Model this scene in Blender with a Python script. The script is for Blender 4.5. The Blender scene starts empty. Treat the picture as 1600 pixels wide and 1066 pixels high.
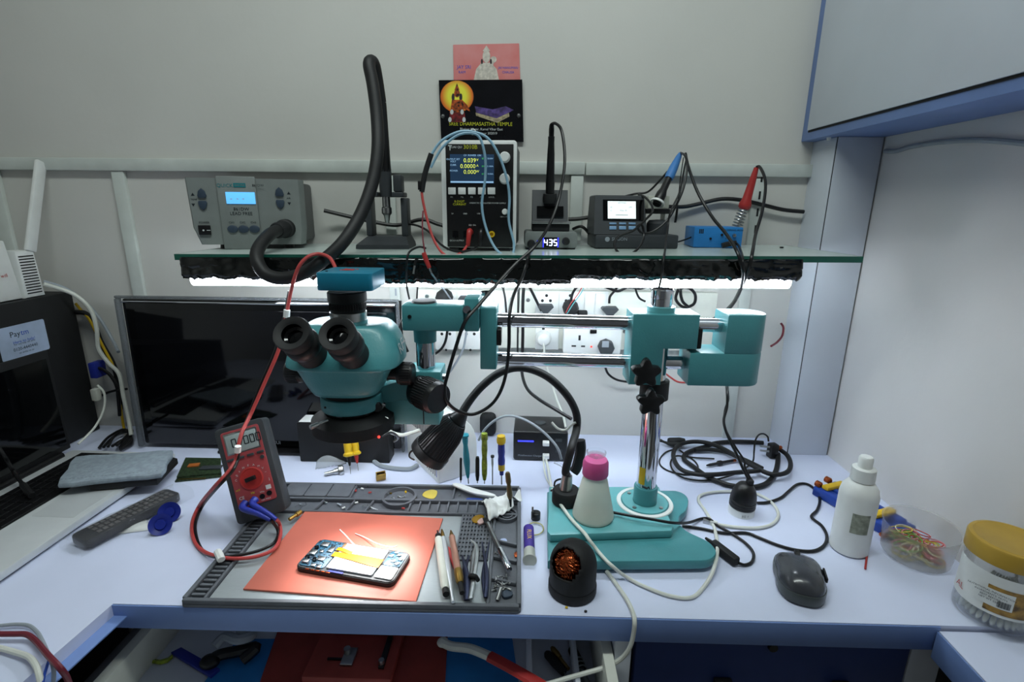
import bpy, bmesh, math, random
from mathutils import Vector, Matrix, noise
random.seed(7)
scn = bpy.context.scene
COL = scn.collection
DZ = 0.75                                   # height of the desk top above the floor

# ------------------------------------------------------------------ camera
F_PX, PITCH, YAW, ROLL = 799.0, .2564, -.0212, .0100
CAM = Vector((.0323, -1.1139, .5169 + DZ))
_cp, _sp, _cy, _sy = math.cos(PITCH), math.sin(PITCH), math.cos(YAW), math.sin(YAW)
FWD = Vector((_sy*_cp, _cy*_cp, -_sp))
_r = Vector((_cy, -_sy, 0)); _u = _r.cross(FWD)
RGT = math.cos(ROLL)*_r + math.sin(ROLL)*_u
UPV = -math.sin(ROLL)*_r + math.cos(ROLL)*_u
cd = bpy.data.cameras.new('camera'); cam = bpy.data.objects.new('camera', cd); COL.objects.link(cam)
cd.sensor_width = 36; cd.lens = 36*F_PX/1600; cd.clip_start = .02
cam.matrix_world = Matrix(((RGT.x, UPV.x, -FWD.x, CAM.x), (RGT.y, UPV.y, -FWD.y, CAM.y), (RGT.z, UPV.z, -FWD.z, CAM.z), (0, 0, 0, 1)))
scn.camera = cam
# ------------------------------------------------------------------ world, room light, exposure
wd = bpy.data.worlds.new('room_ambient'); scn.world = wd; wd.use_nodes = True
wb = wd.node_tree.nodes['Background']; wb.inputs[0].default_value = (.85, .93, 1, 1); wb.inputs[1].default_value = .07
vs = scn.view_settings; vs.view_transform = 'Standard'; vs.look = 'None'; vs.gamma = 1; vs.use_curve_mapping = False
vs.exposure = 0.0
def area(name, loc, target, sx, sy, power, col):
    ld = bpy.data.lights.new(name, 'AREA'); ld.shape = 'RECTANGLE'; ld.size = sx; ld.size_y = sy; ld.energy = power; ld.color = col
    o = bpy.data.objects.new(name, ld); COL.objects.link(o); o.location = loc
    o.rotation_euler = (Vector(target)-Vector(loc)).to_track_quat('-Z', 'Y').to_euler(); return o
area('ceiling_lamp', (-.05, -.75, 2.3), (-.05, -.73, 0), 1.1, .2, 12, (.9, 1, .965))

# ------------------------------------------------------------------ pixel -> point helpers (1600 x 1066 frame)
def ray(px, py): return FWD + RGT*((px-800)/F_PX) - UPV*((py-533)/F_PX)
def w(px, py, Y): q = ray(px, py); return CAM + q*((Y-CAM.y)/q.y)
def d(px, py, h=0): q = ray(px, py); return CAM + q*((DZ+h-CAM.z)/q.z)
def xp(px, py, X): q = ray(px, py); return CAM + q*((X-CAM.x)/q.x)
def lp(M, px, py, yl=0):                    # pixel on the local plane y = yl of frame M -> local point
    I = M.inverted(); o = I @ CAM; v = I.to_3x3() @ ray(px, py)
    return o + v*((yl-o.y)/v.y)
def lpz(M, px, py, zl=0):
    I = M.inverted(); o = I @ CAM; v = I.to_3x3() @ ray(px, py)
    return o + v*((zl-o.z)/v.z)
def fr(loc, rz=0, rx=0, ry=0):
    return Matrix.Translation(Vector(loc)) @ Matrix.Rotation(math.radians(rz), 4, 'Z') @ Matrix.Rotation(math.radians(ry), 4, 'Y') @ Matrix.Rotation(math.radians(rx), 4, 'X')
def axes(o, x, y, z):
    return Matrix(((x[0], y[0], z[0], o[0]), (x[1], y[1], z[1], o[1]), (x[2], y[2], z[2], o[2]), (0, 0, 0, 1)))
def along(p0, p1, up=(0, 0, 1)):            # frame at p0, local z towards p1
    z = (Vector(p1)-Vector(p0)).normalized(); u_ = Vector(up)
    if abs(z.dot(u_)) > .98: u_ = Vector((0, 1, 0))
    x = u_.cross(z).normalized(); y = z.cross(x)
    return axes(p0, x, y, z)
def sz(x): return DZ + .4405 + .0082*x      # top of the glass shelf

# ------------------------------------------------------------------ materials
def lin(c):
    return tuple((v/255/12.92 if v/255 <= .04045 else ((v/255+.055)/1.055)**2.4) for v in c)
MATS = {}
def mat(name, col, rough=.5, metal=0, var=.06, scale=30, bump=0, bscale=120, emit=None, estr=0, trans=0, alpha=1, coat=0, ior=1.45, col2=None, aniso=None):
    m = bpy.data.materials.new(name); m.use_nodes = True; nt = m.node_tree; b = nt.nodes['Principled BSDF']
    c = lin(col)
    tc = nt.nodes.new('ShaderNodeTexCoord'); nz = nt.nodes.new('ShaderNodeTexNoise'); nz.inputs['Scale'].default_value = scale; nz.inputs['Detail'].default_value = 4
    if aniso:
        mp = nt.nodes.new('ShaderNodeMapping'); mp.inputs['Scale'].default_value = aniso
        nt.links.new(tc.outputs['Object'], mp.inputs[0]); nt.links.new(mp.outputs[0], nz.inputs['Vector'])
    else: nt.links.new(tc.outputs['Object'], nz.inputs['Vector'])
    rp = nt.nodes.new('ShaderNodeValToRGB'); rp.color_ramp.elements[0].position = .35; rp.color_ramp.elements[1].position = .68
    c2 = lin(col2) if col2 else tuple(max(0, x*(1-var*2)) for x in c)
    rp.color_ramp.elements[0].color = (*c2, 1); rp.color_ramp.elements[1].color = (*tuple(min(1, x*(1+var*.4)) for x in c), 1)
    nt.links.new(nz.outputs['Fac'], rp.inputs[0]); nt.links.new(rp.outputs[0], b.inputs['Base Color'])
    b.inputs['Roughness'].default_value = rough; b.inputs['Metallic'].default_value = metal
    b.inputs['Transmission Weight'].default_value = trans; b.inputs['IOR'].default_value = ior
    b.inputs['Coat Weight'].default_value = coat
    if alpha < 1: b.inputs['Alpha'].default_value = alpha
    if emit: b.inputs['Emission Color'].default_value = (*lin(emit), 1); b.inputs['Emission Strength'].default_value = estr
    if bump:
        n2 = nt.nodes.new('ShaderNodeTexNoise'); n2.inputs['Scale'].default_value = bscale; n2.inputs['Detail'].default_value = 3
        bp = nt.nodes.new('ShaderNodeBump'); bp.inputs['Strength'].default_value = bump; bp.inputs['Distance'].default_value = .002
        nt.links.new(tc.outputs['Object'], n2.inputs['Vector']); nt.links.new(n2.outputs['Fac'], bp.inputs['Height']); nt.links.new(bp.outputs[0], b.inputs['Normal'])
    MATS[name] = m; return m
WALL = mat('painted_wall', (206, 205, 200), .75, var=.03, scale=3, bump=.15, bscale=60)
WALLR = mat('painted_side_wall', (218, 216, 216), .75, var=.04, scale=3, bump=.15, bscale=60)
TRIM = mat('painted_batten', (202, 208, 203), .55, var=.05, scale=20)
LAM = mat('white_laminate', (212, 219, 243), .28, var=.03, scale=6)
LAMD = mat('grey_white_laminate', (206, 212, 222), .35, var=.03, scale=6)
BLUE = mat('blue_laminate', (114, 140, 194), .45, var=.06, scale=8)
BLUED = mat('deep_blue_laminate', (42, 62, 118), .45, var=.06, scale=8)
FLOOR = mat('floor_tile', (120, 116, 112), .5)
CEIL = mat('ceiling_paint', (210, 212, 212), .8)
GLASS = mat('frosted_glass', (196, 208, 204), .22, var=.03, scale=10)
GEDGE = mat('green_glass_edge', (28, 92, 78), .15, var=.1)
FILM = mat('black_plastic_film', (12, 15, 14), .1, var=.2, bump=.2, bscale=90, coat=.5)
TUBE = mat('lit_tube', (255, 255, 255), .5, emit=(236, 246, 255), estr=27)
WPLAST = mat('white_plastic', (226, 228, 226), .4, var=.03)
IVORY = mat('ivory_plastic', (216, 218, 208), .4, var=.04)
TEAL = mat('teal_paint', (74, 146, 152), .38, var=.04, scale=20, bump=.12, bscale=400, coat=.1)
TEALL = mat('pale_teal_paint', (100, 172, 177), .35, var=.05, scale=20, coat=.1)
CAMB = mat('blue_teal_anodised', (18, 122, 152), .4, metal=.1, var=.05)
CHROME = mat('chrome', (214, 216, 222), .07, metal=1, var=.02)
STEEL = mat('steel', (176, 178, 178), .28, metal=1, var=.08)
BRASS = mat('brass', (160, 128, 66), .35, metal=1, var=.15)
COPPER = mat('copper', (190, 98, 58), .3, metal=1, var=.25, scale=300)
BLK = mat('black_plastic', (19, 19, 21), .38, var=.15)
BLKM = mat('matt_black', (24, 25, 27), .65, var=.12)
BLKG = mat('gloss_black', (7, 8, 10), .08, var=.1)
RUB = mat('black_rubber', (22, 23, 25), .55, var=.1, bump=.1)
DGREY = mat('dark_grey_plastic', (56, 60, 64), .5, var=.08)
SIL = mat('grey_silicone', (96, 100, 107), .62, var=.06, scale=60, bump=.15, bscale=300)
PLATE = mat('brushed_plate', (166, 173, 177), .38, metal=.25, var=.04, scale=60, aniso=(2, 60, 10))
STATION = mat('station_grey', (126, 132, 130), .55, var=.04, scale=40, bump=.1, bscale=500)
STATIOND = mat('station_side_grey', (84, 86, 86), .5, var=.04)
BTN = mat('blue_grey_button', (52, 66, 82), .5)
LCDB = mat('blue_lcd', (90, 170, 235), .3, emit=(95, 178, 240), estr=1.0)
LCDW = mat('white_lcd', (225, 235, 235), .3, emit=(225, 238, 238), estr=.85)
LCDN = mat('navy_lcd', (30, 48, 70), .2, emit=(34, 56, 80), estr=.6)
LEDB = mat('blue_led_glow', (60, 70, 255), .3, emit=(55, 60, 255), estr=1.6)
LEDW = mat('pale_led_glow', (225, 230, 255), .3, emit=(220, 226, 255), estr=2.2)
LEDY = mat('yellow_digit_glow', (215, 225, 90), .3, emit=(215, 225, 90), estr=.9)
LEDG = mat('green_label_glow', (70, 200, 90), .3, emit=(70, 190, 90), estr=.6)
LEDC = mat('pale_blue_label_glow', (150, 190, 225), .3, emit=(150, 190, 225), estr=.6)
LEDR = mat('red_led_glow', (255, 70, 60), .3, emit=(255, 60, 50), estr=2)
RINGL = mat('lit_ring', (255, 255, 255), .4, emit=(255, 255, 255), estr=10)
INK = mat('dark_ink', (24, 34, 40), .6)
INKW = mat('white_ink', (205, 210, 210), .6)
INKY = mat('yellow_ink', (196, 198, 40), .6)
INKB = mat('blue_ink', (46, 84, 190), .6)
INKT = mat('teal_ink', (28, 120, 128), .6)
RED = mat('red_plastic', (176, 50, 48), .42, var=.06)
REDM = mat('red_meter_plastic', (158, 66, 70), .5, var=.05)
REDW = mat('red_wire', (190, 72, 70), .45)
MAROON = mat('maroon_wire', (112, 34, 48), .4)
ORANGE = mat('salmon_mat', (206, 112, 94), .55, var=.05, scale=14)
PALEB = mat('pale_blue_wire', (140, 178, 200), .4)
WWIRE = mat('white_wire', (214, 216, 208), .45, var=.04)
GWIRE = mat('grey_wire', (150, 158, 166), .5)
YEL = mat('yellow_plastic', (214, 176, 30), .45)
LIME = mat('lime_plastic', (156, 176, 50), .4, var=.3, scale=140)
PURP = mat('purple_plastic', (64, 44, 140), .45)
NAVY = mat('navy_blue_plastic', (38, 52, 150), .4)
BBLUE = mat('bright_blue_paint', (40, 128, 200), .45, var=.05)
BLUEC = mat('royal_blue_plastic', (36, 70, 160), .42)
PINK = mat('pink_cap', (206, 84, 146), .4)
GOLDL = mat('gold_plastic_lid', (178, 144, 56), .38, var=.06)
AMBER = mat('amber_plastic', (150, 112, 14), .25)
PAPER = mat('white_paper', (226, 228, 226), .7, var=.03, bump=.2, bscale=80)
CLEAR = mat('clear_plastic', (235, 240, 240), .12, trans=1, alpha=.35, ior=1.15, var=.01)
MILKY = mat('milky_plastic', (222, 224, 214), .4, trans=.45, var=.03, ior=1.2)
BAGP = mat('thin_clear_bag', (225, 230, 236), .15, trans=.6, alpha=.62, ior=1.08, var=.03, bump=.8, bscale=60)
BAGD = mat('thin_clear_wrap', (210, 214, 220), .12, trans=.8, alpha=.2, ior=1.3, var=.03, bump=.9, bscale=70)
SKIN_P = mat('felt_grey_cover', (146, 158, 168), .7, var=.1, scale=120, bump=.25, bscale=200)
SILV = mat('silver_laptop', (206, 210, 212), .42, metal=.25, var=.02)
PCB = mat('phone_board_blue', (52, 110, 140), .4, var=.5, scale=420)
PCBG = mat('green_board', (52, 70, 46), .5, var=.4, scale=200)

# ------------------------------------------------------------------ mesh builder
def catmull(pts, sub=6, closed=False):
    P = [Vector(p) for p in pts]; n = len(P)
    if n < 3: return P
    out = []
    rng = range(n) if closed else range(n-1)
    for i in rng:
        if closed: p0, p1, p2, p3 = P[(i-1) % n], P[i], P[(i+1) % n], P[(i+2) % n]
        else: p0, p1, p2, p3 = P[max(i-1, 0)], P[i], P[i+1], P[min(i+2, n-1)]
        for k in range(sub):
            t = k/sub; t2 = t*t; t3 = t2*t
            out.append(.5*((2*p1)+(p2-p0)*t+(2*p0-5*p1+4*p2-p3)*t2+(3*p1-p0-3*p2+p3)*t3))
    if not closed: out.append(P[-1])
    return out
TXT = {}
def text_geo(s, align='CENTER'):
    k = (s, align)
    if k not in TXT:
        c = bpy.data.curves.new('t', 'FONT'); c.body = s; c.size = 1; c.align_x = align; c.align_y = 'CENTER'; c.resolution_u = 2
        o = bpy.data.objects.new('t', c); m = o.to_mesh()
        TXT[k] = ([v.co.copy() for v in m.vertices], [tuple(p.vertices) for p in m.polygons])
        o.to_mesh_clear(); bpy.data.objects.remove(o); bpy.data.curves.remove(c)
    return TXT[k]
class MB:
    def __init__(s, M=None): s.bm = bmesh.new(); s.M = M.copy() if M else Matrix()
    def add(s, verts, faces, M=None):
        T = s.M @ M if M else s.M
        vs_ = [s.bm.verts.new(T @ Vector(v)) for v in verts]
        for f in faces:
            try: s.bm.faces.new([vs_[i] for i in f])
            except ValueError: pass
        return s
    def tmp(s, b, M=None):
        b.verts.index_update(); s.add([v.co.copy() for v in b.verts], [[v.index for v in f.verts] for f in b.faces], M); b.free(); return s
    def box(s, c, size, bev=0, M=None, seg=2):
        b = bmesh.new(); bmesh.ops.create_cube(b, size=1)
        for v in b.verts: v.co = Vector((v.co.x*size[0]+c[0], v.co.y*size[1]+c[1], v.co.z*size[2]+c[2]))
        if bev: bmesh.ops.bevel(b, geom=b.edges[:], offset=min(bev, .49*min(abs(q) for q in size)), segments=seg, affect='EDGES', profile=.5)
        return s.tmp(b, M)
    def bx(s, x0, x1, y0, y1, z0, z1, bev=0, M=None, seg=2):
        return s.box(((x0+x1)/2, (y0+y1)/2, (z0+z1)/2), (abs(x1-x0), abs(y1-y0), abs(z1-z0)), bev, M, seg)
    def cyl(s, p0, p1, r0, r1=None, n=20, cap=True, M=None):
        r1 = r0 if r1 is None else r1; A = along(p0, p1); L = (Vector(p1)-Vector(p0)).length
        return s.lathe([(r0, 0), (r1, L)], n, A if M is None else M @ A, cap)
    def lathe(s, prof, n=24, M=None, cap=True, arc=None):
        V = []; Fc = []; m = len(prof)
        for i in range(n):
            a = 2*math.pi*i/n
            for r, z in prof: V.append((r*math.cos(a), r*math.sin(a), z))
        for i in range(n):
            j = (i+1) % n
            for k in range(m-1): Fc.append((i*m+k, j*m+k, j*m+k+1, i*m+k+1))
        if cap:
            if prof[0][0] > 1e-6: Fc.append([i*m for i in range(n)][::-1])
            if prof[-1][0] > 1e-6: Fc.append([i*m+m-1 for i in range(n)])
        return s.add(V, Fc, M)
    def tube(s, pts, r, n=8, closed=False, sub=6, cap=True, flat=1.0):
        P = catmull(pts, sub, closed) if sub else [Vector(p) for p in pts]; N = len(P); V = []; Fc = []
        nrm = None
        for i, p in enumerate(P):
            t = (P[(i+1) % N]-P[i-1]) if closed else (P[min(i+1, N-1)]-P[max(i-1, 0)])
            if t.length < 1e-9: t = Vector((0, 0, 1))
            t.normalize()
            if nrm is None: nrm = t.cross(Vector((0, 0, 1)) if abs(t.z) < .9 else Vector((0, 1, 0))).normalized()
            nrm = (nrm - t*nrm.dot(t)).normalized(); b = t.cross(nrm)
            rr = r(i/(N-1)) if callable(r) else r
            for k in range(n):
                a = 2*math.pi*k/n; V.append(p + nrm*rr*math.cos(a) + b*rr*flat*math.sin(a))
        for i in range(N if closed else N-1):
            for k in range(n):
                Fc.append((i*n+k, i*n+(k+1) % n, ((i+1) % N)*n+(k+1) % n, ((i+1) % N)*n+k))
        if cap and not closed: Fc.append(list(range(n))[::-1]); Fc.append([(N-1)*n+k for k in range(n)])
        return s.add(V, Fc)
    def prism(s, outline, z0, z1, bev=0, M=None, seg=2):
        b = bmesh.new(); n = len(outline)
        lo = [b.verts.new((x, y, z0)) for x, y in outline]; hi = [b.verts.new((x, y, z1)) for x, y in outline]
        b.faces.new(lo[::-1]); top = b.faces.new(hi)
        for i in range(n): b.faces.new((lo[i], lo[(i+1) % n], hi[(i+1) % n], hi[i]))
        bmesh.ops.recalc_face_normals(b, faces=b.faces[:])
        if bev: bmesh.ops.bevel(b, geom=[e for e in b.edges if abs(e.verts[0].co.z-e.verts[1].co.z) < 1e-7], offset=bev, segments=seg, affect='EDGES', profile=.5)
        return s.tmp(b, M)
    def loft(s, rings, cap=True, M=None):
        n = len(rings[0]); V = [v for r in rings for v in r]; Fc = []
        for i in range(len(rings)-1):
            for k in range(n): Fc.append((i*n+k, i*n+(k+1) % n, (i+1)*n+(k+1) % n, (i+1)*n+k))
        if cap: Fc.append(list(range(n))[::-1]); Fc.append([(len(rings)-1)*n+k for k in range(n)])
        return s.add(V, Fc, M)
    def sph(s, c, r, sc=(1, 1, 1), n=16, M=None):
        b = bmesh.new(); bmesh.ops.create_uvsphere(b, u_segments=n, v_segments=max(6, n//2), radius=1)
        for v in b.verts: v.co = Vector((v.co.x*r*sc[0]+c[0], v.co.y*r*sc[1]+c[1], v.co.z*r*sc[2]+c[2]))
        return s.tmp(b, M)
    def text(s, st, M, size, align='CENTER', sx=1):       # lies in local xy of M
        v, f = text_geo(st, align)
        return s.add([(p.x*size*sx, p.y*size, 0) for p in v], f, M)
    def ftext(s, st, x, z, y, size, align='CENTER', sx=1):  # on a front face (local xz, looking along +y)
        return s.text(st, axes((x, y, z), (1, 0, 0), (0, 0, 1), (0, -1, 0)), size, align, sx)
    def torus(s, c, R, r, M=None, n=28, m=8, sc=(1, 1)):
        return s.tubeM([(c[0]+R*sc[0]*math.cos(2*math.pi*i/n), c[1]+R*sc[1]*math.sin(2*math.pi*i/n), c[2]) for i in range(n)], r, m, M)
    def tubeM(s, pts, r, m, M=None):
        old = s.M; s.M = old @ M if M else old; s.tube(pts, r, m, True, 0); s.M = old; return s
    def grid(s, fn, nu, nv, M=None):
        V = [fn(i/nu, j/nv) for j in range(nv+1) for i in range(nu+1)]
        Fc = [(j*(nu+1)+i, j*(nu+1)+i+1, (j+1)*(nu+1)+i+1, (j+1)*(nu+1)+i) for j in range(nv) for i in range(nu)]
        return s.add(V, Fc, M)
    def done(s, name, m, parent=None, label=None, ang=35, fix=True, shell=0, keep=False):
        if fix: bmesh.ops.recalc_face_normals(s.bm, faces=s.bm.faces[:])
        me = bpy.data.meshes.new(name); s.bm.to_mesh(me); s.bm.free()
        for p in me.polygons: p.use_smooth = True
        me.set_sharp_from_angle(angle=math.radians(ang))
        ms = m if isinstance(m, (list, tuple)) else [m]
        for q in ms: me.materials.append(q)
        o = bpy.data.objects.new(name, me); COL.objects.link(o)
        if parent is not None:
            W = WM[parent.name]; me.transform(W.inverted()); o.parent = parent; WM[o.name] = W
        else:
            xs = [v.co for v in me.vertices]
            c = Vector(((min(v.x for v in xs)+max(v.x for v in xs))/2, (min(v.y for v in xs)+max(v.y for v in xs))/2, min(v.z for v in xs)))
            me.transform(Matrix.Translation(-c)); o.location = c; WM[o.name] = Matrix.Translation(c)
        if label: o['label'] = label
        if shell:
            sm = o.modifiers.new('thickness', 'SOLIDIFY'); sm.thickness = shell; sm.offset = 0
        return o
WM = {}
def parts(mb, name, m, parent, label=None, ang=35):         # every loose piece of mb becomes a part of its own
    bm = mb.bm; bm.verts.ensure_lookup_table(); seen = set(); out = []
    for v0 in bm.verts:
        if v0 in seen: continue
        st = [v0]; isl = []; seen.add(v0)
        while st:
            v = st.pop(); isl.append(v)
            for e in v.link_edges:
                o = e.other_vert(v)
                if o not in seen: seen.add(o); st.append(o)
        ix = {v: i for i, v in enumerate(isl)}; fs = {f for v in isl for f in v.link_faces}
        q = MB(); q.add([v.co.copy() for v in isl], [[ix[v] for v in f.verts] for f in fs])
        out.append(q.done(name, m, parent, label, ang))
    bm.free(); return out
def thing(name, label, cat, M=None, group=None):
    o = bpy.data.objects.new(name, None); COL.objects.link(o); o.empty_display_size = .02
    M = M if isinstance(M, Matrix) else (Matrix.Translation(Vector(M)) if M is not None else Matrix())
    o.matrix_world = M; WM[o.name] = M.copy()
    return tag(o, label, cat, group)
def tag(o, label, cat, group=None, kind=None):
    o['label'] = label; o['category'] = cat
    if group: o['group'] = group
    if kind: o['kind'] = kind
    return o
def struct(o, label=None, cat=None):
    o['kind'] = 'structure'
    if label: o['label'] = label
    if cat: o['category'] = cat
    return o
def copy_thing(root, M, label=None):
    c = root.copy(); COL.objects.link(c); c.matrix_world = M; WM[c.name] = M.copy()
    if label: c['label'] = label
    for ch in root.children:
        k = ch.copy(); COL.objects.link(k); k.parent = c
        for g in ch.children:
            q = g.copy(); COL.objects.link(q); q.parent = k
    return c
def cable(name, label, pts, r, m, cat='cable', group=None, n=8, sub=6):
    return tag(MB().tube(pts, r, n, sub=sub).done(name, m), label, cat, group)
def pb(mb, M, x0, y0, x1, y1, ya, yb, bev=0):               # box from a pixel rectangle on the local plane y = ya
    a = lp(M, x0, y0, ya); b = lp(M, x1, y1, ya)
    return mb.bx(min(a.x, b.x), max(a.x, b.x), min(ya, yb), max(ya, yb), min(a.z, b.z), max(a.z, b.z), bev)
def wb_(mb, x0, y0, x1, y1, Y, depth, bev=0): return pb(mb, Matrix(), x0, y0, x1, y1, Y, Y+depth, bev)
def rrect(x0, x1, y0, y1, r, n=5):
    out = []
    for cx, cy, a0 in ((x1-r, y0+r, -90), (x1-r, y1-r, 0), (x0+r, y1-r, 90), (x0+r, y0+r, 180)):
        for k in range(n+1):
            a = math.radians(a0+90*k/n); out.append((cx+r*math.cos(a), cy+r*math.sin(a)))
    return out

# ================================================================== THE ROOM
def slab(name, x0, x1, y0, y1, z0, z1, m, bev=0): return MB().bx(x0, x1, y0, y1, z0, z1, bev).done(name, m)
struct(slab('floor', -1.3, .82, -2.9, .1, -.05, 0, FLOOR))
struct(slab('wall_back', -1.3, .82, 0, .1, 0, 2.65, WALL))
struct(slab('wall_right', .7017, .82, -2.9, 0, 0, 2.65, WALLR))
struct(slab('wall_left', -1.4, -1.3, -2.9, .1, 0, 2.65, WALL))
struct(slab('ceiling', -1.4, .82, -2.9, .1, 2.65, 2.7, CEIL))
zr0, zr1 = DZ+.582, DZ+.607
xj = w(914, 260, 0).x
struct(slab('trim_1', -1.3, xj-.0008, -.013, 0, zr0, zr1, TRIM, .002))
struct(slab('trim_2', xj+.0008, .6139, -.012, 0, zr0-.001, zr1-.001, TRIM, .002))
def batten(n, x, wd=.03, z0=DZ):
    return struct(slab(n, x-wd/2, x+wd/2, -.010, 0, z0, zr0, TRIM, .002))
batten('trim_3', w(189, 275, 0).x, .027)
batten('trim_4', w(901, 290, 0).x, .026, DZ+.45)
batten('trim_5', w(-4, 290, 0).x, .03)
mb = MB().bx(.6142, .6982, -.0819, 0, DZ, DZ+.649); struct(mb.done('pillar', BLKM))
struct(slab('trim_6', .6128, .6141, -.0806, 0, DZ, DZ+.649, LAMD, .0004)); struct(slab('trim_7', .6146, .6982, -.0832, -.082, DZ, DZ+.649, LAMD, .0004))
# slotted shelf standards (metal uprights that carry the glass shelf)
for x, lab in ((w(1176, 350, 0).x, 'slotted white metal shelf standard on the wall beside the pillar'),
               (w(619, 480, 0).x, 'slotted white metal shelf standard on the wall behind the monitor edge')):
    t = thing('shelf_standard', lab, 'shelf bracket', (x, 0, DZ))
    mb = MB().bx(x-.011, x+.011, -.009, -.0001, DZ+.001, DZ+.578, .001); mb.done('upright', TRIM, t)
    mb = MB()
    for k in range(5 if x > 0 else 12): mb.bx(x+.001, x+.005, -.0096, -.0085, DZ+.435+k*.034 if x > 0 else DZ+.02+k*.034, DZ+.451+k*.034 if x > 0 else DZ+.036+k*.034)
    mb.done('slot_row', BLKM if x > 0 else GWIRE, t)
    zs = sz(x)-.0101
    MB().prism([(-.009, zs), (-.009, zs-.03), (-.2, zs-.008), (-.2, zs)], x-.004, x+.004, 0, axes((0, 0, 0), (0, 1, 0), (0, 0, 1), (1, 0, 0))).done('bracket_arm', TRIM, t)
# wall cupboard
t = thing('wall_cupboard', 'white door wall cupboard with blue frame at the top right', 'cupboard', (.66, -.4, DZ+.65))
MB().bx(.588, .7015, -.9, -.0005, DZ+.6495, DZ+1.4, .001).done('carcass', BLUE, t)
MB().bx(.5868, .5879, -.9, -.024, DZ+.6640, DZ+.6695).done('door_gap_shadow', BLKM, t)  # black strip painting in the shadow of the gap under the door
MB().bx(.5835, .5866, -.88, -.026, DZ+.6675, DZ+1.39, .001).done('door', LAMD, t)
MB().cyl((.604, -.07, DZ+.6495), (.604, -.07, DZ+.644), .004, .003).done('screw_cap', WPLAST, t)
cable('wall_cable', 'grey cable running along the right wall below the cupboard', [xp(1383, 236, .698), xp(1400, 236, .698), xp(1425, 229, .698), xp(1470, 222, .698), xp(1530, 219, .698), xp(1600, 224, .698), xp(1680, 232, .698), (.698, -.8, DZ+.60), (.698, -1.2, DZ+.595), (.698, -1.7, DZ+.6)], .004, GWIRE)

# ================================================================== DESK
t = thing('worktop', 'white L shaped laminate worktop with blue edge band', 'desk', (0, -.28, DZ-.035))
EX = -.508
out = [(-1.298, -.001), (.7015, -.001), (.7015, -.556), (EX, -.556), (EX-.06, -1.25), (-1.298, -1.25)]
MB().prism(out, DZ-.035, DZ, 0).done('top', LAM, t)
mb = MB()
mb.bx(EX-.001, .576, -.5585, -.5562, DZ-.0365, DZ-.0006, .0005)
A = along((EX, -.556, DZ-.018), (EX-.06, -1.25, DZ-.018))
mb.box((0, 0, .349), (.0355, .0024, .70), .0005, axes(A.translation, A.col[1].to_3d().cross(A.col[2].to_3d()), A.col[1].to_3d(), A.col[2].to_3d()))
mb.done('edge_band', BLUE, t)
# side return on the right
t = thing('side_worktop', 'white worktop return with blue edge at the lower right corner', 'desk', (.63, -.9, DZ-.04))
MB().prism([(.574, -.5592), (.7013, -.5592), (.7013, -1.2), (.55, -1.2)], DZ-.045, DZ-.006).done('top', LAM, t)
A = axes((.5735, -.5595, DZ-.0265), (1, 0, 0), Vector((-.0375, -1, 0)).normalized(), (0, 0, 1))
MB().box((-.0012, .32, 0), (.0022, .64, .040), .0004, A).done('edge_band', BLUE, t)
# supports under the top
struct(slab('wall_desk', -1.29, -1.0, -.5, -.02, 0, DZ-.0355, BLKM))
t = thing('under_desk_cabinet', 'blue fronted cabinet with lock under the right of the desk', 'cabinet', (.38, -.3, 0))
MB().bx(.162, .184, -.555, -.01, .001, DZ-.0358, .001).done('side_panel', LAMD, t)
MB().bx(.186, .70, -.53, -.01, .001, DZ-.0358, .001).done('carcass', BLKM, t)
f = MB().bx(.192, .556, -.546, -.5305, DZ-.2, DZ-.0385, .0015).done('drawer_front', BLUED, t)
c = w(1205, 1021, -.546)
MB().cyl((c.x, -.5462, DZ-.05), (c.x, -.550, DZ-.05), .0065, .006).done('lock', BLKG, f)
parts(MB().bx(.300, .325, -.566, -.5462, DZ-.118, DZ-.102, .003).bx(.46, .485, -.566, -.5462, DZ-.118, DZ-.102, .003), 'handle', BLK, f)
MB().bx(.558, .60, -.546, -.5305, .002, DZ-.0385, .001).done('front_stile', LAMD, t)
# open drawer full of tools
DRED = mat('brick_red_silicone', (150, 58, 50), .55, var=.08)
t = thing('open_drawer', 'white open drawer pulled out under the desk full of tools', 'drawer', (-.2, -.55, DZ-.16))
DB = -.150
lx = d(205, 1027, -.105).x
MB().bx(lx, .160, -.98, -.30, DZ+DB-.012, DZ+DB-.001).done('bottom', LAMD, t)
mb = MB().bx(lx-.016, lx, -.98, -.30, DZ+DB-.012, DZ-.098, .001).bx(.146, .160, -.98, -.30, DZ+DB-.0005, DZ-.06, .001); parts(mb, 'side_panel', IVORY, t)
MB().bx(lx+.001, .145, -.315, -.30, DZ+DB-.0005, DZ-.075, .001).done('back_panel', LAMD, t)
MB().bx(lx-.036, lx-.018, -.98, -.28, DZ-.125, DZ-.106, .002).done('slide_rail', STEEL, t)
x1, x2 = d(835, 1040, DB).x, d(905, 1040, DB).x
parts(MB().bx(.045, .053, -.97, -.316, DZ+DB-.0005, DZ-.11, .001).bx(.112, .119, -.97, -.316, DZ+DB-.0005, DZ-.11, .001), 'divider', LAMD, t)
def flat(name, corners, h, th, m, bev=0, off=0):
    P = [d(a, b, h) for a, b in corners]
    return MB().prism([(p.x, p.y) for p in P], DZ+h, DZ+h+th, bev).done(name, m)
tag(flat('blue_sheet', [(372, 1000), (640, 1000), (545, 1080), (310, 1080)], DB, .002, BBLUE), 'teal blue plastic sheet at left in the open drawer', 'mat')
tag(flat('blue_sheet', [(640, 998), (800, 998), (812, 1080), (640, 1080)], DB, .002, BBLUE), 'bright blue plastic sheet under the pliers in the drawer', 'mat')
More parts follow.
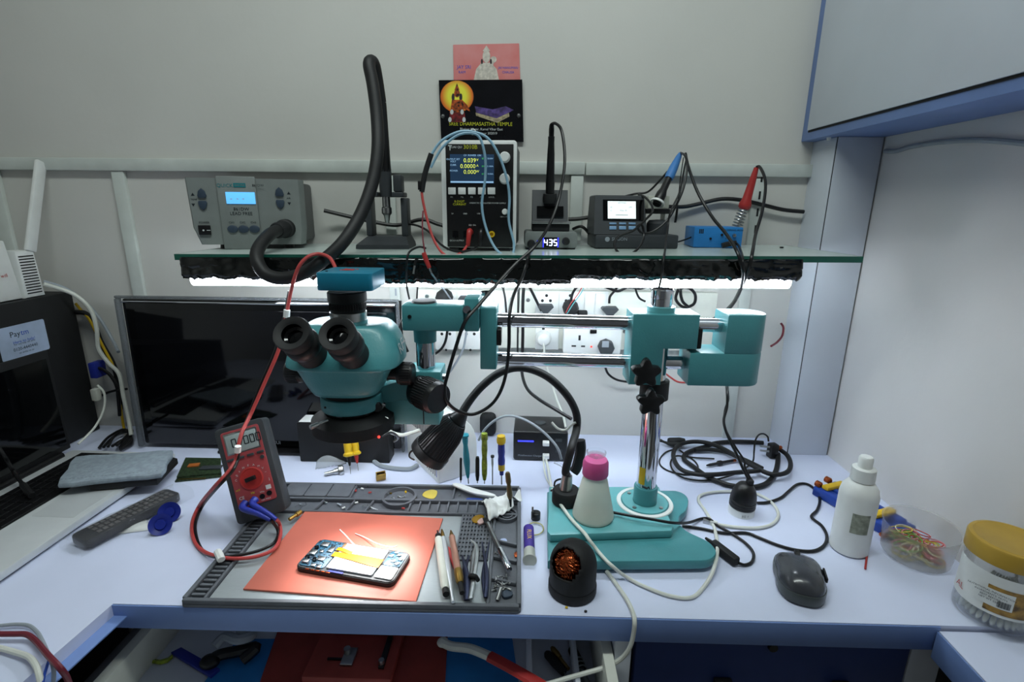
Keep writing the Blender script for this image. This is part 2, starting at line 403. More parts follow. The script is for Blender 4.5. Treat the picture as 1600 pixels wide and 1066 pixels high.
tag(flat('red_sheet', [(435, 985), (700, 985), (695, 1080), (402, 1080)], DB+.0025, .002, DRED), 'dark red mat beneath the red fixture in the drawer', 'mat')
P0, P1 = d(470, 1064, DB+.012), d(612, 1064, DB+.012)
t = thing('board_holder', 'red metal board holder fixture lying in the open drawer', 'fixture', ((P0.x+P1.x)/2, P0.y+.04, DZ+DB+.0047))
x0, x1_, y0 = P0.x, P1.x, P0.y
zb = DZ+DB+.0048
MB().bx(x0, x1_, y0, y0+.11, zb, zb+.014, .004).done('base', DRED, t)
MB().bx(x0+.02, x1_-.01, y0+.075, y0+.1, zb+.0141, zb+.024, .002).done('jaw', BLKM, t)
MB().bx(x0+.05, x0+.068, y0+.018, y0+.048, zb+.0141, zb+.019, .001).done('clamp_plate', STEEL, t)
MB().bx(x0+.028, x0+.05, y0+.028, y0+.031, zb+.0141, zb+.017).bx(x1_-.022, x1_-.014, y0+.015, y0+.07, zb+.0141, zb+.02, .001).done('slide_bar', BLK, t)
MB().cyl((x0+.055, y0+.038, zb+.019), (x0+.055, y0+.038, zb+.027), .005).cyl((x1_-.018, y0+.02, zb+.0201), (x1_-.018, y0+.02, zb+.027), .004).done('screw', STEEL, t)
t = thing('wire_cutter', 'white and red handled pliers lying in the drawer', 'pliers', d(760, 1035, DB+.02))
pts = [d(690, 1003, DB+.03), d(705, 1010, DB+.03), d(735, 1014, DB+.035), d(765, 1026, DB+.04)]
MB().tube(pts, .0065, 8).sph(d(692, 1004, DB+.03), .009, (1, 1, .6)).done('head', IVORY, t)
MB().tube([d(765, 1026, DB+.041), d(795, 1042, DB+.042), d(830, 1062, DB+.042), d(860, 1080, DB+.042)], .009, 8, flat=.6).done('handle', RED, t)
tag(flat('pin_strip', [(268, 1024), (284, 1016), (344, 1050), (330, 1062)], DB+.0005, .006, NAVY, .001), 'dark blue ruler card lying in the drawer', 'card')
t = MB().loft([[d(px, py-e, DB+h) for e, h in ((0, .001), (5, .004), (8, .001), (3, .0005))] for px, py in ((233, 1036), (250, 1039), (262, 1036), (270, 1029))]).done('green_tie', LIME)
tag(t, 'lime green strip beside the blue ruler card in the drawer', 'strip')
t = thing('black_cable_bundle', 'tangle of black and grey ribbon cable at the drawer back', 'cable', d(360, 1020, DB))
mb = MB(); mb.tube([d(325, 1038, DB+.01), d(340, 1025, DB+.014), d(370, 1018, DB+.012), d(400, 1012, DB+.018), d(378, 1032, DB+.01)], .008, 8); mb.sph(d(328, 1034, DB+.012), .012, (1.2, 1, .8)); mb.done('black_cable', BLK, t)
mb = MB(); mb.tube([d(335, 1010, DB+.03), d(352, 995, DB+.035), d(372, 1000, DB+.04), d(395, 992, DB+.03), d(375, 985, DB+.02)], .007, 8); mb.done('grey_cable', GWIRE, t)
hand = [(d(853, 1020, DB+.012), d(912, 1085, DB+.012), .007, STEEL, 'silver shafted screwdriver lying in the drawer tool bin', .002),
        (d(862, 1012, DB+.012), d(888, 1046, DB+.012), .005, BRASS, 'brown wooden handled tool in the drawer tool bin', .005),
        (d(893, 1012, DB+.01), d(925, 1085, DB+.01), .008, BLKM, 'black handled screwdriver with grey rings in the tool bin', .008)]
for a, b, r_, m_, lab, r2 in hand:
    t = thing('hand_tool', lab, 'tool', a)
    L = (b-a).length; A = along(a, b)
    MB(A).lathe([(r_*.5, 0), (r_*.9, .004), (r_, L*.3), (r_*.8, L*.5)], 14).done('handle', m_ if m_ is not STEEL else BLKM, t)
    MB(A).lathe([(r2*.6, L*.5+.0002), (r2*.6, L)], 12).done('shaft', STEEL if r_ != .005 else BRASS, t)
    if r_ == .008:
        mb = MB(A)
        for k in range(3): mb.lathe([(r_*.99, L*.3+k*.007), (r_*1.12, L*.3+.0015+k*.007), (r_*.99, L*.3+.003+k*.007)], 14, cap=False)
        mb.done('grip_ring', GWIRE, t)
tag(MB().tube([d(935, 1006, DB+.006), d(948, 1030, DB+.006), d(962, 1085, DB+.006)], .005, 8, flat=.5).done('metal_strip', STEEL), 'flat steel strip lying beside the tool bin divider', 'strip')

# ================================================================== SHELF AND ITS LIGHT
t = thing('glass_shelf', 'long frosted glass wall shelf with green edges', 'shelf', (0, -.13, DZ+.43))
SX0, SX1, SY0 = -.546, .577, -.270
def skew(x, dz): return sz(x)+dz
V = []
for x in (SX0, SX1):
    for y in (SY0, -.0135):
        for dz in (-.0098, 0): V.append((x, y, skew(x, dz)))
MB().add(V, [(0, 1, 3, 2), (4, 6, 7, 5), (0, 4, 5, 1), (2, 3, 7, 6), (1, 5, 7, 3), (0, 2, 6, 4)]).done('pane', GLASS, t)
V = []
for x in (SX0-.0012, SX1+.0012):
    for y in (SY0-.0016, SY0-.0002):
        for dz in (-.0099, .0001): V.append((x, y, skew(x, dz)))
mb = MB().add(V, [(0, 1, 3, 2), (4, 6, 7, 5), (0, 4, 5, 1), (2, 3, 7, 6), (1, 5, 7, 3), (0, 2, 6, 4)])
for xe in (SX1, SX0-.0014):
    V = []
    for x in (xe+.0001, xe+.0013):
        for y in (SY0, -.0135):
            for dz in (-.0099, .0001): V.append((x, y, skew(x, dz)))
    mb.add(V, [(0, 1, 3, 2), (4, 6, 7, 5), (0, 4, 5, 1), (2, 3, 7, 6), (1, 5, 7, 3), (0, 2, 6, 4)])
mb.done('edge', GEDGE, t)
TX0, TX1 = -.532, .474
t = thing('tube_light', 'long lit tube light hung under the glass shelf', 'lamp', (0, -.25, DZ+.40))
ty = -.252
def tz(x): return sz(x)-.0365
MB().add([(x, y, tz(x)+z) for x in (TX0, TX1) for y, z in ((ty-.012, .006), (ty+.03, .006), (ty+.03, .0255), (ty-.012, .0255))],
         [(0, 1, 2, 3), (4, 7, 6, 5), (0, 4, 5, 1), (1, 5, 6, 2), (2, 6, 7, 3), (3, 7, 4, 0)]).done('housing', WPLAST, t)
MB().tube([(TX0, ty, tz(TX0)-.007), (TX1, ty, tz(TX1)-.007)], .0115, 16, sub=0).done('tube', TUBE, t)
# black film hanging over the front of the lamp
def film(u, v):
    x = TX0-.004 + u*(TX1+.012-TX0)
    nz = noise.noise((x*22, v*3, 1.3)); n2 = noise.noise((x*70, v*6, 4.1))
    drop = .0395 + .004*noise.noise((x*40, 0, 7)) + .004*noise.noise((x*150, 0, 2))
    px = 800 + x*950
    if 585 < px < 905: drop += .0085
    elif px <= 585: drop += .002
    else: drop += .000
    y = SY0-.0042-.0018*nz-.0014*n2-.0012*noise.noise((x*30+v*14, v*8-x*20, 8)) - (.004*v if v < .9 else 0)
    if v < .12: y = SY0-.0026
    z = sz(x) - .0048 - max(0, v-.08)/.92*(drop-.006)
    return (x, y, z)
tag(MB().grid(film, 320, 14).done('plastic_film', FILM, ang=60, shell=.0004), 'crinkled black plastic film wrapped along the shelf front', 'plastic wrap')

# ================================================================== WALL PICTURES
def wallcard(name, label, cat, x0, y0, x1, y1, x2, y2, x3, y3, Y, th, m):
    P = [w(a, b, Y) for a, b in ((x0, y0), (x1, y1), (x2, y2), (x3, y3))]
    t = thing(name, label, cat, (P[0]+P[2])/2)
    MB().prism([(p.x, p.z) for p in P], 0, th, 0, axes((0, Y, 0), (1, 0, 0), (0, 0, 1), (0, -1, 0))).done('board', m, t)
    return t
PINKC = mat('pink_card', (206, 108, 104), .5, col2=(214, 140, 138), scale=14)
t = wallcard('prayer_card', 'pink printed devotional card on the wall above the black sign', 'picture', 709, 126, 813, 126, 811, 68, 708, 70, -.0012, .0006, PINKC)
YY = -.0021
def blob(mb, pts, Y, M=None):               # flat printed shape on the wall card
    P = [w(a, b, Y) for a, b in pts]
    mb.add([(p.x, p.y, p.z) for p in P], [list(range(len(P)))])
    return mb
def ell(cx, cy, rx, ry, n=18): return [(cx+rx*math.cos(2*math.pi*k/n), cy+ry*math.sin(2*math.pi*k/n)) for k in range(n)]
SEAT = mat('pale_print', (214, 206, 194), .6, var=.14, scale=160)
HAIR = mat('dark_print', (44, 40, 42), .6)
mb = MB(); blob(mb, [(740, 126), (744, 108), (752, 98), (767, 98), (776, 108), (780, 126)], YY); blob(mb, ell(760, 88, 6, 10), YY-.0002); blob(mb, [(754, 80), (760, 71), (766, 80)], YY-.0002); blob(mb, ell(771, 93, 5, 5), YY); blob(mb, [(769, 97), (772, 97), (766, 118), (763, 118)], YY-.0003)
mb.done('figure_print', SEAT, t)
mb = MB(); blob(mb, ell(753, 96, 1.6, 4), YY-.0004); blob(mb, ell(767, 96, 1.6, 4), YY-.0004); mb.done('hair_print', HAIR, t)
mb = MB()
for st, px, py, s in (('JAY SRI', 725, 105, .009), ('RAM', 722, 113, .007), ('JAI HANUMAN', 794, 106, .006), ('CHALISA', 794, 113, .006)):
    p = w(px, py, YY); mb.ftext(st, p.x, p.z, YY, s)
mb.done('lettering', INKB, t)
SB = mat('black_sign_board', (14, 15, 20), .25, var=.2)
t = wallcard('temple_sign', 'black temple sign with a seated golden figure above the power supply', 'sign', 690, 222, 818, 222, 816, 125, 686, 126, -.0035, .004, SB)
YS = -.0078
HALO = bpy.data.materials.new('halo_print'); HALO.use_nodes = True
nt = HALO.node_tree; bb = nt.nodes['Principled BSDF']; tcn = nt.nodes.new('ShaderNodeTexCoord'); gm = nt.nodes.new('ShaderNodeTexGradient'); gm.gradient_type = 'SPHERICAL'
mpn = nt.nodes.new('ShaderNodeMapping'); rpn = nt.nodes.new('ShaderNodeValToRGB')
hc = w(714, 150, YS); to = (w(686, 126, -.0035)+w(690, 222, -.0035))/2
nt.links.new(tcn.outputs['Object'], mpn.inputs[0]); nt.links.new(mpn.outputs[0], gm.inputs[0]); nt.links.new(gm.outputs['Fac'], rpn.inputs[0]); nt.links.new(rpn.outputs[0], bb.inputs['Base Color'])
o_ = Vector(t['label'] and WM[t.name].translation); rel = hc-o_; S_ = 1/.039
mpn.inputs['Scale'].default_value = (S_, S_, S_); mpn.inputs['Location'].default_value = (-rel.x*S_, -rel.y*S_, -rel.z*S_)
e = rpn.color_ramp.elements; e[0].color = (.004, .004, .006, 1); e[0].position = .03; e[1].color = (.85, .8, .05, 1); e[1].position = .55
q = rpn.color_ramp.elements.new(.22); q.color = (.75, .16, .01, 1)
mb = MB(); blob(mb, ell(714, 151, 26, 25, 30), YS); mb.done('halo', HALO, t, fix=False)
GOLDP = mat('orange_gold_print', (186, 84, 24), .5, var=.5, scale=180)
REDP = mat('crimson_print', (130, 26, 30), .5, var=.4, scale=160)
mb = MB(); blob(mb, ell(714, 146, 4.6, 6), YS-.0003); blob(mb, [(710, 141), (714, 130), (718, 141)], YS-.0003); blob(mb, [(704, 172), (706, 156), (722, 156), (730, 164), (735, 175), (730, 172), (724, 170), (726, 176), (702, 176)], YS-.0002)
mb.done('figure_print', GOLDP, t)
mb = MB(); blob(mb, [(703, 176), (726, 176), (728, 191), (701, 191)], YS-.0002); mb.done('robe_print', REDP, t)
mb = MB(); blob(mb, ell(708, 152, 2.4, 6), YS-.00015); blob(mb, ell(720, 152, 2.4, 6), YS-.00015); mb.done('hair_print', HAIR, t)
mb = MB()
for cx, cy in ((703, 187), (725, 187), (706, 175), (722, 175)): blob(mb, ell(cx, cy, 2.6, 4), YS-.0004)
mb.done('garland_print', INKW, t)
VIO = mat('violet_roof_print', (92, 72, 140), .5, var=.35, scale=120); CREAM = mat('cream_wall_print', (190, 176, 140), .5, var=.3, scale=200)
mb = MB(); blob(mb, [(742, 166), (770, 171), (776, 185), (744, 176)], YS); blob(mb, [(770, 171), (790, 166), (803, 172), (776, 185)], YS); mb.done('roof_print', VIO, t)
mb = MB(); blob(mb, [(743, 176), (776, 185), (777, 192), (744, 181)], YS-.0002); blob(mb, [(776, 185), (795, 176), (796, 182), (777, 192)], YS-.0002); mb.done('building_print', CREAM, t)
mb = MB(); p = w(751, 194, YS); mb.ftext('SREE DHARMASASTHA TEMPLE', p.x, p.z, YS, .0098, sx=.95); mb.done('title_lettering', INKY, t)
mb = MB()
for st, px, py in (('Bhajnar Nagar, Kamal Vihar East', 752, 202), ('Post, Jaipur 302019', 757, 208.5)):
    p = w(px, py, YS); mb.ftext(st, p.x, p.z, YS, .0066)
mb.done('address_lettering', INKW, t)
mb = MB()
for px, py in ((692, 182), (810.5, 181)):
    p = w(px, py, YS); mb.lathe([(.0042, 0), (.003, .002), (.0012, .0024)], 12, axes(p, (1, 0, 0), (0, 0, 1), (0, -1, 0)))
parts(mb, 'screw', STEEL, t)

# ================================================================== HOT AIR STATION
p = w(393, 393, -.165); M = fr((p.x, -.165, sz(p.x)), 12)
t = thing('hot_air_station', 'grey hot air rework station with blue display at the left end of the shelf', 'rework station', M); hot = t
a = lp(M, 291, 300, 0); b = lp(M, 466, 300, 0); W0, W1 = a.x, b.x
H1 = lp(M, 380, 279, 0).z; H0 = .0085
fp = [(W0+.002, H1), (W0+.005, H0+.03), (W0+.015, H0), (W1-.004, H0), (W1, H0+.03), (W1+.001, H1)]
def side(x0, x1, z, y): return (x0, y, z)
rings = []
for y, k in ((0, .0), (.004, -.003), (.03, -.004)):
    rings.append([(x + (k if x < 0 else -k), y, z) for x, z in fp])
MB(M).loft(rings).done('front_panel', STATION, t)
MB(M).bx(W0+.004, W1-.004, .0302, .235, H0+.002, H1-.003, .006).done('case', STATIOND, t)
mb = MB(M); pb(mb, M, 337, 275, 411, 389, -.0001, -.004, .0015); mb.done('centre_panel', STATION, t)
mb = MB(M)
for px in (352, 452): 
    q = lp(M, px, 392, .02); mb.lathe([(.009, 0), (.008, .0084)], 14, fr((q.x, .025, 0)))
    mb.lathe([(.009, 0), (.008, .0084)], 14, fr((q.x, .17, 0)))
parts(mb, 'foot', BLK, t)
mb = MB(M); pb(mb, M, 352, 300, 400, 319, -.0041, -.0055, .001); s_ = mb.done('display', LCDB, t)
mb = MB(M)
for px in (361, 371, 380): 
    q = lp(M, px, 310, -.0058); mb.ftext('-', q.x, q.z, -.0058, .014)
mb.done('digits', INKW, s_)
mb = MB(M)
tri = [(0, .013), (.0055, .008), (.0075, 0), (.006, -.0035), (-.006, -.0035), (-.0075, 0), (-.0055, .008)]
for (cx, cy, sg, yy) in ((316, 306, 1, 0), (317, 317, -1, 0), (437, 304, 1, 0), (438, 315.5, -1, 0)):
    q = lp(M, cx, cy, yy); mb.prism([(x, z*sg) for x, z in tri], .0001, .003, .001, axes((q.x, yy, q.z), (1, 0, 0), (0, 0, 1), (0, -1, 0)))
for cx in (364, 381, 398):
    q = lp(M, cx, 358, -.004); mb.lathe([(.0085, 0), (.0085, .002), (.006, .003)], 18, axes((q.x, -.0041, q.z), (1.05, 0, 0), (0, 0, .8), (0, -1, 0)))
parts(mb, 'button', BTN, t)
mb = MB(M); pb(mb, M, 310, 352, 331, 367, -.0001, -.004, .001); q = mb.done('power_switch', BLK, t)
mb = MB(M); c_ = lp(M, 318, 360, -.0042); mb.lathe([(.0016, 0), (.0016, .0006)], 12, axes((c_.x, -.0041, c_.z), (1, 0, 0), (0, 0, 1), (0, -1, 0))); c_ = lp(M, 326, 360, -.0042); mb.bx(c_.x-.003, c_.x+.003, -.0046, -.0041, c_.z-.0005, c_.z+.0005); mb.done('switch_mark', INKW, q)
mb = MB(M); pb(mb, M, 364, 286, 384, 293, -.0041, -.0046); q = lp(M, 347, 290, -.0044); mb.ftext('QUICK', q.x+.004, q.z, -.0044, .0085)
mb.done('brand_lettering', INKT, t)
mb = MB(M)
for st, px, py, s, yy in (('861DW', 403, 290, .006, -.0044), ('861DW', 377, 327, .008, -.0044), ('LEAD FREE', 377, 334, .008, -.0044), ('CH1', 362, 348, .005, -.0044), ('CH2', 379, 348, .005, -.0044), ('CH3', 396, 348, .005, -.0044), ('POWER', 319, 348, .005, -.0004), ('TEMP', 303, 312, .0045, -.0004), ('AIR', 451, 310, .0045, -.0004)):
    q = lp(M, px, py, yy); mb.ftext(st, q.x, q.z, yy, s)
q = lp(M, 374, 289.5, -.0048); 
for px, py, sg, yy in ((301, 304, 1, -.0004), (302, 320, -1, -.0004), (451, 302, 1, -.0004), (452, 318, -1, -.0004)):
    q = lp(M, px, py, yy); mb.add([(q.x-.003, yy, q.z-.002*sg), (q.x+.003, yy, q.z-.002*sg), (q.x, yy, q.z+.003*sg)], [(0, 1, 2)])
mb.done('lettering', INK, t)
mb = MB(M); q = lp(M, 374, 289.5, -.0048); mb.ftext('HAKKO'[:0]+'LEAD FREE', q.x, q.z, -.0048, .0036); mb.done('badge_lettering', STATION, t)
S2 = MB(M); S2.bx(W1-.0038, W1-.003, .05, .062, H1-.075, H1-.02); S2.done('side_sticker', PAPER, t)
# hose
q = lp(M, 447, 357, 0); sock = M @ Vector((q.x, -.001, q.z))
MB(M).lathe([(.017, 0), (.017, .006), (.0145, .008), (.0145, .026), (.0125, .03)], 20, axes((q.x, -.0002, q.z), (1, 0, 0), (0, 0, 1), (-.35, -.93, -.1))).done('hose_socket', BLKM, t)
HT = w(577, 97, -.17)
hose = [sock+Vector((-.006, -.018, -.002)), w(421, 367, -.235), w(404, 388, -.275), w(402, 408, -.297), w(415, 428, -.305), w(441, 435, -.308), w(474, 427, -.306), w(508, 405, -.298), w(538, 376, -.28), w(564, 334, -.25), w(582, 285, -.225), w(590, 235, -.205), w(589, 185, -.185), w(583, 135, -.172), w(577, 104, -.165), w(579, 96, -.158), w(584, 100, -.15), w(590, 122, -.138), w(597, 160, -.128)]
MB().tube(hose, lambda u: .0105 if u < .9 else .0105-.003*(u-.9)/.1, 14, sub=8).done('hose', RUB, t)
# handle and stand
hy = -.115
q = w(604, 388, hy); M = fr((q.x, hy, sz(q.x)), 4)
t = thing('handle_stand', 'dark grey stand holding the hot air handle on the shelf', 'stand', M)
SX = lambda px, py=388: lp(M, px, py, 0).x
SZ_ = lambda py, px=604: lp(M, px, py, 0).z
MB(M).loft([[(SX(565), -.045, .0006), (SX(645), -.045, .0006), (SX(645), .05, .0006), (SX(565), .05, .0006)], [(SX(566), -.045, .008), (SX(644), -.045, .008), (SX(644), .05, .008), (SX(566), .05, .008)], [(SX(579), -.022, .022), (SX(638), -.022, .022), (SX(638), .05, .022), (SX(579), .05, .022)]]).done('base', DGREY, t)
mb = MB(M)
for a_, b_ in ((576, 585), (630, 640)): mb.bx(SX(a_), SX(b_), -.01, .03, .0221, SZ_(309), .002)
parts(mb, 'upright', DGREY, t)
hx = SX(608)
mb = MB(M); z_ = SZ_(308); mb.bx(SX(577), hx-.013, -.02, .03, z_, z_+.009, .002); mb.bx(hx+.013, SX(636), -.02, .03, z_, z_+.009, .002); mb.bx(hx-.013, hx+.013, .013, .03, z_, z_+.009, .002)
mb.bx(SX(613)+.010, SX(631)+.003, -.018, .02, z_+.0091, SZ_(273), .003); parts(mb, 'cradle', DGREY, t)
top = w(597, 160, -.128); a = M @ Vector((hx, -.004, SZ_(268)+.0)); b = M @ Vector((hx, -.004, SZ_(306)))
ax = along(b, a); L = (a-b).length
t2 = MB().tube([top, top.lerp(a, .5), a+(a-top).normalized()*.0], lambda u: .0075+.0045*u, 14, sub=6).done('hot_air_handle', BLK, hot)
MB(ax).lathe([(.0105, -.002), (.0115, .012), (.0118, L*.65), (.0118, L+.004)], 20).done('collar', DGREY, t2)
MB(ax).lathe([(.0075, -.0021), (.0075, -.02), (.0095, -.022), (.0095, -.032), (.006, -.036), (.0035, -.05)][::-1], 18).done('nozzle', STEEL, t2)

# ================================================================== POWER SUPPLY
q = w(750, 396, -.19); M = fr((q.x, -.19, sz(q.x)), -2)
t = thing('power_supply', 'black and white bench power supply with dark colour screen in the middle of the shelf', 'power supply', M)
FX = lambda px: lp(M, px, 300, 0).x
X0, X1 = FX(690), FX(807); Z1 = lp(M, 750, 219, 0).z; Z0 = lp(M, 750, 392, 0).z
Z0 = max(Z0, .006)
MB(M).prism(rrect(X0, X1, Z0, Z1, .006), -.008, .0, .0015, axes((0, .0, 0), (1, 0, 0), (0, 0, 1), (0, -1, 0))).done('front_frame', WPLAST, t)
MB(M).bx(X0+.002, X1-.002, .0082, .15, Z0+.002, Z1-.002, .003).done('case', DGREY, t)
mb = MB(M)
for x in (X0+.02, X1-.02): mb.bx(x-.009, x+.009, .0, .012, .0004, Z0-.0001, .001); mb.bx(x-.009, x+.009, .12, .14, .0004, Z0+.0019, .001)
parts(mb, 'foot', BLK, t)
mb = MB(M); pb(mb, M, 696, 225, 801, 387, -.0001, -.0018, .0008); mb.done('front_panel', BLK, t)
yp = -.0019
mb = MB(M); pb(mb, M, 703, 241, 772, 287, yp, yp-.0008); s_ = mb.done('screen', LCDN, t)
ys = yp-.0011
mb = MB(M)
for st, px, py in (('0.039', 734, 251), ('0.0000', 731, 260), ('0.000', 734, 269)):
    q = lp(M, px, py, ys); mb.ftext(st, q.x, q.z, ys, .0098)
for st, px, py in (('V', 746, 250), ('A', 746, 259), ('W', 746, 268)):
    q = lp(M, px, py, ys); mb.ftext(st, q.x, q.z, ys, .0055)
mb.done('readout_digits', LEDY, s_)
mb = MB(M)
for st, px, py, s in (('OUTPUT SET', 708, 249, .0034), ('VOLT', 708, 252.5, .003), ('CURR', 708, 258, .0034), ('POWER', 709, 267, .0034), ('CV  POWER  ON', 738, 243, .003), ('30.00V', 766, 248, .0036), ('5.100A', 766, 260, .0036), ('10.00A', 766, 272, .0036)):
    q = lp(M, px, py, ys); mb.ftext(st, q.x, q.z, ys, .004 if s < .0036 else s)
pb(mb, M, 704, 283, 771, 286, ys, ys-.0001); mb.done('screen_lettering', LEDC, s_)
mb = MB(M)
for px, py in ((755, 248), (755, 260), (755, 272)): q = lp(M, px, py, ys); mb.ftext('SET', q.x, q.z, ys, .0034)
mb.done('green_lettering', LEDG, s_)
mb = MB(M)
for x0_ in (700.5, 716, 731.5, 747, 762): pb(mb, M, x0_, 293, x0_+12, 304, yp, yp-.003, .0008)
parts(mb, 'key', WPLAST, t)
for px, py, r_ in ((789, 246, .0088), (788.5, 279.5, .0088), (789, 331, .005)):
    q = lp(M, px, py, yp); A = axes((q.x, yp, q.z), (1, 0, 0), (0, 0, 1), (0, -1, 0))
    MB(M).lathe([(r_*1.05, 0), (r_, .003), (r_*.93, .011), (r_*.8, .013)], 24, A).done('knob', WPLAST, t)
mb = MB(M); q = lp(M, 702, 230, yp); mb.ftext('KUAI QU', q.x+.011, q.z, yp-.0002, .0052); pb(mb, M, 700, 227, 706, 228.3, yp, yp-.0003); pb(mb, M, 702.3, 228, 703.7, 235, yp, yp-.0003)
for st, px, py, s in (('M1', 706, 308, .0034), ('M2', 722, 308, .0034), ('M3', 737, 308, .0034), ('M4', 752, 308, .0034), ('LOCK', 768, 308, .0034), ('LINEAR DC REGULATED POWER SUPPLY', 762, 317.5, .0032), ('5V', 707, 334, .003), ('GND', 727, 334, .003), ('USB', 748, 334, .003), ('ON/OFF', 787, 339, .003), ('QC3.0 OUTPUT', 714, 376, .0034), ('30V 10A', 738, 352, .0034)):
    q = lp(M, px, py, yp); mb.ftext(st, q.x, q.z, yp-.0003, s*1.1)
mb.done('lettering', INKW, t)
mb = MB(M); q = lp(M, 735, 230, yp); mb.ftext('3010B', q.x, q.z, yp-.0003, .0095); 
for st, py in (('8-DIGIT', 315), ('CURRENT', 319.5)): q = lp(M, 718, py, yp); mb.ftext(st, q.x, q.z, yp-.0003, .0052)
mb.done('yellow_lettering', INKY, t)
mb = MB(M)
for px in (707, 724): pb(mb, M, px, 361, px+9, 374, yp+.0003, yp-.0012, .0003)
mb.done('usb_port', BLKG, t)
q = lp(M, 768.5, 366, yp); A = axes((q.x, yp, q.z), (1, 0, 0), (0, 0, 1), (0, -1, 0))
MB(M).lathe([(.0055, 0), (.0055, .004), (.003, .004), (.003, .001)], 18, A).done('terminal', YEL, t)
for px, m_, nm in ((731, RED, 'red probe plug in the power supply'), (749, BLK, 'black probe plug in the power supply')):
    q = lp(M, px, 384, -.022); q2 = lp(M, px+4, 363, yp-.004)
    o = MB(M).tube([q2, (q2.x, q2.y-.012, q2.z+.002), (q2.x*.6+q.x*.4, q.y-.001, (q.z+q2.z)/2), q], lambda u: .0055-.002*u, 12).done('output_plug', m_)
    tag(o, nm, 'plug'); 
# leads of the supply
y0 = -.225
rp = w(729, 385, -.215)
cable('test_lead', 'red test lead looping from the power supply plug to the left', [rp, w(722, 394, -.235), w(708, 400, -.255), w(692, 396, -.25), w(678, 375, -.24), w(668, 345, -.232), w(661, 315, -.228), w(659, 300, -.226)], .0022, REDW)
bpn = w(747, 385, -.215)
cable('test_lead', 'black test lead draped along the shelf below the power supply', [bpn, w(735, 391, -.235), w(712, 393, -.24), w(690, 383, -.23), w(670, 362, -.2), w(650, 352, -.15), w(630, 350, -.07)], .002, BLK)
t = thing('lead_joint', 'black taped joint of the pale blue leads left of the power supply', 'cable joint', w(664, 285, y0))
MB().tube([w(674, 240, y0), w(668, 258, y0), w(663, 276, y0), w(659, 300, y0)], .0045, 10).done('sleeve', BLKM, t)
MB().bx(*(lambda a, b: (a.x, b.x, y0-.006, y0+.004, b.z, a.z))(w(653.5, 283, y0), w(659, 297, y0)), .001).done('clip', BLK, t)
cable('blue_lead', 'pale blue lead arching over the power supply to its right edge', [w(671, 247, y0), w(688, 222, y0), w(714, 207, y0), w(738, 206, y0), w(762, 216, -.222), w(780, 244, -.218), w(792, 280, -.214), w(796, 310, -.212), w(795, 345, -.212), w(803, 380, -.214), w(802, 396, -.22)], .0022, PALEB)
cable('blue_lead', 'pale blue lead arching over the power supply screen down to its foot', [w(673, 262, y0), w(690, 232, y0), w(714, 212, y0), w(736, 208, y0), w(750, 216, -.224), w(758, 246, -.22), w(758, 280, -.216), w(753, 320, -.213), w(759, 355, -.214), w(772, 385, -.222), w(787, 399, -.235), w(801, 397, -.22)], .0022, PALEB)
tag(MB().torus((0, 0, 0), .004, .001, fr(w(739, 206, y0), 0, 90, 0), 16, 6).done('twist_tie', PAPER), 'white twist tie on the pale blue leads', 'tie')
cable('clip_lead', 'thin dark red lead hanging down to the red crocodile clip', [w(661, 330, -.25), w(660, 350, -.27), w(661, 375, -.285), w(664, 395, -.292)], .0012, MAROON)
t = thing('crocodile_clip', 'red crocodile clip hanging over the front of the shelf', 'clip', w(668, 408, -.294))
MB().tube([w(662, 395, -.294), w(666, 407, -.296), w(671, 419, -.297)], lambda u: .004-.0012*abs(u-.3), 10, flat=.7).done('boot', RED, t)
MB().tube([w(671, 419, -.2975), w(674, 426, -.298)], .0016, 8).done('jaw', STEEL, t)
cable('clip_wire', 'grey wire running from the crocodile clip down to the socket board', [w(674, 427, -.298), w(682, 438, -.28), w(696, 456, -.18), w(706, 470, -.07)], .0015, GWIRE)
t = thing('crocodile_clip', 'small black and silver crocodile clip hanging left of the red one', 'clip', w(648, 418, -.293))
MB().tube([w(651, 403, -.294), w(648, 415, -.296)], .0022, 8).done('boot', BLK, t)
MB().tube([w(648, 415.3, -.296), w(646, 428, -.297)], .0017, 8).done('jaw', STEEL, t)
cable('clip_wire', 'thin black wire curling over the shelf edge beside the clips', [w(665, 388, -.26), w(655, 386, -.272), w(643, 391, -.285), w(637, 400, -.296), w(635, 425, -.296), w(636, 450, -.25), w(641, 472, -.15)], .0018, BLK)

# ================================================================== SMALL SOLDERING STATION (435) AND IRON HOLDER
q = w(859, 395, -.15); M = fr((q.x, -.15, sz(q.x)), 1)
t = thing('soldering_controller', 'small grey soldering controller with glowing blue number display', 'soldering station', M)
X0, X1 = lp(M, 820, 380).x, lp(M, 902, 380).x; zt = lp(M, 860, 362).z
MB(M).prism(rrect(X0, X1, .003, zt, .006), -.1, 0, .001, axes((0, 0, 0), (1, 0, 0), (0, 0, 1), (0, -1, 0))).done('case', STATION, t)
mb = MB(M)
for x in (X0+.01, X1-.01): mb.bx(x-.007, x+.007, .004, .02, .0003, .0036); mb.bx(x-.007, x+.007, .08, .096, .0003, .0036)
parts(mb, 'foot', BLK, t)
mb = MB(M); pb(mb, M, 847.5, 371, 873, 387, -.0001, -.0012); s_ = mb.done('display', BLKG, t)
SEG = {'0': 'abcdef', '1': 'bc', '2': 'abged', '3': 'abgcd', '4': 'fgbc', '5': 'afgcd', '6': 'afgedc', '7': 'abc', '8': 'abcdefg', '9': 'abfgcd', '.': '.'}
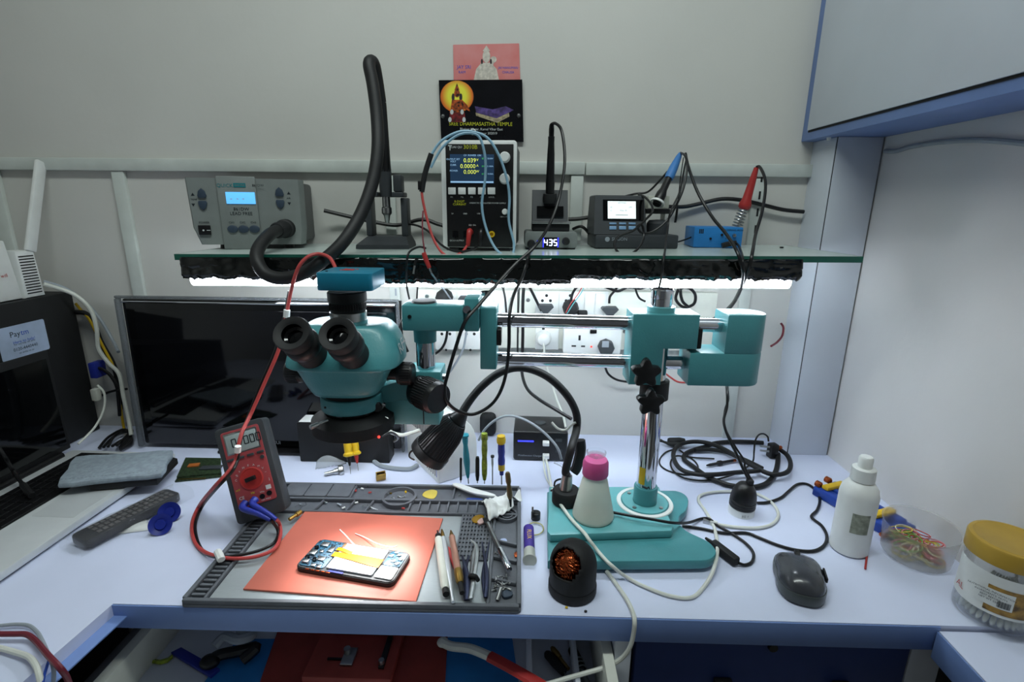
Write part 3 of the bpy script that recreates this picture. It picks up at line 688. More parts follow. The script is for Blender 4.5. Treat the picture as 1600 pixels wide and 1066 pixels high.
def seg7(mb, st, x, z, y, h, pitch, th=.16, M2=None):
    for k, ch in enumerate(st):
        ww = h*.5; cx = x+k*pitch; tt = h*th
        R_ = {'a': (cx, z+h/2, ww, tt), 'g': (cx, z, ww, tt), 'd': (cx, z-h/2, ww, tt), 'f': (cx-ww/2, z+h/4, tt, h/2), 'b': (cx+ww/2, z+h/4, tt, h/2), 'e': (cx-ww/2, z-h/4, tt, h/2), 'c': (cx+ww/2, z-h/4, tt, h/2), '.': (cx-pitch*.5, z-h/2, tt, tt)}
        for c_ in SEG[ch]: 
            a_, b_, c2, d2 = R_[c_]; mb.bx(a_-c2/2, a_+c2/2, y-.0003, y, b_-d2/2, b_+d2/2, M=M2)
q = lp(M, 852.8, 379, -.0013); mb = MB(M); seg7(mb, '435', q.x, q.z, -.0013, .0105, .0088, .17); mb.done('digits', LEDW, s_)
mb = MB(M); pb(mb, M, 848.2, 371.6, 849.6, 386.4, -.0013, -.0016); pb(mb, M, 871.2, 371.6, 872.6, 386.4, -.0013, -.0016); pb(mb, M, 839, 376, 841, 378, -.0001, -.001); pb(mb, M, 829, 380, 832, 392, -.0001, -.001); mb.done('blue_glow', LEDB, t)
q = lp(M, 884, 377, 0); MB(M).lathe([(.007, 0), (.0065, .010), (.005, .012)], 20, axes((q.x, -.0002, q.z), (1, 0, 0), (0, 0, 1), (0, -1, 0))).done('knob', BLKM, t)
q = lp(M, 830, 381, 0); MB(M).lathe([(.0075, 0), (.0075, .006), (.005, .011)], 18, axes((q.x, -.0002, q.z), (1, 0, 0), (0, 0, 1), (0, -1, 0))).done('cord_socket', BLKM, t)
Mh = fr((M.translation.x, M.translation.y, M.translation.z+zt+.0004), 1)
t = thing('iron_holder', 'black tilted soldering iron holder with silver bar on the small controller', 'holder', Mh)
X0, X1 = lp(Mh, 831, 350).x, lp(Mh, 892, 350).x; zb = lp(Mh, 860, 346).z
MB(Mh).bx(X0+.0015, X1-.0015, .004, .075, .0, zb-.005, .002).done('base', BLKM, t)
MB(Mh).bx(X0, X1, -.001, .04, zb-.0048, zb, .0018).done('silver_bar', STEEL, t)
z1 = lp(Mh, 860, 297, .03).z
MB(Mh).loft([[(X0+.001, .006, zb+.0002), (X1-.001-.004, .006, zb+.0002), (X1-.005, .045, zb+.0002), (X0+.001, .045, zb+.0002)], [(X0+.001, .028, z1), (X1-.005, .028, z1), (X1-.005, .048, z1), (X0+.001, .048, z1)]]).done('back_plate', DGREY, t)
a_ = lp(Mh, 839, 322, .012); b_ = lp(Mh, 880, 339, .012)
k_ = .022/(z1-zb)
MB(Mh).loft([[(x, .006+k_*(z-zb)-.0035+o, z) for x, z, o in ((a_.x, b_.z, 0), (b_.x, b_.z, 0), (b_.x, b_.z, .003), (a_.x, b_.z, .003))], [(x, .006+k_*(z-zb)-.0035+o, z) for x, z, o in ((a_.x, a_.z, 0), (b_.x, a_.z, 0), (b_.x, a_.z, .003), (a_.x, a_.z, .003))]]).done('slot', BLKG, t)
p_b = w(859, 313, -.138); p_t = w(862, 196, -.158)
A = along(p_b, p_t); L = (p_t-p_b).length
MB(A).lathe([(.0125, -.004), (.0135, .004), (.012, .012)], 20).done('socket_ring', BLKM, t)
t = thing('soldering_iron', 'black soldering iron handle standing upright in the small holder', 'soldering iron', p_b)
MB(A).lathe([(.0078, .0125), (.0082, .03), (.0074, L*.35), (.0066, L*.62), (.0055, L*.78), (.0058, L*.86)], 18).done('grip', BLK, t)
MB(A).lathe([(.0046, L*.86+.0002), (.0048, L*.95), (.0042, L), (.0028, L+.003)], 16).done('cord_sleeve', BLKG, t)
tip = p_t+(p_t-p_b).normalized()*.002
LY = -.405
MB().tube([tip, w(868, 193, -.17), w(877, 203, -.185), (w(882, 235, -.2)), w(881, 270, -.215), w(872, 315, -.235), w(858, 352, -.265), w(836, 385, -.305), w(806, 412, -.325), w(780, 440, -.35), w(748, 477, -.385), w(727, 502, LY), w(713, 540, LY), w(699, 587, LY), w(695, 607, LY), w(699, 628, LY), w(717, 643, -.395), w(742, 647, -.39), w(771, 629, -.39), w(788, 595, -.39), w(795, 545, -.392), w(796, 495, -.388), w(802, 463, -.36), w(814, 438, -.32), w(822, 415, -.305), w(826, 398, -.29), w(829, 388, -.185)], .0026, 8).done('cord', BLK, t)

# ================================================================== STATION WITH WHITE SCREEN, HOLDER AND BLUE IRON
q = w(995, 393, -.13); M = fr((q.x, -.13, sz(q.x)), 3)
t = thing('digital_station', 'dark grey digital soldering station with white screen and six blue keys', 'soldering station', M)
X0, X1 = lp(M, 930, 380).x, lp(M, 1060, 380).x; zb = lp(M, 990, 367).z; X2 = lp(M, 1010, 340).x; z1 = lp(M, 970, 305, .015).z
MB(M).bx(X0, X1, 0, .09, .0008, zb, .003).done('base', DGREY, t)
k_ = .022
MB(M).loft([[(X0-.003, .001, zb+.0002), (X2+.004, .001, zb+.0002), (X2+.004, .085, zb+.0002), (X0-.003, .085, zb+.0002)], [(X0-.0005, k_, z1-.002), (X2-.001, k_, z1-.002), (X2-.001, .08, z1-.002), (X0-.0005, .08, z1-.002)], [(X0+.003, k_+.004, z1), (X2-.004, k_+.004, z1), (X2-.004, .078, z1), (X0+.003, .078, z1)]]).done('body', DGREY, t)
nrm = Vector((0, -(z1-zb), k_)).normalized(); upv = Vector((0, k_, z1-zb)).normalized()
FA = M @ axes((0, .001, zb), (1, 0, 0), -nrm, upv)
mb = MB(FA); pb(mb, FA, 942, 312, 1006, 345, -.0004, -.0014); mb.done('bezel', BLKG, t)
mb = MB(FA); pb(mb, FA, 949.5, 314.5, 993.5, 342, -.0015, -.0022); s_ = mb.done('screen', LCDW, t)
mb = MB(FA)
for st, px, py, s in (('SETTING', 972, 317, .004), ('25', 955, 324, .004), ('C', 955, 329, .004), ('Sleep  00', 974, 329, .0036), ('OFF', 985, 324, .0036)):
    q = lp(FA, px, py, -.0025); mb.ftext(st, q.x, q.z, -.0025, s)
pb(mb, FA, 962, 335.5, 981, 336.5, -.0023, -.0026); mb.done('screen_lettering', GWIRE, s_)
KEYB = mat('pale_blue_key', (120, 158, 196), .4)
mb = MB(FA)
for px in (952, 967, 982):
    pb(mb, FA, px, 348, px+11, 351, -.0002, -.0016, .0004); pb(mb, FA, px, 353.5, px+11, 359, -.0002, -.0016, .0004)
parts(mb, 'key', KEYB, t)
mb = MB(M); q = lp(M, 949, 374, -.0004); mb.lathe([(.0045, 0), (.0045, .0004)], 18, axes((q.x, -.0002, q.z), (1, 0, 0), (0, 0, 1), (0, -1, 0))); q = lp(M, 968, 374, -.0004); mb.ftext('SUGON', q.x, q.z, -.0006, .0085); mb.done('lettering', GWIRE, t)
# iron holder on the station
hx0, hx1 = lp(M, 1012, 330, .03).x, lp(M, 1045, 330, .03).x
zt_ = lp(M, 1030, 306, .03).z; zm = lp(M, 1030, 325, .03).z
Mb = M.copy()
t = thing('iron_holder', 'white iron holder with black sponge cup beside the white screen', 'holder', M @ Vector(((hx0+hx1)/2, .045, zb)))
mb = MB(M); mb.bx(hx0, hx1, .03, .07, zm-.001, zt_, .002); mb.bx(hx0, hx0+.003, .05, .07, zb+.0003, zm-.0012); mb.bx(hx1-.003, hx1, .05, .07, zb+.0003, zm-.0012); mb.done('frame', MILKY, t)
MB(M).bx(hx0-.004, hx1+.002, .028, .072, zm-.011, zm-.0013, .0015).done('clamp_bar', BLK, t)
q = lp(M, 1030, 361, .03)
MB(M).lathe([(.021, 0), (.0215, .02), (.017, .026), (.004, .027)], 24, fr((q.x, .042, zb+.0003))).done('sponge_cup', DGREY, t)
pb0 = w(1027, 317, -.118); pt0 = w(1063, 240, -.07)
A = along(pb0, pt0); L = (pt0-pb0).length
MB(A).lathe([(.0135, -.002), (.0135, .002), (.0105, .0022), (.0105, -.0018)], 20, cap=False).done('ring', WPLAST, t)
t = thing('soldering_iron', 'soldering iron with light blue grip end leaning in the white holder', 'soldering iron', pb0)
MB(A).lathe([(.0075, -.004), (.0095, .003), (.0095, .02), (.0068, .03), (.0064, L*.48)], 18).done('grip', BLK, t)
MB(A).lathe([(.0078, L*.48+.0003), (.0088, L*.55), (.0082, L*.72), (.0055, L*.93), (.0035, L)], 18).done('blue_sleeve', mat('sky_blue_rubber', (66, 128, 196), .5), t)
e0 = pt0+(pt0-pb0).normalized()*.0015
MB().tube([e0, w(1070, 243, -.1), w(1074, 258, -.12), w(1069, 290, -.14), w(1058, 318, -.155), w(1042, 345, -.165), w(1020, 362, -.168), w(1003, 364, -.17), w(996, 355, -.168), w(1003, 352, -.168), w(1006, 368, -.172), w(1000, 385, -.19), w(985, 397, -.2), w(968, 396, -.198), w(960, 382, -.185), w(968, 369, -.175), w(990, 360, -.17), w(1010, 342, -.165), w(1020, 328, -.16), w(1010, 310, -.13), w(998, 304, -.08)], .0022, 8).done('cord', BLK, t)
cable('station_cable', 'black cable hanging from the blue iron past the pillar side to the socket board', [w(1071, 240, -.075), w(1076, 262, -.1), w(1090, 300, -.14), w(1112, 338, -.18), w(1134, 365, -.23), w(1150, 390, -.285), w(1158, 412, -.297), w(1161, 432, -.29), w(1153, 462, -.22), w(1134, 485, -.12), w(1112, 500, -.06)], .0028, BLK)
cable('station_cable', 'thin black cord hanging from the blue iron onto the chrome column cap', [w(1073, 246, -.09), w(1069, 265, -.11), w(1062, 300, -.15), w(1048, 330, -.17), w(1043, 355, -.18), w(1040, 385, -.235), w(1037, 404, -.293), w(1034, 430, -.3), w(1029, 453, -.33)], .0018, BLK)
cable('thin_probe', 'thin black probe hanging behind the blue grip iron', [w(1068, 246, -.06), w(1063, 280, -.055), w(1060, 310, -.055), w(1057, 335, -.055), w(1055, 348, -.055)], lambda u: .001 if u < .65 else .0025, BLK, 'probe')
cable('station_cable', 'black cord stretched from the blue iron down behind the white screen station', [w(1043, 268, -.075), w(1030, 283, -.07), w(1012, 300, -.06), w(992, 303, -.05), w(965, 310, -.035)], .002, BLK)

# ================================================================== BLUE BOX AND RED IRON
q = w(1122, 389, -.1); M = fr((q.x, -.1, sz(q.x)), -4)
t = thing('blue_box', 'small bright blue soldering power box at the right of the shelf', 'soldering station', M)
X0, X1 = lp(M, 1084, 372).x, lp(M, 1160, 372).x; z1 = lp(M, 1122, 355).z
MB(M).bx(X0, X1, 0, .075, .0006, z1, .0015).done('case', BBLUE, t)
q = lp(M, 1147, 368, 0); MB(M).lathe([(.0035, 0), (.003, .004), (.0015, .004), (.0013, .009)], 14, axes((q.x, -.0001, q.z), (1, 0, 0), (0, 0, 1), (0, -1, 0))).done('toggle', STEEL, t)
q = lp(M, 1128, 367, 0); MB(M).lathe([(.0025, 0), (.002, .003)], 12, axes((q.x, -.0001, q.z), (1, 0, 0), (0, 0, 1), (0, -1, 0))).lathe([(.0022, 0), (.0022, .002)], 12, axes((lp(M, 1110, 373).x, -.0001, lp(M, 1110, 373).z), (1, 0, 0), (0, 0, 1), (0, -1, 0))).done('socket', BLK, t)
mb = MB(M)
for k in range(3): pb(mb, M, 1093+k*2.5, 358, 1094+k*2.5, 365, -.0001, -.0003)
q = lp(M, 1145, 360, 0); mb.ftext('SOLDERING IRON', q.x, q.z, -.0003, .0048); q = lp(M, 1136, 370, 0); mb.ftext('ON', q.x, q.z+.003, -.0003, .004); mb.ftext('OFF', q.x, q.z-.003, -.0003, .004)
mb.done('lettering', INK, t)
q = lp(M, 1128, 384, -.012); q2 = lp(M, 1150, 380, -.012)
A = M
t = thing('power_plug', 'black barrel plug pushed into the blue box front', 'plug', M @ q)
MB(M).tube([q, ((q.x+q2.x)/2, q.y, (q.z+q2.z)/2+.001), q2], .0052, 10, sub=3).done('body', BLK, t)
e0 = M @ q2
MB().tube([e0, w(1154, 384, -.13), w(1158, 394, -.2), w(1160, 402, -.285), w(1162, 420, -.296), w(1160, 440, -.27), w(1148, 468, -.17), w(1128, 497, -.06)], .0022, 8).done('cord', BLK, t)
# spring holder and red iron
pb0 = w(1147, 372, -.03); 
t = thing('spring_holder', 'steel coil spring holder rising behind the blue box', 'holder', pb0)
s0, s1 = w(1150, 359, -.04), w(1163, 322, -.045)
ax = (s1-s0); A = along(s0, s1); L = ax.length
pts = []
for k in range(8*12+1):
    a = k/12*2*math.pi; pts.append(A @ Vector(((.0105-.002*k/96)*math.cos(a)*(1+.0*k), (.0105-.002*k/96)*math.sin(a), L*k/96)))
MB().tube(pts, .0011, 6, sub=0).done('coil', STEEL, t)
MB().tube([pts[0], w(1148, 366, -.035), (pb0.x, pb0.y, sz(pb0.x)+.0015)], .0013, 6).done('stem', STEEL, t)
a = w(1163, 324, -.045); b = w(1182, 262, -.05); A = along(a, b); L = (b-a).length
t = thing('soldering_iron', 'soldering iron with red cone handle stuck in the spring holder', 'soldering iron', a)
MB(A).lathe([(.0085, -.004), (.0115, 0), (.012, .006), (.0088, .016), (.0066, L*.7), (.0044, L)], 20).done('handle', RED, t)
MB(A).lathe([(.0028, -.0045), (.0028, -.045)][::-1], 10).done('shaft', STEEL, t)
MB().tube([b+(b-a).normalized()*.001, w(1187, 261, -.06), w(1194, 275, -.09), w(1196, 295, -.115), w(1191, 330, -.15), w(1181, 365, -.2), w(1176, 393, -.285), w(1172, 412, -.298), w(1164, 436, -.28), w(1150, 468, -.2), w(1136, 486, -.15), w(1120, 497, -.1)], .0028, 8).done('cord', BLK, t)
cable('wall_flex', 'thick black cable sagging along the wall behind the red iron', [w(1045, 323, -.02), w(1070, 323, -.012), w(1095, 318, -.01), w(1128, 311, -.01), w(1160, 313, -.012), w(1195, 321, -.014), (w(1225, 328, -.014)), w(1256, 331, -.014)], .004, BLK)
cable('wall_flex', 'thick black cable passing behind the hot air handle to the power supply', [w(506, 329, -.03), w(535, 336, -.02), w(575, 345, -.02), w(620, 352, -.02), (w(660, 343, -.02)), w(690, 352, -.02), w(745, 362, -.02)], .004, BLK)
cable('station_cable', 'black cable from the small controller to the white screen station', [w(888, 343, -.03), w(905, 342, -.03), w(925, 339, -.035), w(940, 338, -.035)], .004, BLK)
cable('station_cable', 'black cables curving behind the small controller to the right', [w(895, 358, -.05), w(908, 354, -.06), w(918, 362, -.06), w(925, 374, -.05)], .003, BLK)
cable('station_cable', 'black cord from the end of the white screen station to the blue box', [w(1060, 378, -.09), w(1072, 374, -.08), w(1084, 369, -.075)], .0016, BLK)
tag(MB().bx(w(1222, 388, -.1).x-.003, w(1222, 388, -.1).x+.003, -.1, -.096, sz(.49)+.0003, sz(.49)+.003, .0005).done('small_chip', BLK), 'tiny black chip lying on the bare right end of the shelf', 'chip')

# ================================================================== SOCKET BOARD ON THE WALL
M0 = Matrix()
BYf = -.022
t = thing('socket_board', 'long ivory switch and socket board on the wall under the shelf', 'switchboard', w(880, 560, 0))
mb = MB(); wb_(mb, 652, 452, 1112, 549, BYf, .0215, .002); mb.done('back_box', IVORY, t)
def tile(x0, x1, y0=455, y1=503): 
    mb = MB(); wb_(mb, x0, y0, x1, y1, BYf-.0002, -.003, .001); return mb.done('module_plate', WPLAST, t)
def holes(par, pts, r=.0035, m=BLKM):
    mb = MB()
    for px, py in pts:
        q = w(px, py, BYf-.0032); mb.lathe([(r, 0), (r*.9, .0003)], 12, axes(q, (1, 0, 0), (0, 0, 1), (0, -1, 0)))
    mb.done('socket_holes', m, par)
def sock(x0, x1, cx, y0=455, y1=503, dy=0):
    p_ = tile(x0, x1, y0, y1)
    holes(p_, [(cx, 462+dy), (cx-6.5, 470+dy), (cx+6, 470+dy)], .0033)
    holes(p_, [(cx, 496+dy if dy == 0 else 507+dy-12)], .0028)
    return p_
sock(680, 713, 697); sock(716, 750, 733)
p_ = tile(752, 794)
for a_, b_ in ((756, 770), (774, 788)):
    mb = MB(); wb_(mb, a_, 460, b_, 498, BYf-.0034, -.003, .001); mb.done('rocker_switch', WPLAST, p_)
sock(837, 872, 854); sock(874, 909, 891)
p_ = tile(910, 948)
for a_, b_ in ((914, 927), (931, 945)):
    mb = MB(); wb_(mb, a_, 458, b_, 500, BYf-.0034, -.003, .001); mb.done('rocker_switch', WPLAST, p_)
sock(837, 872, 849, 508, 546, 52); sock(680, 713, 697, 508, 546, 52); sock(716, 750, 735, 508, 546, 52)
mb = MB()
for px, py in ((667, 463), (800, 467), (825, 469), (976, 518)):
    q = w(px, py, BYf-.0002); mb.lathe([(.0045, 0), (.004, .002), (.001, .0022)], 12, axes(q, (1, 0, 0), (0, 0, 1), (0, -1, 0)))
parts(mb, 'screw', STEEL, t)
mb = MB(); q = w(798, 467, BYf); wb_(mb, 808.5, 445, 810, 555, BYf-.0001, -.0006); mb.done('seam', BLKM, t)
def plug(label, cx, cy, r, cord, m=BLKM, cm=BLK, cr=.0028, ym=-.0254, flat=False):
    q = w(cx, cy, ym); t = thing('mains_plug', label, 'plug', q); A = axes(q, (1, 0, 0), (0, 0, 1), (0, -1, 0))
    if flat: MB(A).loft([[(x*r, z*r, y) for x, z in ((-1.1, .25), (-.9, .5), (.9, .5), (1.1, .25), (.3, -.6), (-.3, -.6))] for y in (.0001, .022)]).done('body', m, t)
    else: MB(A).lathe([(r, 0.0001), (r, .014), (r*.75, .024), (r*.35, .028)], 10).done('body', m, t)
    if cord: MB().tube(cord, cr, 8).done('cord', cm, t)
    return t
plug('round black mains plug at the left end of the socket board', 695, 464, .0185, [w(697, 472, -.05), w(699, 500, -.052), w(698, 525, -.045), w(692, 542, -.03), w(680, 553, -.022), w(668, 556, -.02)])
plug('dark grey flat plug beside the round plug on the socket board', 733, 469, .02, [w(733, 474, -.05), w(731, 500, -.05), w(727, 530, -.04), w(722, 550, -.03), w(706, 577, -.02), w(694, 590, -.015)], DGREY, GWIRE, .0025, flat=True)
plug('grey flat two pin plug under the bare round socket holes', 852, 480, .0155, [w(846, 486, -.045), w(838, 470, -.045), w(829, 452, -.06), w(820, 436, -.1)], DGREY, BLK, .003, flat=True)
plug('round black plug with coloured wires in the middle of the socket board', 891, 480, .0175, [w(892, 470, -.05), w(895, 458, -.052), w(902, 448, -.06), w(912, 440, -.08)])
tag(MB().tube([w(885, 492, -.056), w(895, 476, -.06), w(908, 458, -.06), w(915, 444, -.07)], .0011, 6).done('loose_wire', TEALL), 'thin green wire crossing the round middle plug', 'wire')
tag(MB().tube([w(884, 489, -.058), w(892, 474, -.062), w(903, 460, -.06), w(913, 442, -.07)], .0009, 6).done('loose_wire', REDW), 'thin red wire crossing the round middle plug', 'wire')
mb = MB(); wb_(mb, 902, 484, 917, 494, BYf-.0036, -.012, .003); tag(mb.done('adapter_plug', BLKM), 'small black square adapter just above the upper chrome rod', 'plug')
plug('grey triangular plug hanging right of the switches on the socket board', 951, 484, .0165, [w(952, 474, -.045), w(953, 464, -.047), w(960, 455, -.05), w(966, 447, -.06), w(975, 441, -.08)], DGREY, BLK, .0026, flat=True)
cable('board_cable', 'black cable looping along the top of the socket board to the chrome cap', [w(941, 446, -.07), w(952, 451, -.06), w(966, 455, -.055), w(982, 449, -.055), w(1000, 451, -.06), w(1015, 448, -.06), w(1020, 455, -.06)], .0028, BLK)
cable('board_cable', 'short black cable hooked left of the chrome cap', [w(993, 445, -.06), w(994, 455, -.06), w(999, 466, -.055), w(1008, 471, -.05)], .0022, BLK)
plug('white two pin plug in the lower socket of the board', 849, 527, .0175, [w(849, 532, -.05), w(850, 545, -.052), w(853, 570, -.055), w(860, 592, -.06), w(870, 625, -.08), w(880, 650, -.1), (w(884, 668, -.12))], WPLAST, WWIRE, .0026)
cable('hanging_cord', 'black cord hanging from the shelf in front of the socket board seam', [w(785, 446, -.2), w(789, 465, -.12), w(791, 486, -.07), w(792, 505, -.05)], .0022, BLK)
cable('lamp_lead', 'black lead hanging behind the chrome rods and running to the lamp stem', [w(819, 440, -.2), w(817, 470, -.14), w(817, 520, -.12), w(816, 560, -.12), w(816, 585, -.14), w(824, 608, -.18), w(842, 624, -.22), w(868, 640, -.255), w(893, 655, -.277)], .0032, BLK)
cable('hanging_cord', 'thin black cord hanging straight beside the lamp lead', [w(812, 440, -.2), w(811, 470, -.1), w(810, 500, -.06), w(810, 520, -.06)], .0012, BLK)
cable('hanging_cord', 'thin black cord hanging down behind the left clamp arm', [w(653, 442, -.2), w(652, 455, -.18), w(651, 474, -.16)], .0015, BLK)
cable('hanging_cord', 'black cord curving down the wall beside the monitor right edge', [w(625, 470, -.03), w(625, 500, -.03), w(629, 530, -.03), w(637, 550, -.03)], .0035, BLK)
cable('scope_cord', 'thin black cord rising from the right zoom knob', [w(610, 568, -.385), w(617, 545, -.37), w(622, 520, -.36), w(627, 502, -.35), w(640, 488, -.33)], .0013, BLK)
# square socket adapter
t = thing('multi_adapter', 'white square edged multi socket adapter hanging under the upper rod', 'adapter', w(925, 555, -.05))
A_ = Matrix(); Ya = -.048
a = w(881, 511, Ya); b = w(969, 555, Ya)
MB().prism(rrect(a.x, b.x, b.z, a.z, .006), 0, .0, 0).done if False else None
MB().prism(rrect(a.x, b.x, b.z, a.z, .007), 0, .025, .002, axes((0, Ya+.025, 0), (1, 0, 0), (0, 0, 1), (0, -1, 0))).done('body', WPLAST, t)
mb = MB(); wb_(mb, 922, 515, 932, 521, Ya-.0001, -.003, .0008); mb.done('switch', BLK, t)
mb = MB(); wb_(mb, 904, 524, 907, 532, Ya-.0001, -.0006); wb_(mb, 893, 539.5, 900, 542, Ya-.0001, -.0006); wb_(mb, 908, 540, 914, 542.5, Ya-.0001, -.0006); mb.done('socket_slots', BLKM, t)
q = w(924, 542, Ya); MB().lathe([(.0022, 0), (.0018, .0008)], 12, axes((q.x, Ya-.0001, q.z), (1, 0, 0), (0, 0, 1), (0, -1, 0))).done('power_light', LEDR, t)
q = w(946, 541, Ya); t2 = thing('phone_charger', 'black square phone charger plugged into the white adapter', 'charger', q)
MB(axes((q.x, Ya-.0003, q.z), (1, 0, 0), (0, 0, 1), (0, -1, 0))).lathe([(.0172, 0), (.0172, .018), (.015, .022)], 8).done('body', DGREY, t2)
mb = MB(); wb_(mb, 941, 533, 951, 543, Ya-.0226, -.0006); mb.done('front_patch', GWIRE, t2)
tag(MB().tube([w(1060, 452, -.05), w(1056, 468, -.045), w(1068, 480, -.04), w(1084, 475, -.04), w(1086, 460, -.045), w(1076, 450, -.05), w(1064, 452, -.055), w(1066, 470, -.05), w(1076, 480, -.045)], .0032, 8).done('coiled_cable', BLK), 'coil of black cable hanging under the shelf right of the chrome cap', 'cable')
mb = MB(); wb_(mb, 1062, 476, 1108, 545, -.004, .0035, .001); tag(mb.done('blank_plate', WPLAST), 'blank white wall plate behind the counterweight gap', 'wall plate')
cable('wall_wire', 'red and black wire bending out from behind the counterweight', [w(1205, 541, -.12), w(1214, 535, -.1), (w(1222, 525, -.085)), w(1224, 512, -.083), w(1220, 505, -.08)], .0022, MAROON)
cable('wall_wire', 'short red wire hanging behind the cross clamp', [w(1035, 580, -.05), w(1048, 590, -.04), w(1060, 597, -.04), w(1075, 598, -.04)], .002, REDW)
cable('wall_wire', 'black wire drooping on the wall left of the star knob', [w(945, 570, -.03), w(950, 584, -.025), w(965, 594, -.025), w(990, 598, -.025)], .0026, BLK)

# ================================================================== MICROSCOPE STAND
cx, cy = .243, -.341
t = thing('microscope_boom_stand', 'teal double rod boom stand holding the microscope', 'microscope stand', (.2, -.36, DZ))
pts = [(855, 768), (950, 767), (1040, 766), (1058, 767), (1070, 772), (1076, 781), (1072, 797), (1062, 806), (1062, 817), (1073, 829), (1100, 842), (1112, 850), (1119, 860), (1116, 869), (1104, 875), (1080, 876), (980, 877), (900, 877), (856, 876), (855, 820)]
O = [d(a, b, .022) for a, b in pts]
PO = [(p.x, p.y) for p in catmull([(p.x, p.y, 0) for p in O[1:-4]], 3)] + [(p.x, p.y) for p in O[-4:]] + [(O[0].x, O[0].y)]
MB().prism(PO, DZ+.006, DZ+.022, .003).done('base_plate', TEAL, t)
mb = MB()
for a_, b_ in ((880, 880), (1095, 868), (1055, 790), (872, 800)):
    q = d(a_, b_, 0); mb.lathe([(.009, 0), (.009, .0058)], 12, fr((q.x, q.y, DZ+.0002)))
parts(mb, 'rubber_foot', BLKM, t)
O2 = [d(a, b, .036) for a, b in ((858, 760), (1030, 760), (1036, 775), (1040, 795), (1052, 822), (1050, 829), (860, 836), (855, 830))]
MB().prism([(p.x, p.y) for p in O2], DZ+.0222, DZ+.036, .003).done('base_step', TEALL, t)
MB().lathe([(.047, 0), (.046, .0015), (.040, .0016), (.04, 0)], 36, fr((cx, cy, DZ+.0362)), cap=False).done('ring_plate', WPLAST, t)
MB().lathe([(.0385, 0), (.0375, .0025), (.02, .0026), (.02, 0)], 36, fr((cx, cy, DZ+.0362)), cap=False).done('flange', TEALL, t)
mb = MB()
for k in range(4):
    a_ = math.radians(45+90*k); mb.lathe([(.0035, 0), (.003, .0018), (.001, .002)], 12, fr((cx+.031*math.cos(a_), cy+.031*math.sin(a_), DZ+.0389)))
parts(mb, 'screw', STEEL, t)
MB().lathe([(.0195, .0389), (.0195, .066), (.0185, .068)], 28, fr((cx, cy, DZ))).done('column_socket', TEAL, t)
MB().lathe([(.016, .0682), (.016, .385)], 32, fr((cx, cy, DZ))).done('column', CHROME, t)
MB().lathe([(.0162, .385), (.0165, .387), (.0165, .398), (.0145, .4), (.0145, .394), (.001, .394)], 28, fr((cx, cy, DZ))).done('column_cap', CHROME, t)
q = w(995, 748, cy); MB().lathe([(.0162, DZ+.085), (.0162, DZ+.115)], 28, fr((cx, cy, 0)), cap=False).done('warning_band', YEL, t) if False else None
mb = MB(); mb.grid(lambda u, v: (cx+.0163*math.cos(math.radians(205+40*u)), cy+.0163*math.sin(math.radians(205+40*u)), DZ+.076+.03*v), 8, 1); mb.done('warning_sticker', YEL, t, label='yellow warning sticker')
# cross block
xa = w(988, 520, cy-.028).x; xb = w(1035, 570, cy-.028).x; xc = w(1092, 520, cy-.028).x
zt = w(1030, 492, cy-.028).z; zm = w(1060, 546, cy-.028).z; zb = w(1010, 602, cy-.028).z
MB(axes((0, cy, 0), (1, 0, 0), (0, 0, 1), (0, -1, 0))).prism([(xa, zt), (xa, zb), (xb, zb), (xb, zm), (xc, zm), (xc, zt)], -.026, .028, .002).done('cross_block', TEAL, t)
MB().bx(xc+.0001, xc+.0085, cy-.022, cy+.022, zm-.001, zt-.022, .002).done('end_pad', BLK, t)
MB().lathe([(.021, 0), (.021, .008)], 28, fr((cx, cy, zt+.0002))).done('top_collar', TEALL, t)
MB().lathe([(.0225, 0), (.0225, .03)], 28, fr((cx, cy, zb-.0305))).done('stop_collar', BLKM, t)
def star(c, r, lab):
    pts = []
    for k in range(40):
        a_ = 2*math.pi*k/40+math.pi/2; rr = r*(.82+.18*math.cos(5*(a_-math.pi/2)))
        pts.append((rr*math.cos(a_), rr*math.sin(a_)))
    MB(axes(c, (1, 0, 0), (0, 0, 1), (0, -1, 0))).prism(pts, 0, .016, .003).lathe([(.008, -.014), (.008, .0)], 14).done('star_knob', BLK, t)
star(w(1007, 580, cy-.046), .0225, ''); star(w(1014, 625, cy-.042), .0215, '')
# rods
ru = w(850, 502, cy).z; rl = w(850, 562, cy).z
xr0 = w(776, 500, cy).x; xr1 = w(1140, 500, cy).x
mb = MB().cyl((xr0-.01, cy, ru+.0012), (xr1, cy, ru-.0028), .0108, n=28).cyl((xr0-.01, cy, rl+.001), (w(1080, 570, cy).x, cy, rl-.0015), .0108, n=28)
parts(mb, 'rod', CHROME, t)
# counterweight
yw = cy-.028
wa = w(1077, 575, yw).x; wb2 = w(1136, 520, yw).x; wc = w(1202, 540, yw).x
z1 = w(1165, 493, yw).z; z2 = w(1100, 552, yw).z; z3 = w(1140, 605, yw).z
R_ = .026; xe = wc-R_
prof_top = [(wb2, -.027), (xe, -.027)] + [(xe+R_*math.sin(math.radians(a_)), -.027*math.cos(math.radians(a_))) for a_ in range(15, 180, 15)] + [(xe, .027), (wb2, .027)]
prof_bot = [(wa, -.027), (xe, -.027)] + [(xe+R_*math.sin(math.radians(a_)), -.027*math.cos(math.radians(a_))) for a_ in range(15, 180, 15)] + [(xe, .027), (wa, .027)]
MB(fr((0, cy, 0))).prism(prof_bot, z3, z2, .003).prism(prof_top, z2-.002, z1, .003).done('counterweight', TEAL, t)
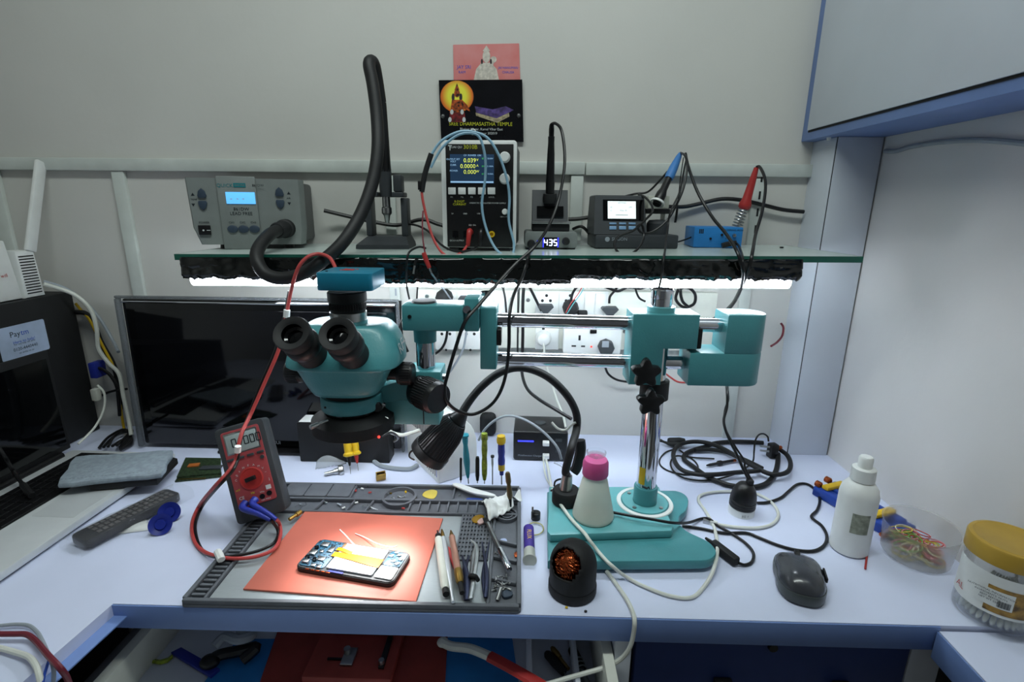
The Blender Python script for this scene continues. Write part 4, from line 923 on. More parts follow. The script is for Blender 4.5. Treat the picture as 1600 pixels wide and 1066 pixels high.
# left bracket, hinge and clamp arm
ba, bb_ = w(750, 520, cy-.03).x, w(776, 520, cy-.03).x; bz1 = w(760, 482, cy-.03).z; bz0 = w(765, 578, cy-.03).z
MB().bx(ba, bb_, cy-.03, cy+.024, bz0, bz1, .002).done('end_bracket', TEAL, t)
q = w(773, 525, cy-.018); MB().bx(bb_+.0001, bb_+.007, cy-.03, cy-.008, q.z-.012, q.z+.012, .001).done('bracket_pad', BLK, t)
ym = -.39
ha, hb = w(724, 495, ym).x, w(749, 495, ym).x
hz1, hz0 = w(740, 468, ym).z, w(740, 520, ym).z
MB().bx(ha+.0005, ba-.0005, ym+.006, cy+.02, hz0, hz1, .002).done('hinge_block', TEAL, t)
q = w(730, 483, ym+.005)
MB(axes(q, (1, 0, 0), (0, 0, 1), (0, -1, 0))).lathe([(.0058, 0), (.0058, .005), (.003, .0052), (.003, .002)], 16).done('hinge_bolt', CHROME, t)
q = w(752, 467, -.35); MB().lathe([(.007, 0), (.007, .006), (.003, .0062)], 16, fr((ha+.03, cy-.012, hz1+.0002))).done('top_bolt', CHROME, t)
aa = w(627, 495, ym).x; az1, az0 = w(680, 478, ym).z, w(680, 518, ym).z
MB().prism(rrect(aa, ha, ym, -.338, .004, 3), az0, az1, .002).done('clamp_arm', TEAL, t)
px_, py_ = (aa+.0285), -.362
MB().lathe([(.019, 0), (.018, .003), (.011, .0032)], 28, fr((px_, py_, az1+.0001))).done('post_cap', DGREY, t)
q = w(640, 495, ym); MB(axes((q.x, ym-.0002, q.z), (1, 0, 0), (0, 0, 1), (0, -1, 0))).lathe([(.003, 0), (.0028, .0012), (.0012, .0013)], 12).done('grub_screw', BLK, t)
MB().lathe([(.017, -.022), (.0175, 0)], 28, fr((px_, py_, az0-.0002))).done('post_sleeve', TEAL, t)
zp0 = w(652, 573, py_).z
MB().lathe([(.0145, 0), (.0145, az0-.0225-zp0)], 28, fr((px_, py_, zp0))).done('post', CHROME, t)
# focus rack, holder arm
t2 = thing('stereo_microscope', 'teal trinocular stereo microscope hanging from the boom stand', 'microscope', (-.222, -.40, DZ+.19))
S = (-.222, -.400)
fx0, fx1 = w(597, 600, -.38).x, w(688, 600, -.38).x
zt_, zmid, zbt = zp0-.0005, w(640, 625, -.385).z, w(640, 664, -.385).z
MB().bx(px_-.026, px_+.026, -.385, -.335, zmid, zt_, .003).done('focus_head', TEAL, t2)
MB().bx(w(602, 640, -.385).x, px_+.022, -.385, -.34, zbt, zmid-.0006, .002).done('focus_rack', TEALL, t2)
mb = MB(); mb.bx(px_-.003, px_-.0015, -.3858, -.3851, zbt+.002, zmid-.002); mb.done('rack_seam', BLKM, t2)
MB().loft([[(px_-.0262, y, z) for y, z in ((-.385, zmid), (-.345, zmid), (-.345, zt_-.012), (-.385, zt_-.012))], [(S[0]+.0405, y, z) for y, z in ((-.392, DZ+.227), (-.37, DZ+.227), (-.37, DZ+.252), (-.392, DZ+.252))]]).done('holder_arm', TEAL, t2)
k0 = w(660, 612, -.39); kd = Vector((.75, -.62, -.05)).normalized()
A = along(k0-kd*.012, k0+kd*.04)
mb = MB(A)
pr = []
for z, r_ in ((0, .021), (.004, .0238), (.044, .0245), (.05, .022), (.0505, .002)): pr.append((r_, z))
mb.lathe(pr, 40); mb.done('focus_knob', BLK, t2)
A = along(k0+kd*.01, k0+kd*.02); mb = MB(A)
for k in range(40):
    a_ = 2*math.pi*k/40; mb.box((.0245*math.cos(a_), .0245*math.sin(a_), .006), (.0014, .0014, .026), 0)
mb.done('knob_ribs', BLKM, t2)
q = w(691, 589, -.37); MB(along(q, q+Vector((.02, -.004, 0)))).lathe([(.005, -.01), (.005, .006), (.003, .009)], 14).done('lock_screw', CHROME, t2)
# scope head
def sup(z, hx, yf, yb, n=48, e=3.6, xo=0):
    cyy, hy = (yf+yb)/2, (yb-yf)/2; out = []
    for k in range(n):
        a_ = 2*math.pi*k/n; c_, s_ = math.cos(a_), math.sin(a_)
        out.append((S[0]+xo+hx*math.copysign(abs(c_)**(2/e), c_), cyy+hy*math.copysign(abs(s_)**(2/e), s_), DZ+z))
    return out
lay = [(.2535, .043, -.441, -.36), (.2545, .0465, -.445, -.358), (.2615, .0505, -.449, -.356), (.272, .0565, -.4515, -.352), (.280, .0605, -.453, -.35), (.2935, .068, -.4545, -.348), (.2955, .0705, -.455, -.348), (.2965, .0785, -.4585, -.347), (.2985, .081, -.460, -.346), (.302, .0812, -.4595, -.346), (.318, .0795, -.449, -.345), (.333, .0735, -.439, -.345), (.344, .066, -.432, -.346), (.350, .060, -.428, -.348), (.3525, .056, -.425, -.351), (.3535, .050, -.420, -.356)]
MB().loft([sup(*l) for l in lay]).done('body', TEAL, t2, ang=50)
mb = MB(axes((S[0]+.0785, -.40, DZ+.322), Vector((0, 1, .25)).normalized(), Vector((-.2, -.2, .96)).normalized(), Vector((1, 0, 0)))); mb.text('RF4', Matrix.Translation((0, 0, .0012)), .024); mb.done('side_lettering', INKW, t2)
MB().lathe([(.0265, .3536), (.0262, .358)], 28, fr((S[0]+.004, S[1], DZ))).done('neck', TEALL, t2)
nx = S[0]+.004
MB().lathe([(.0255, .3582), (.0255, .370), (.0248, .3705)], 32, fr((nx, S[1], DZ))).done('chrome_ring', STEEL, t2)
mb = MB(fr((nx, S[1], DZ))); mb.lathe([(.0245, .3707), (.025, .374), (.025, .384), (.027, .386), (.027, .398), (.0255, .3995)], 40)
mb.done('camera_adapter', BLKM, t2)
mb = MB(fr((nx, S[1], DZ)))
for k in range(44):
    a_ = 2*math.pi*k/44; mb.box((.0252*math.cos(a_), .0252*math.sin(a_), .379), (.0012, .0012, .009))
mb.done('adapter_ribs', BLK, t2)
t3 = thing('microscope_camera', 'blue teal square camera on top of the microscope', 'camera', (nx, S[1], DZ+.40))
ca = w(493, 441, -.436).x; cb = w(581, 441, -.436).x; cz0, cz1 = w(540, 455, -.436).z, w(540, 427, -.436).z
MB().prism(rrect(ca, cb, -.436, -.366, .006, 4), cz0, cz1, .0015).done('body', CAMB, t3)
mb = MB()
for k in range(4): mb.lathe([(.0022, 0), (.0018, .0006)], 8, fr((nx+.005+.012*math.cos(k*1.57+.6), -.398+.009*math.sin(k*1.57+.6), cz1+.0001)))
mb.text('4K', axes((nx+.004, -.398, cz1+.0004), (1, 0, 0), (0, 1, 0), (0, 0, 1)), .016); mb.lathe([(.009, 0), (.009, .0003)], 20, fr((nx+.004, -.398, cz1+.00005)))
mb.done('red_emblem', RED, t3)
MB().lathe([(.0018, 0), (.0016, .001)], 10, fr((ca+.01, -.42, cz1+.0001))).done('screw', BLK, t3)
# eyepieces
el = math.radians(38); dv = Vector((0, math.cos(el), -math.sin(el)))
for ec in (w(454.6, 520, -.503), w(526, 521, -.503)):
    A = along(ec, ec+dv); 
    e_ = MB(A).lathe([(.0135, .003), (.0165, .001), (.0225, .0), (.0238, .003), (.0225, .012), (.0222, .019), (.019, .0215), (.0185, .024), (.0212, .026), (.0228, .030), (.0228, .044), (.021, .052), (.021, .085)], 36, cap=False).done('eyepiece', BLKM, t2)
    MB(A).lathe([(.0137, .0032), (.0135, .012), (.0095, .014), (.0095, .0135), (.0005, .0125)], 28, cap=False).done('eye_lens', BLKG, e_)
    MB(A).lathe([(.0229, .031), (.0234, .0325), (.0234, .042), (.0229, .0435)], 36, cap=False).done('focus_ring', BLK, e_)
for sgn in (1, -1):
    kx = S[0]+sgn*.0745
    A = axes((kx, -.398, DZ+.277), (0, 1, 0), (0, 0, 1), (1, 0, 0)) if sgn > 0 else axes((kx, -.398, DZ+.277), (0, -1, 0), (0, 0, 1), (-1, 0, 0))
    mb = MB(A); mb.lathe([(.010, -.022), (.010, -.004), (.0155, -.0035), (.0165, 0), (.0165, .017), (.0145, .02), (.009, .0205)], 32)
    for k in range(30): a_ = 2*math.pi*k/30; mb.box((.0165*math.cos(a_), .0165*math.sin(a_), .0085), (.0014, .0014, .015))
    mb.done('zoom_knob', BLK, t2)
MB().lathe([(.039, .2465), (.039, .2533)], 36, fr((S[0], S[1], DZ))).done('gap_ring', BLKM, t2)
MB().lathe([(.0435, .2255), (.0445, .228), (.0445, .2445), (.0435, .2463)], 44, fr((S[0], S[1], DZ))).done('holder_ring', TEAL, t2)
q = w(508, 637, -.442); MB().sph(q, .0017).done('set_screw', BLK, t2)
q = w(588, 635, -.41); MB(along(q, q+Vector((.01, -.018, 0)))).lathe([(.008, -.006), (.008, .006), (.006, .008)], 12).done('clamp_knob', BLK, t2)
MB().lathe([(.0385, .210), (.0385, .2253)], 40, fr((S[0], S[1], DZ))).done('objective', BLKG, t2)
t4 = thing('ring_light', 'black round ring light clamped under the microscope', 'ring light', (S[0], S[1], DZ+.19))
MB().lathe([(.0392, .192), (.0395, .219), (.047, .218), (.053, .213), (.060, .209), (.0605, .1925), (.059, .1915), (.0392, .1915)], 48, fr((S[0], S[1], DZ)), cap=False).done('housing', BLKM, t4)
MB().lathe([(.043, .1912), (.056, .1912)], 48, fr((S[0], S[1], DZ)), cap=False).done('diffuser', RINGL, t4)
for a_, b_ in ((w(512, 657, -.44), w(485, 668, -.462)), (w(592, 650, -.41), w(606, 656, -.41))):
    A = along(a_, b_); MB(A).lathe([(.002, 0), (.0022, (b_-a_).length*.5), (.0034, (b_-a_).length*.55), (.0034, (b_-a_).length)], 10).done('thumb_screw', STEEL, t4)
ld = bpy.data.lights.new('ring_light_beam', 'SPOT'); ld.energy = 6; ld.spot_size = math.radians(64); ld.spot_blend = .9; ld.shadow_soft_size = .04
lo = bpy.data.objects.new('ring_light_beam', ld); COL.objects.link(lo); lo.location = (S[0], S[1], DZ+.186)
lo.rotation_euler = (Vector((-.195, -.50, DZ+.012))-lo.location).to_track_quat('-Z', 'Y').to_euler()
q = w(592, 683, -.44); MB().sph(q, .002).done('indicator', LEDR, t4)
MB().tube([w(598, 681, -.41), w(612, 676, -.38), w(622, 684, -.34), w(616, 690, -.3)], .002, 8).done('cord', BLK, t4)

# ================================================================== REPAIR MAT
MM = fr((-.414, -.5601, DZ), .51)
def m2(px, py, z=.012): return lpz(MM, px, py, z)
t = thing('repair_mat', 'large dark grey silicone repair mat with parts trays', 'repair mat', MM)
W_, H_ = .450, .300
yr1 = m2(560, 799).y; yr2 = m2(560, 779).y; xr = m2(768, 870).x; xs = .030
MB(MM).prism(rrect(0, W_, 0, H_, .006), .0003, .005, .001).done('base', SIL, t)
mb = MB(MM)
def wall_(x0, y0, x1, y1, th=.005, h=.012):
    a = Vector((x0, y0, 0)); b = Vector((x1, y1, 0)); dd = (b-a); L = dd.length; an = math.atan2(dd.y, dd.x)
    mb.box((L/2, 0, (.0052+h)/2), (L+th*.0, th, h-.0052), .0008, Matrix.Translation(a) @ Matrix.Rotation(an, 4, 'Z'))
wall_(.003, .003, W_-.003, .003, .006); wall_(.003, H_-.003, W_-.003, H_-.003, .006)
wall_(W_-.003, .006, W_-.003, H_-.006, .006); wall_(.003, .006, .003, H_-.006, .006); wall_(xs, .006, xs, yr1, .004)
wall_(xs, yr1, xr, yr1, .004); wall_(.006, yr2, W_-.006, yr2, .006); wall_(xr, .006, xr, yr1, .004)
wall_(xr, yr1, W_-.006, yr1, .004)
mb.done('rim', SIL, t)
mb = MB(MM)
n = 21
for k in range(n):
    y = .012 + k*(yr1-.02)/n; mb.bx(.008, xs-.004, y, y+.0042, .0053, .0105, .0006)
mb.done('slotted_strip', SIL, t)
mb = MB(MM)
for k in range(9):                                                       # pegs between the two tray rows
    p = m2(640+k*15, 790).x; wall_(p, yr1+.003, p, yr2-.004, .003, .0115)
for px in (495, 545, 575): p = m2(px, 788).x; wall_(p, yr1+.003, p+.006, yr2-.004, .003, .0115)
for px in (553, 710): p = m2(px, 765).x; wall_(p, yr2+.004, p, H_-.007, .003, .0115)
for py, dy in ((842, -9), (868, -12), (902, -13)):                     # slanted dividers in the right column
    p = m2(772, py); q = m2(808, py-dy*0+8); wall_(xr+.003, p.y, W_-.007, q.y, .0035, .0115)
parts(mb, 'divider', SIL, t)
# lids
l0, l1 = m2(447, 764).x, m2(553, 764).x
for k in range(3):
    a = l0+(l1-l0)*k/3; b = l0+(l1-l0)*(k+1)/3-.001
    MB(MM).prism(rrect(a, b, yr2+.004, H_-.007, .004), .0053, .0135, .001).done('tray_lid', SIL, t)
c = m2(624, 776); MB(MM).lathe([(.031, .0053), (.031, .0135), (.027, .0138), (.026, .007), (.001, .0065)], 36, Matrix.Translation((c.x, c.y, 0))).done('round_dish', SIL, t)
c = m2(792, 803); MB(MM).lathe([(.018, .0053), (.018, .012), (.0155, .0122), (.0155, .008), (.0105, .008), (.0105, .0115), (.009, .0115), (.009, .0075), (.001, .0075)], 32, Matrix.Translation((c.x, c.y, 0))).done('round_holder', SIL, t)
MB(MM).prism(rrect(xs+.003, xr-.003, .007, yr1-.003, .002), .0053, .0075, .0004).done('metal_plate', PLATE, t)
g0, g1 = m2(711, 875, .009), m2(762, 806, .009)
mb = MB(MM)
gx0, gx1, gy0, gy1 = g0.x, xr-.006, g0.y, g1.y
for k in range(10): x = gx0+(gx1-gx0)*k/9; mb.bx(x-.0012, x+.0012, gy0, gy1, .0077, .0108)
for k in range(12): y = gy0+(gy1-gy0)*k/11; mb.bx(gx0, gx1, y-.0012, y+.0012, .0077, .0109)
mb.bx(gx0, gx1, gy0, gy1, .0076, .0082)
mb.done('screw_grid', SIL, t)
# salmon heat mat
P = [lpz(MM, a, b, .0095) for a, b in ((380, 921), (650, 941), (692, 811), (478, 798))]
pl = [(p.x, p.y) for p in P]
tag(MB(MM).prism(pl, .0077, .0107, .0006).done('heat_mat', ORANGE), 'square salmon orange heat mat under the open phone', 'mat')

# ------------------------------------------------------------------ opened phone
A0, A1, A2, A3 = [d(a, b, .021) for a, b in ((461, 884), (499, 839), (642, 862), (615, 911))]
o = (A0+A1)/2; o2 = (A3+A2)/2
xd = (o2-o); Lp = xd.length; xd.normalize(); Wp_ = ((A1-A0).length+(A2-A3).length)/2
yd = Vector((0, 0, 1)).cross(xd)
PM = axes((o.x, o.y, DZ+.0109), xd, yd, (0, 0, 1))
t = thing('opened_phone', 'opened smartphone with bare battery and orange flex on the salmon mat', 'phone', PM)
hw = Wp_/2
MB(PM).prism(rrect(0, Lp, -hw, hw, .010), .0, .0072, .0012).done('frame', BLKM, t)
MB(PM).prism(rrect(.0015, Lp-.0015, -hw+.0015, hw-.0015, .009), .0073, .0082, 0).done('mid_plate', DGREY, t)
MB(PM).prism(rrect(.004, Lp*.29, -hw+.004, hw-.004, .005), .0083, .0096, .0003).done('main_board', PCB, t)
mb = MB(PM)
random.seed(3)
spots = [(.018, .018, .012, .009, .0025), (.012, -.004, .01, .01, .004), (.012, -.022, .009, .007, .003), (.030, -.012, .011, .008, .002), (.033, .010, .008, .012, .0016), (.026, -.026, .007, .005, .0014), (.036, -.027, .006, .006, .0016), (.021, .003, .006, .005, .0018)]
for x, y, a, b, h in spots: mb.bx(x-a/2, x+a/2, y-b/2, y+b/2, .0097, .0097+h, .0004)
parts(mb, 'shield_can', STEEL, t)
mb = MB(PM)
for x, y in ((.010, .008), (.009, -.014), (.0225, -.0165)): mb.lathe([(.0032, .0097), (.0032, .013), (.002, .0132)], 14, Matrix.Translation((x, y, 0)))
parts(mb, 'camera_lens', BLKG, t)
mb = MB(PM)
for k in range(70):
    x, y = random.uniform(.006, Lp*.28), random.uniform(-hw+.006, hw-.006); s = random.uniform(.0006, .0016)
    mb.bx(x-s, x+s, y-s*.6, y+s*.6, .0097, .0097+random.uniform(.0003, .0012))
mb.done('small_components', BTN, t)
MB(PM).prism(rrect(Lp*.31, Lp*.775, -hw+.006, hw-.006, .002), .0083, .0112, .0006).done('battery', mat('silver_white_battery', (220, 224, 228), .35, metal=.15), t)
FLEX = mat('orange_flex', (206, 128, 22), .32, var=.12)
mb = MB(PM)
def flex(x0, x1, y0a, y1a, y0b, y1b, h0, h1):
    n = 14; V = []; 
    for k in range(n+1):
        u = k/n; x = x0+(x1-x0)*u; z = h0+(h1-h0)*u+.0012*math.sin(u*math.pi); e = u*u*(3-2*u)
        V += [(x, y0a+(y0b-y0a)*e, z), (x, y1a+(y1b-y1a)*e, z), (x, y1a+(y1b-y1a)*e, z+.0004), (x, y0a+(y0b-y0a)*e, z+.0004)]
    Fc = [(0, 1, 2, 3)] + [(4*k+a, 4*k+(a+1) % 4, 4*k+4+(a+1) % 4, 4*k+4+a) for k in range(n) for a in range(4)] + [(4*n+3, 4*n+2, 4*n+1, 4*n)]
    mb.add(V, Fc)
flex(Lp*.27, Lp*.79, -.004, .006, -.012, .006, .0107, .0113)
flex(Lp*.27, Lp*.45, .009, .016, .004, .011, .0108, .0116)
parts(mb, 'flex_cable', FLEX, t)
MB(PM).bx(Lp*.30, Lp*.33, .017, hw-.007, .0084, .0118, .0006).done('fold', mat('brown_tape', (120, 82, 48), .5), t)
mb = MB(PM)
mb.prism(rrect(Lp*.795, Lp-.004, -hw+.005, -.004, .003), .0083, .0102, .0004)
mb.done('speaker', WPLAST, t)
MB(PM).prism(rrect(Lp*.80, Lp-.004, -.002, hw-.005, .003), .0083, .0095, .0004).done('sub_board', PCB, t)
mb = MB(PM)
for x, y in ((.83, .018), (.88, .008), (.90, .022), (.86, .027), (.94, .014), (.93, .004)): mb.bx(Lp*x-.003, Lp*x+.003, y-.0025, y+.0025, .0096, .0108, .0003)
parts(mb, 'connector', STEEL, t)
mb = MB(PM)
for k in range(5): mb.bx(.018+k*.008, .024+k*.008, -hw-.0002, -hw+.0012, .0072, .0084, .0003)
parts(mb, 'copper_contact', COPPER, t)
MB(PM).bx(Lp*.35, Lp*.5, -hw+.001, -hw+.004, .0083, .0092).done('blue_tape', NAVY, t)
cable('white_fibre', 'white plastic thread curling up from the open phone', [d(560, 857, .022), d(549, 847, .024), d(541, 838, .03), d(531, 828, .034)], .0009, PAPER, 'thread')
cable('white_fibre', 'thin white thread lying across the mat behind the phone', [d(555, 834, .012), d(570, 840, .014), d(590, 850, .02), d(612, 855, .024), d(620, 853, .024)], .0007, PAPER, 'thread')

# ------------------------------------------------------------------ hand tools on the mat
def tool(name, label, cat, p0, p1, prof, z=.0165):
    """prof: list of (part name, material, [(r, u0..u1 pairs)])"""
    a = d(*p0, z); b = d(*p1, z); A = along(a, b); L = (b-a).length
    t = thing(name, label, cat, a)
    for nm, m_, pr in prof: MB(A).lathe([(r, u*L) for r, u in pr], 18).done(nm, m_, t)
    return t, A, L
tool('hobby_knife', 'cream barrelled pen with black ends, leftmost of the tools beside the salmon mat', 'pen tool', (684, 834), (697, 929),
     [('tip', BLKM, [(.001, -.06), (.0012, 0), (.0045, .03), (.0052, .1)]), ('barrel', IVORY, [(.0058, .102), (.006, .2), (.006, .86), (.005, .93)]), ('end_cap', BLKM, [(.0045, .932), (.0045, 1)])])
tool('pen_tool', 'silver white tapered pen second from the salmon mat', 'pen tool', (691, 832), (708, 941),
     [('tip', BRASS, [(.0012, -.05), (.003, .02), (.0035, .1)]), ('barrel', mat('silver_paint', (200, 206, 212), .3, metal=.5), [(.0045, .102), (.0052, .3), (.0048, .62), (.0026, .85), (.0022, 1)])])
tool('pen_tool', 'short red barrelled pen partly under the copper coloured one', 'pen tool', (700, 856), (718, 900),
     [('barrel', REDW, [(.002, 0), (.0042, .1), (.0042, .9), (.003, 1)])], .013)
tool('pen_tool', 'copper pink pen with brass end resting on the red pen', 'pen tool', (705, 833), (722, 927),
     [('tip', BRASS, [(.001, -.05), (.003, .02), (.0042, .08)]), ('barrel', mat('rose_copper', (196, 146, 128), .35, metal=.5), [(.005, .082), (.005, .66)]), ('brass_end', BRASS, [(.0058, .662), (.0062, .7), (.0058, .82), (.004, .86)]), ('cap', BLKM, [(.0036, .862), (.0034, 1)])], .0215)
def tweezers(label, m_, tipa, tipb, mid, end, w_=.0032, z=.012, bend=None):
    t = thing('tweezers', label, 'tweezers', d(*end, z))
    for s_, tp in ((1, tipa), (-1, tipb)):
        P = [d(*tp, z+.001+ (0.002 if s_ > 0 else 0))] + ([d(*bend, z+.002)] if bend else []) + [d(mid[0]+s_*2.5, mid[1], z+.002+(.003 if s_ > 0 else 0)), d(*end, z+.001+(.0015 if s_ > 0 else 0))]
        mb = MB(); mb.tube(P, lambda u: w_*(.25+.75*min(1, u*2.2)), 8, flat=.42); mb.done('arm', m_, t)
    return t
DBL = mat('dark_blue_steel', (46, 50, 72), .3, metal=.7)
tweezers('dark blue tweezers with black band in front of the screw grid', DBL, (722, 868), (733, 868), (727, 900), (730, 938), .0042)
tweezers('silver tweezers with bent fine tips lying against the dark blue ones', STEEL, (735, 843), (737, 847), (742, 872), (735, 936), .0034, .014, (744, 853))
tweezers('dark steel tweezers with spread points nearest the screw trays', DBL, (753, 846), (765, 845), (758, 896), (759, 934), .003)
tag(MB().tube([d(733, 903, .012), d(736, 900, .022), d(743, 901, .022), d(747, 907, .014)], .003, 8).done('black_band', BLKM), 'black rubber band clip around the silver tweezers', 'band')
t, A, L = tool('scalpel_handle', 'steel scalpel handle lying across the right trays of the mat', 'scalpel', (762, 818), (796, 890),
     [('grip', STEEL, [(.0032, 0), (.0036, .05), (.0036, .58), (.0044, .6)]), ('end_sleeve', CHROME, [(.0048, .602), (.005, .7), (.005, .95), (.004, 1)])], .019)
MB(A).box((0, 0, -.006), (.009, .0012, .02), .0004).done('collar', BLK, t)
# tissue with brush
def tissue(u, v):
    px = 752+62*u; py = 812-40*v-14*u*(1-v)*2+8*u
    py = 815-42*v-18*u + 6*math.sin(u*6)
    if v < .4 and u > .55: py -= 8
    q = d(px, py, .016); h = .014+.016*math.sin(math.pi*v)*(.6+.4*math.sin(5*u+1.2))+.006*noise.noise((u*7, v*6, 2))
    return (q.x, q.y+.002*noise.noise((u*5, v*5, 9)), DZ+max(h, .0135))
def tissue2(u, v):
    P = {(0, 0): (764, 813), (0, 1): (752, 779), (1, 0): (803, 790), (1, 1): (792, 768)}
    a = Vector(P[0, 0]).lerp(Vector(P[1, 0]), u); b = Vector(P[0, 1]).lerp(Vector(P[1, 1]), u); c_ = a.lerp(b, v)
    h = .014+.018*math.sin(math.pi*min(1, v*.9+.1))*(.55+.45*math.sin(7*u+.6))+.007*noise.noise((u*8, v*5, 2))
    q = d(c_.x, c_.y, .02)
    return (q.x, q.y, DZ+max(h, .0138))
mb = MB().grid(tissue2, 26, 18)
def ear(u, v):
    a = Vector((790, 783)).lerp(Vector((816, 777+0)), u); b = Vector((796, 772)).lerp(Vector((812, 771)), u); c_ = a.lerp(b, v)
    q = d(c_.x, c_.y, .02); return (q.x, q.y, DZ+.02+.008*math.sin(u*5+v*3))
mb.grid(ear, 8, 6)
tag(mb.done('tissue', PAPER, ang=70, shell=.0006), 'crumpled white tissue on the right rear corner of the mat', 'tissue')
a = d(798, 789, .022); b = w(793, 738, a.y+.004); A = along(a, b); L = (b-a).length
t = thing('brush', 'brown handled brush standing in the crumpled tissue', 'brush', a)
MB(A).lathe([(.0036, L*.2), (.0052, L*.3), (.0046, L*.5), (.0032, L*.62), (.0048, L*.72), (.0044, L*.95), (.003, L)], 16).done('handle', mat('brown_metal_handle', (112, 96, 66), .35, metal=.4), t)
MB(A).lathe([(.0012, -.004), (.0022, L*.1), (.003, L*.199)], 12).done('ferrule', BLKM, t)
# picks and bits
def chipflat(name, label, cat, pts, h, th, m_):
    P = [d(a, b, h) for a, b in pts]
    P = catmull([(p.x, p.y, 0) for p in P], 3, True)
    return tag(MB().prism([(p.x, p.y) for p in P], DZ+h, DZ+h+th, .0003).done(name, m_), label, cat)
chipflat('pry_pick', 'yellow plectrum shaped pick in the rear tray of the mat', 'pick', [(660, 775), (664, 769), (674, 766), (683, 768), (682, 775), (677, 780), (668, 779)], .0056, .001, mat('pale_yellow_plastic', (206, 186, 84), .4))
chipflat('pry_pick', 'amber translucent pick lying on the screw grid', 'pick', [(737, 812), (742, 807), (750, 805), (756, 807), (755, 813), (748, 818), (740, 817)], .0112, .001, AMBER)
chipflat('eraser_bit', 'small pink rubber bit beside the amber pick', 'eraser', [(746, 817), (752, 812), (757, 813), (757, 818), (749, 821)], .0125, .003, mat('pink_rubber', (200, 166, 160), .6))
t = chipflat('pry_tool', 'white plastic spudger lying in the rear tray', 'spudger', [(707, 759), (712, 757), (722, 759), (740, 765), (771, 774), (772, 777), (752, 775), (735, 771), (715, 763)], .0145, .003, WPLAST)
t = chipflat('blue_tool', 'short blue plastic tool end beside the tissue', 'tool', [(728, 785), (732, 782), (752, 783), (752, 788), (730, 788)], .0056, .005, BLUEC)
chipflat('paper_scrap', 'tiny pale blue square label in the right column tray', 'label', [(782, 843), (790, 842), (792, 847), (784, 849)], .0056, .0006, mat('pale_blue_paper', (170, 184, 216), .6))
chipflat('copper_contact', 'small copper clip in the narrow right tray', 'contact', [(803, 866), (808, 864), (810, 869), (805, 872)], .0056, .002, COPPER)
# screws in the trays
random.seed(11)
scr = None
pos = [(773+random.uniform(0, 26), 905+random.uniform(0, 22)) for _ in range(16)] + [(778, 862), (774, 868), (785, 872), (622, 778), (612, 781), (633, 777), (618, 785), (606, 776)]
for k, (px, py) in enumerate(pos):
    q = d(px, py, .006); dirv = Vector((random.uniform(-1, 1), random.uniform(-1, 1), random.uniform(.0, .25))).normalized()
    A = along((q.x, q.y, DZ+.0072+.0015*(k % 3)), (q.x+dirv.x, q.y+dirv.y, DZ+.0072+dirv.z))
    rear = k >= 19
    lab = 'tiny loose screw in the round dish of the mat' if rear else ('tiny loose screw in the middle right tray of the mat' if k >= 16 else 'tiny loose screw in the front right tray of the mat')
    grp = 'loose screws in the mat trays'
    if scr is None:
        scr = thing('loose_screw', lab, 'screw', A, grp)
        MB(A).lathe([(.0022, 0), (.0022, .0012), (.0014, .0016)], 10).done('head', STEEL, scr)
        MB(A).lathe([(.0011, .0017), (.0011, .0065), (.0004, .0075)], 8).done('shank', STEEL, scr)
    else: copy_thing(scr, A, lab)
t = thing('metal_post', 'short steel standoff standing in the front right tray', 'standoff', d(777, 938, .007))
MB(along(d(777, 938, .007), d(783, 919, .016))).lathe([(.0028, 0), (.0028, .0155)], 10).done('shank', STEEL, t)
chipflat('metal_shield', 'dark metal shield piece in the front right tray', 'metal piece', [(784, 930), (793, 925), (800, 928), (800, 934), (788, 937)], .0056, .004, BTN)
bits = [((556, 768), REDW, 'red plastic bit behind the round dish'), ((566, 765), PAPER, 'white plastic bit behind the round dish'), ((578, 771), REDW, 'red and white bit left of the round dish'), ((576, 761), PCBG, 'green and black chip at the rear rim of the mat'),
        ((508, 786), STEEL, 'thin silver strip in the left front tray'), ((530, 790), GWIRE, 'grey ribbon piece in the left front tray'), ((537, 795), PAPER, 'white and red bit in the tray left of the dish'), ((557, 787), PAPER, 'white cube bit in the tray left of the dish'), ((578, 793), STEEL, 'silver needle bit in front of the dish'), ((470, 790), GWIRE, 'grey plastic bit beside the multimeter corner'), ((585, 783), BLKM, 'black rubber square beside the dish'), ((630, 796), REDW, 'red sliver in the narrow middle tray'), ((610, 772), BRASS, 'brass flake inside the round dish'), ((634, 770), YEL, 'yellow flake inside the round dish'), ((718, 775), STEEL, 'shiny ball bit beside the white spudger')]
for (px, py), m_, lab in bits:
    q = d(px, py, .0068); an = random.uniform(0, 180); L_ = .011 if 'strip' in lab or 'needle' in lab or 'ribbon' in lab else .006
    tag(MB(fr((q.x, q.y, DZ+.0069), an)).box((0, 0, .0015), (L_, .0032, .0026), .0007).done('small_part', m_), lab, 'small part', 'repair scraps in the mat trays')
cable('needle_pair', 'crossed silver component legs in the tray left of the dish', [d(566, 790, .008), d(578, 793, .009), d(590, 797, .008)], .0007, STEEL, 'wire')
for k, (pa, pb_, m_, lab) in enumerate((((470, 800), (452, 812), BRASS, 'brass coaxial connector at the multimeter foot'), ((462, 795), (478, 787), CLEAR, 'clear plastic sleeve at the multimeter corner'))):
    a = d(*pa, .017); b = d(*pb_, .017); A = along(a, b); L = (b-a).length; t = thing('connector', lab, 'connector', a)
    MB(A).lathe([(.004, 0), (.0045, L*.4), (.003, L*.42), (.003, L)], 12).done('body', m_, t)

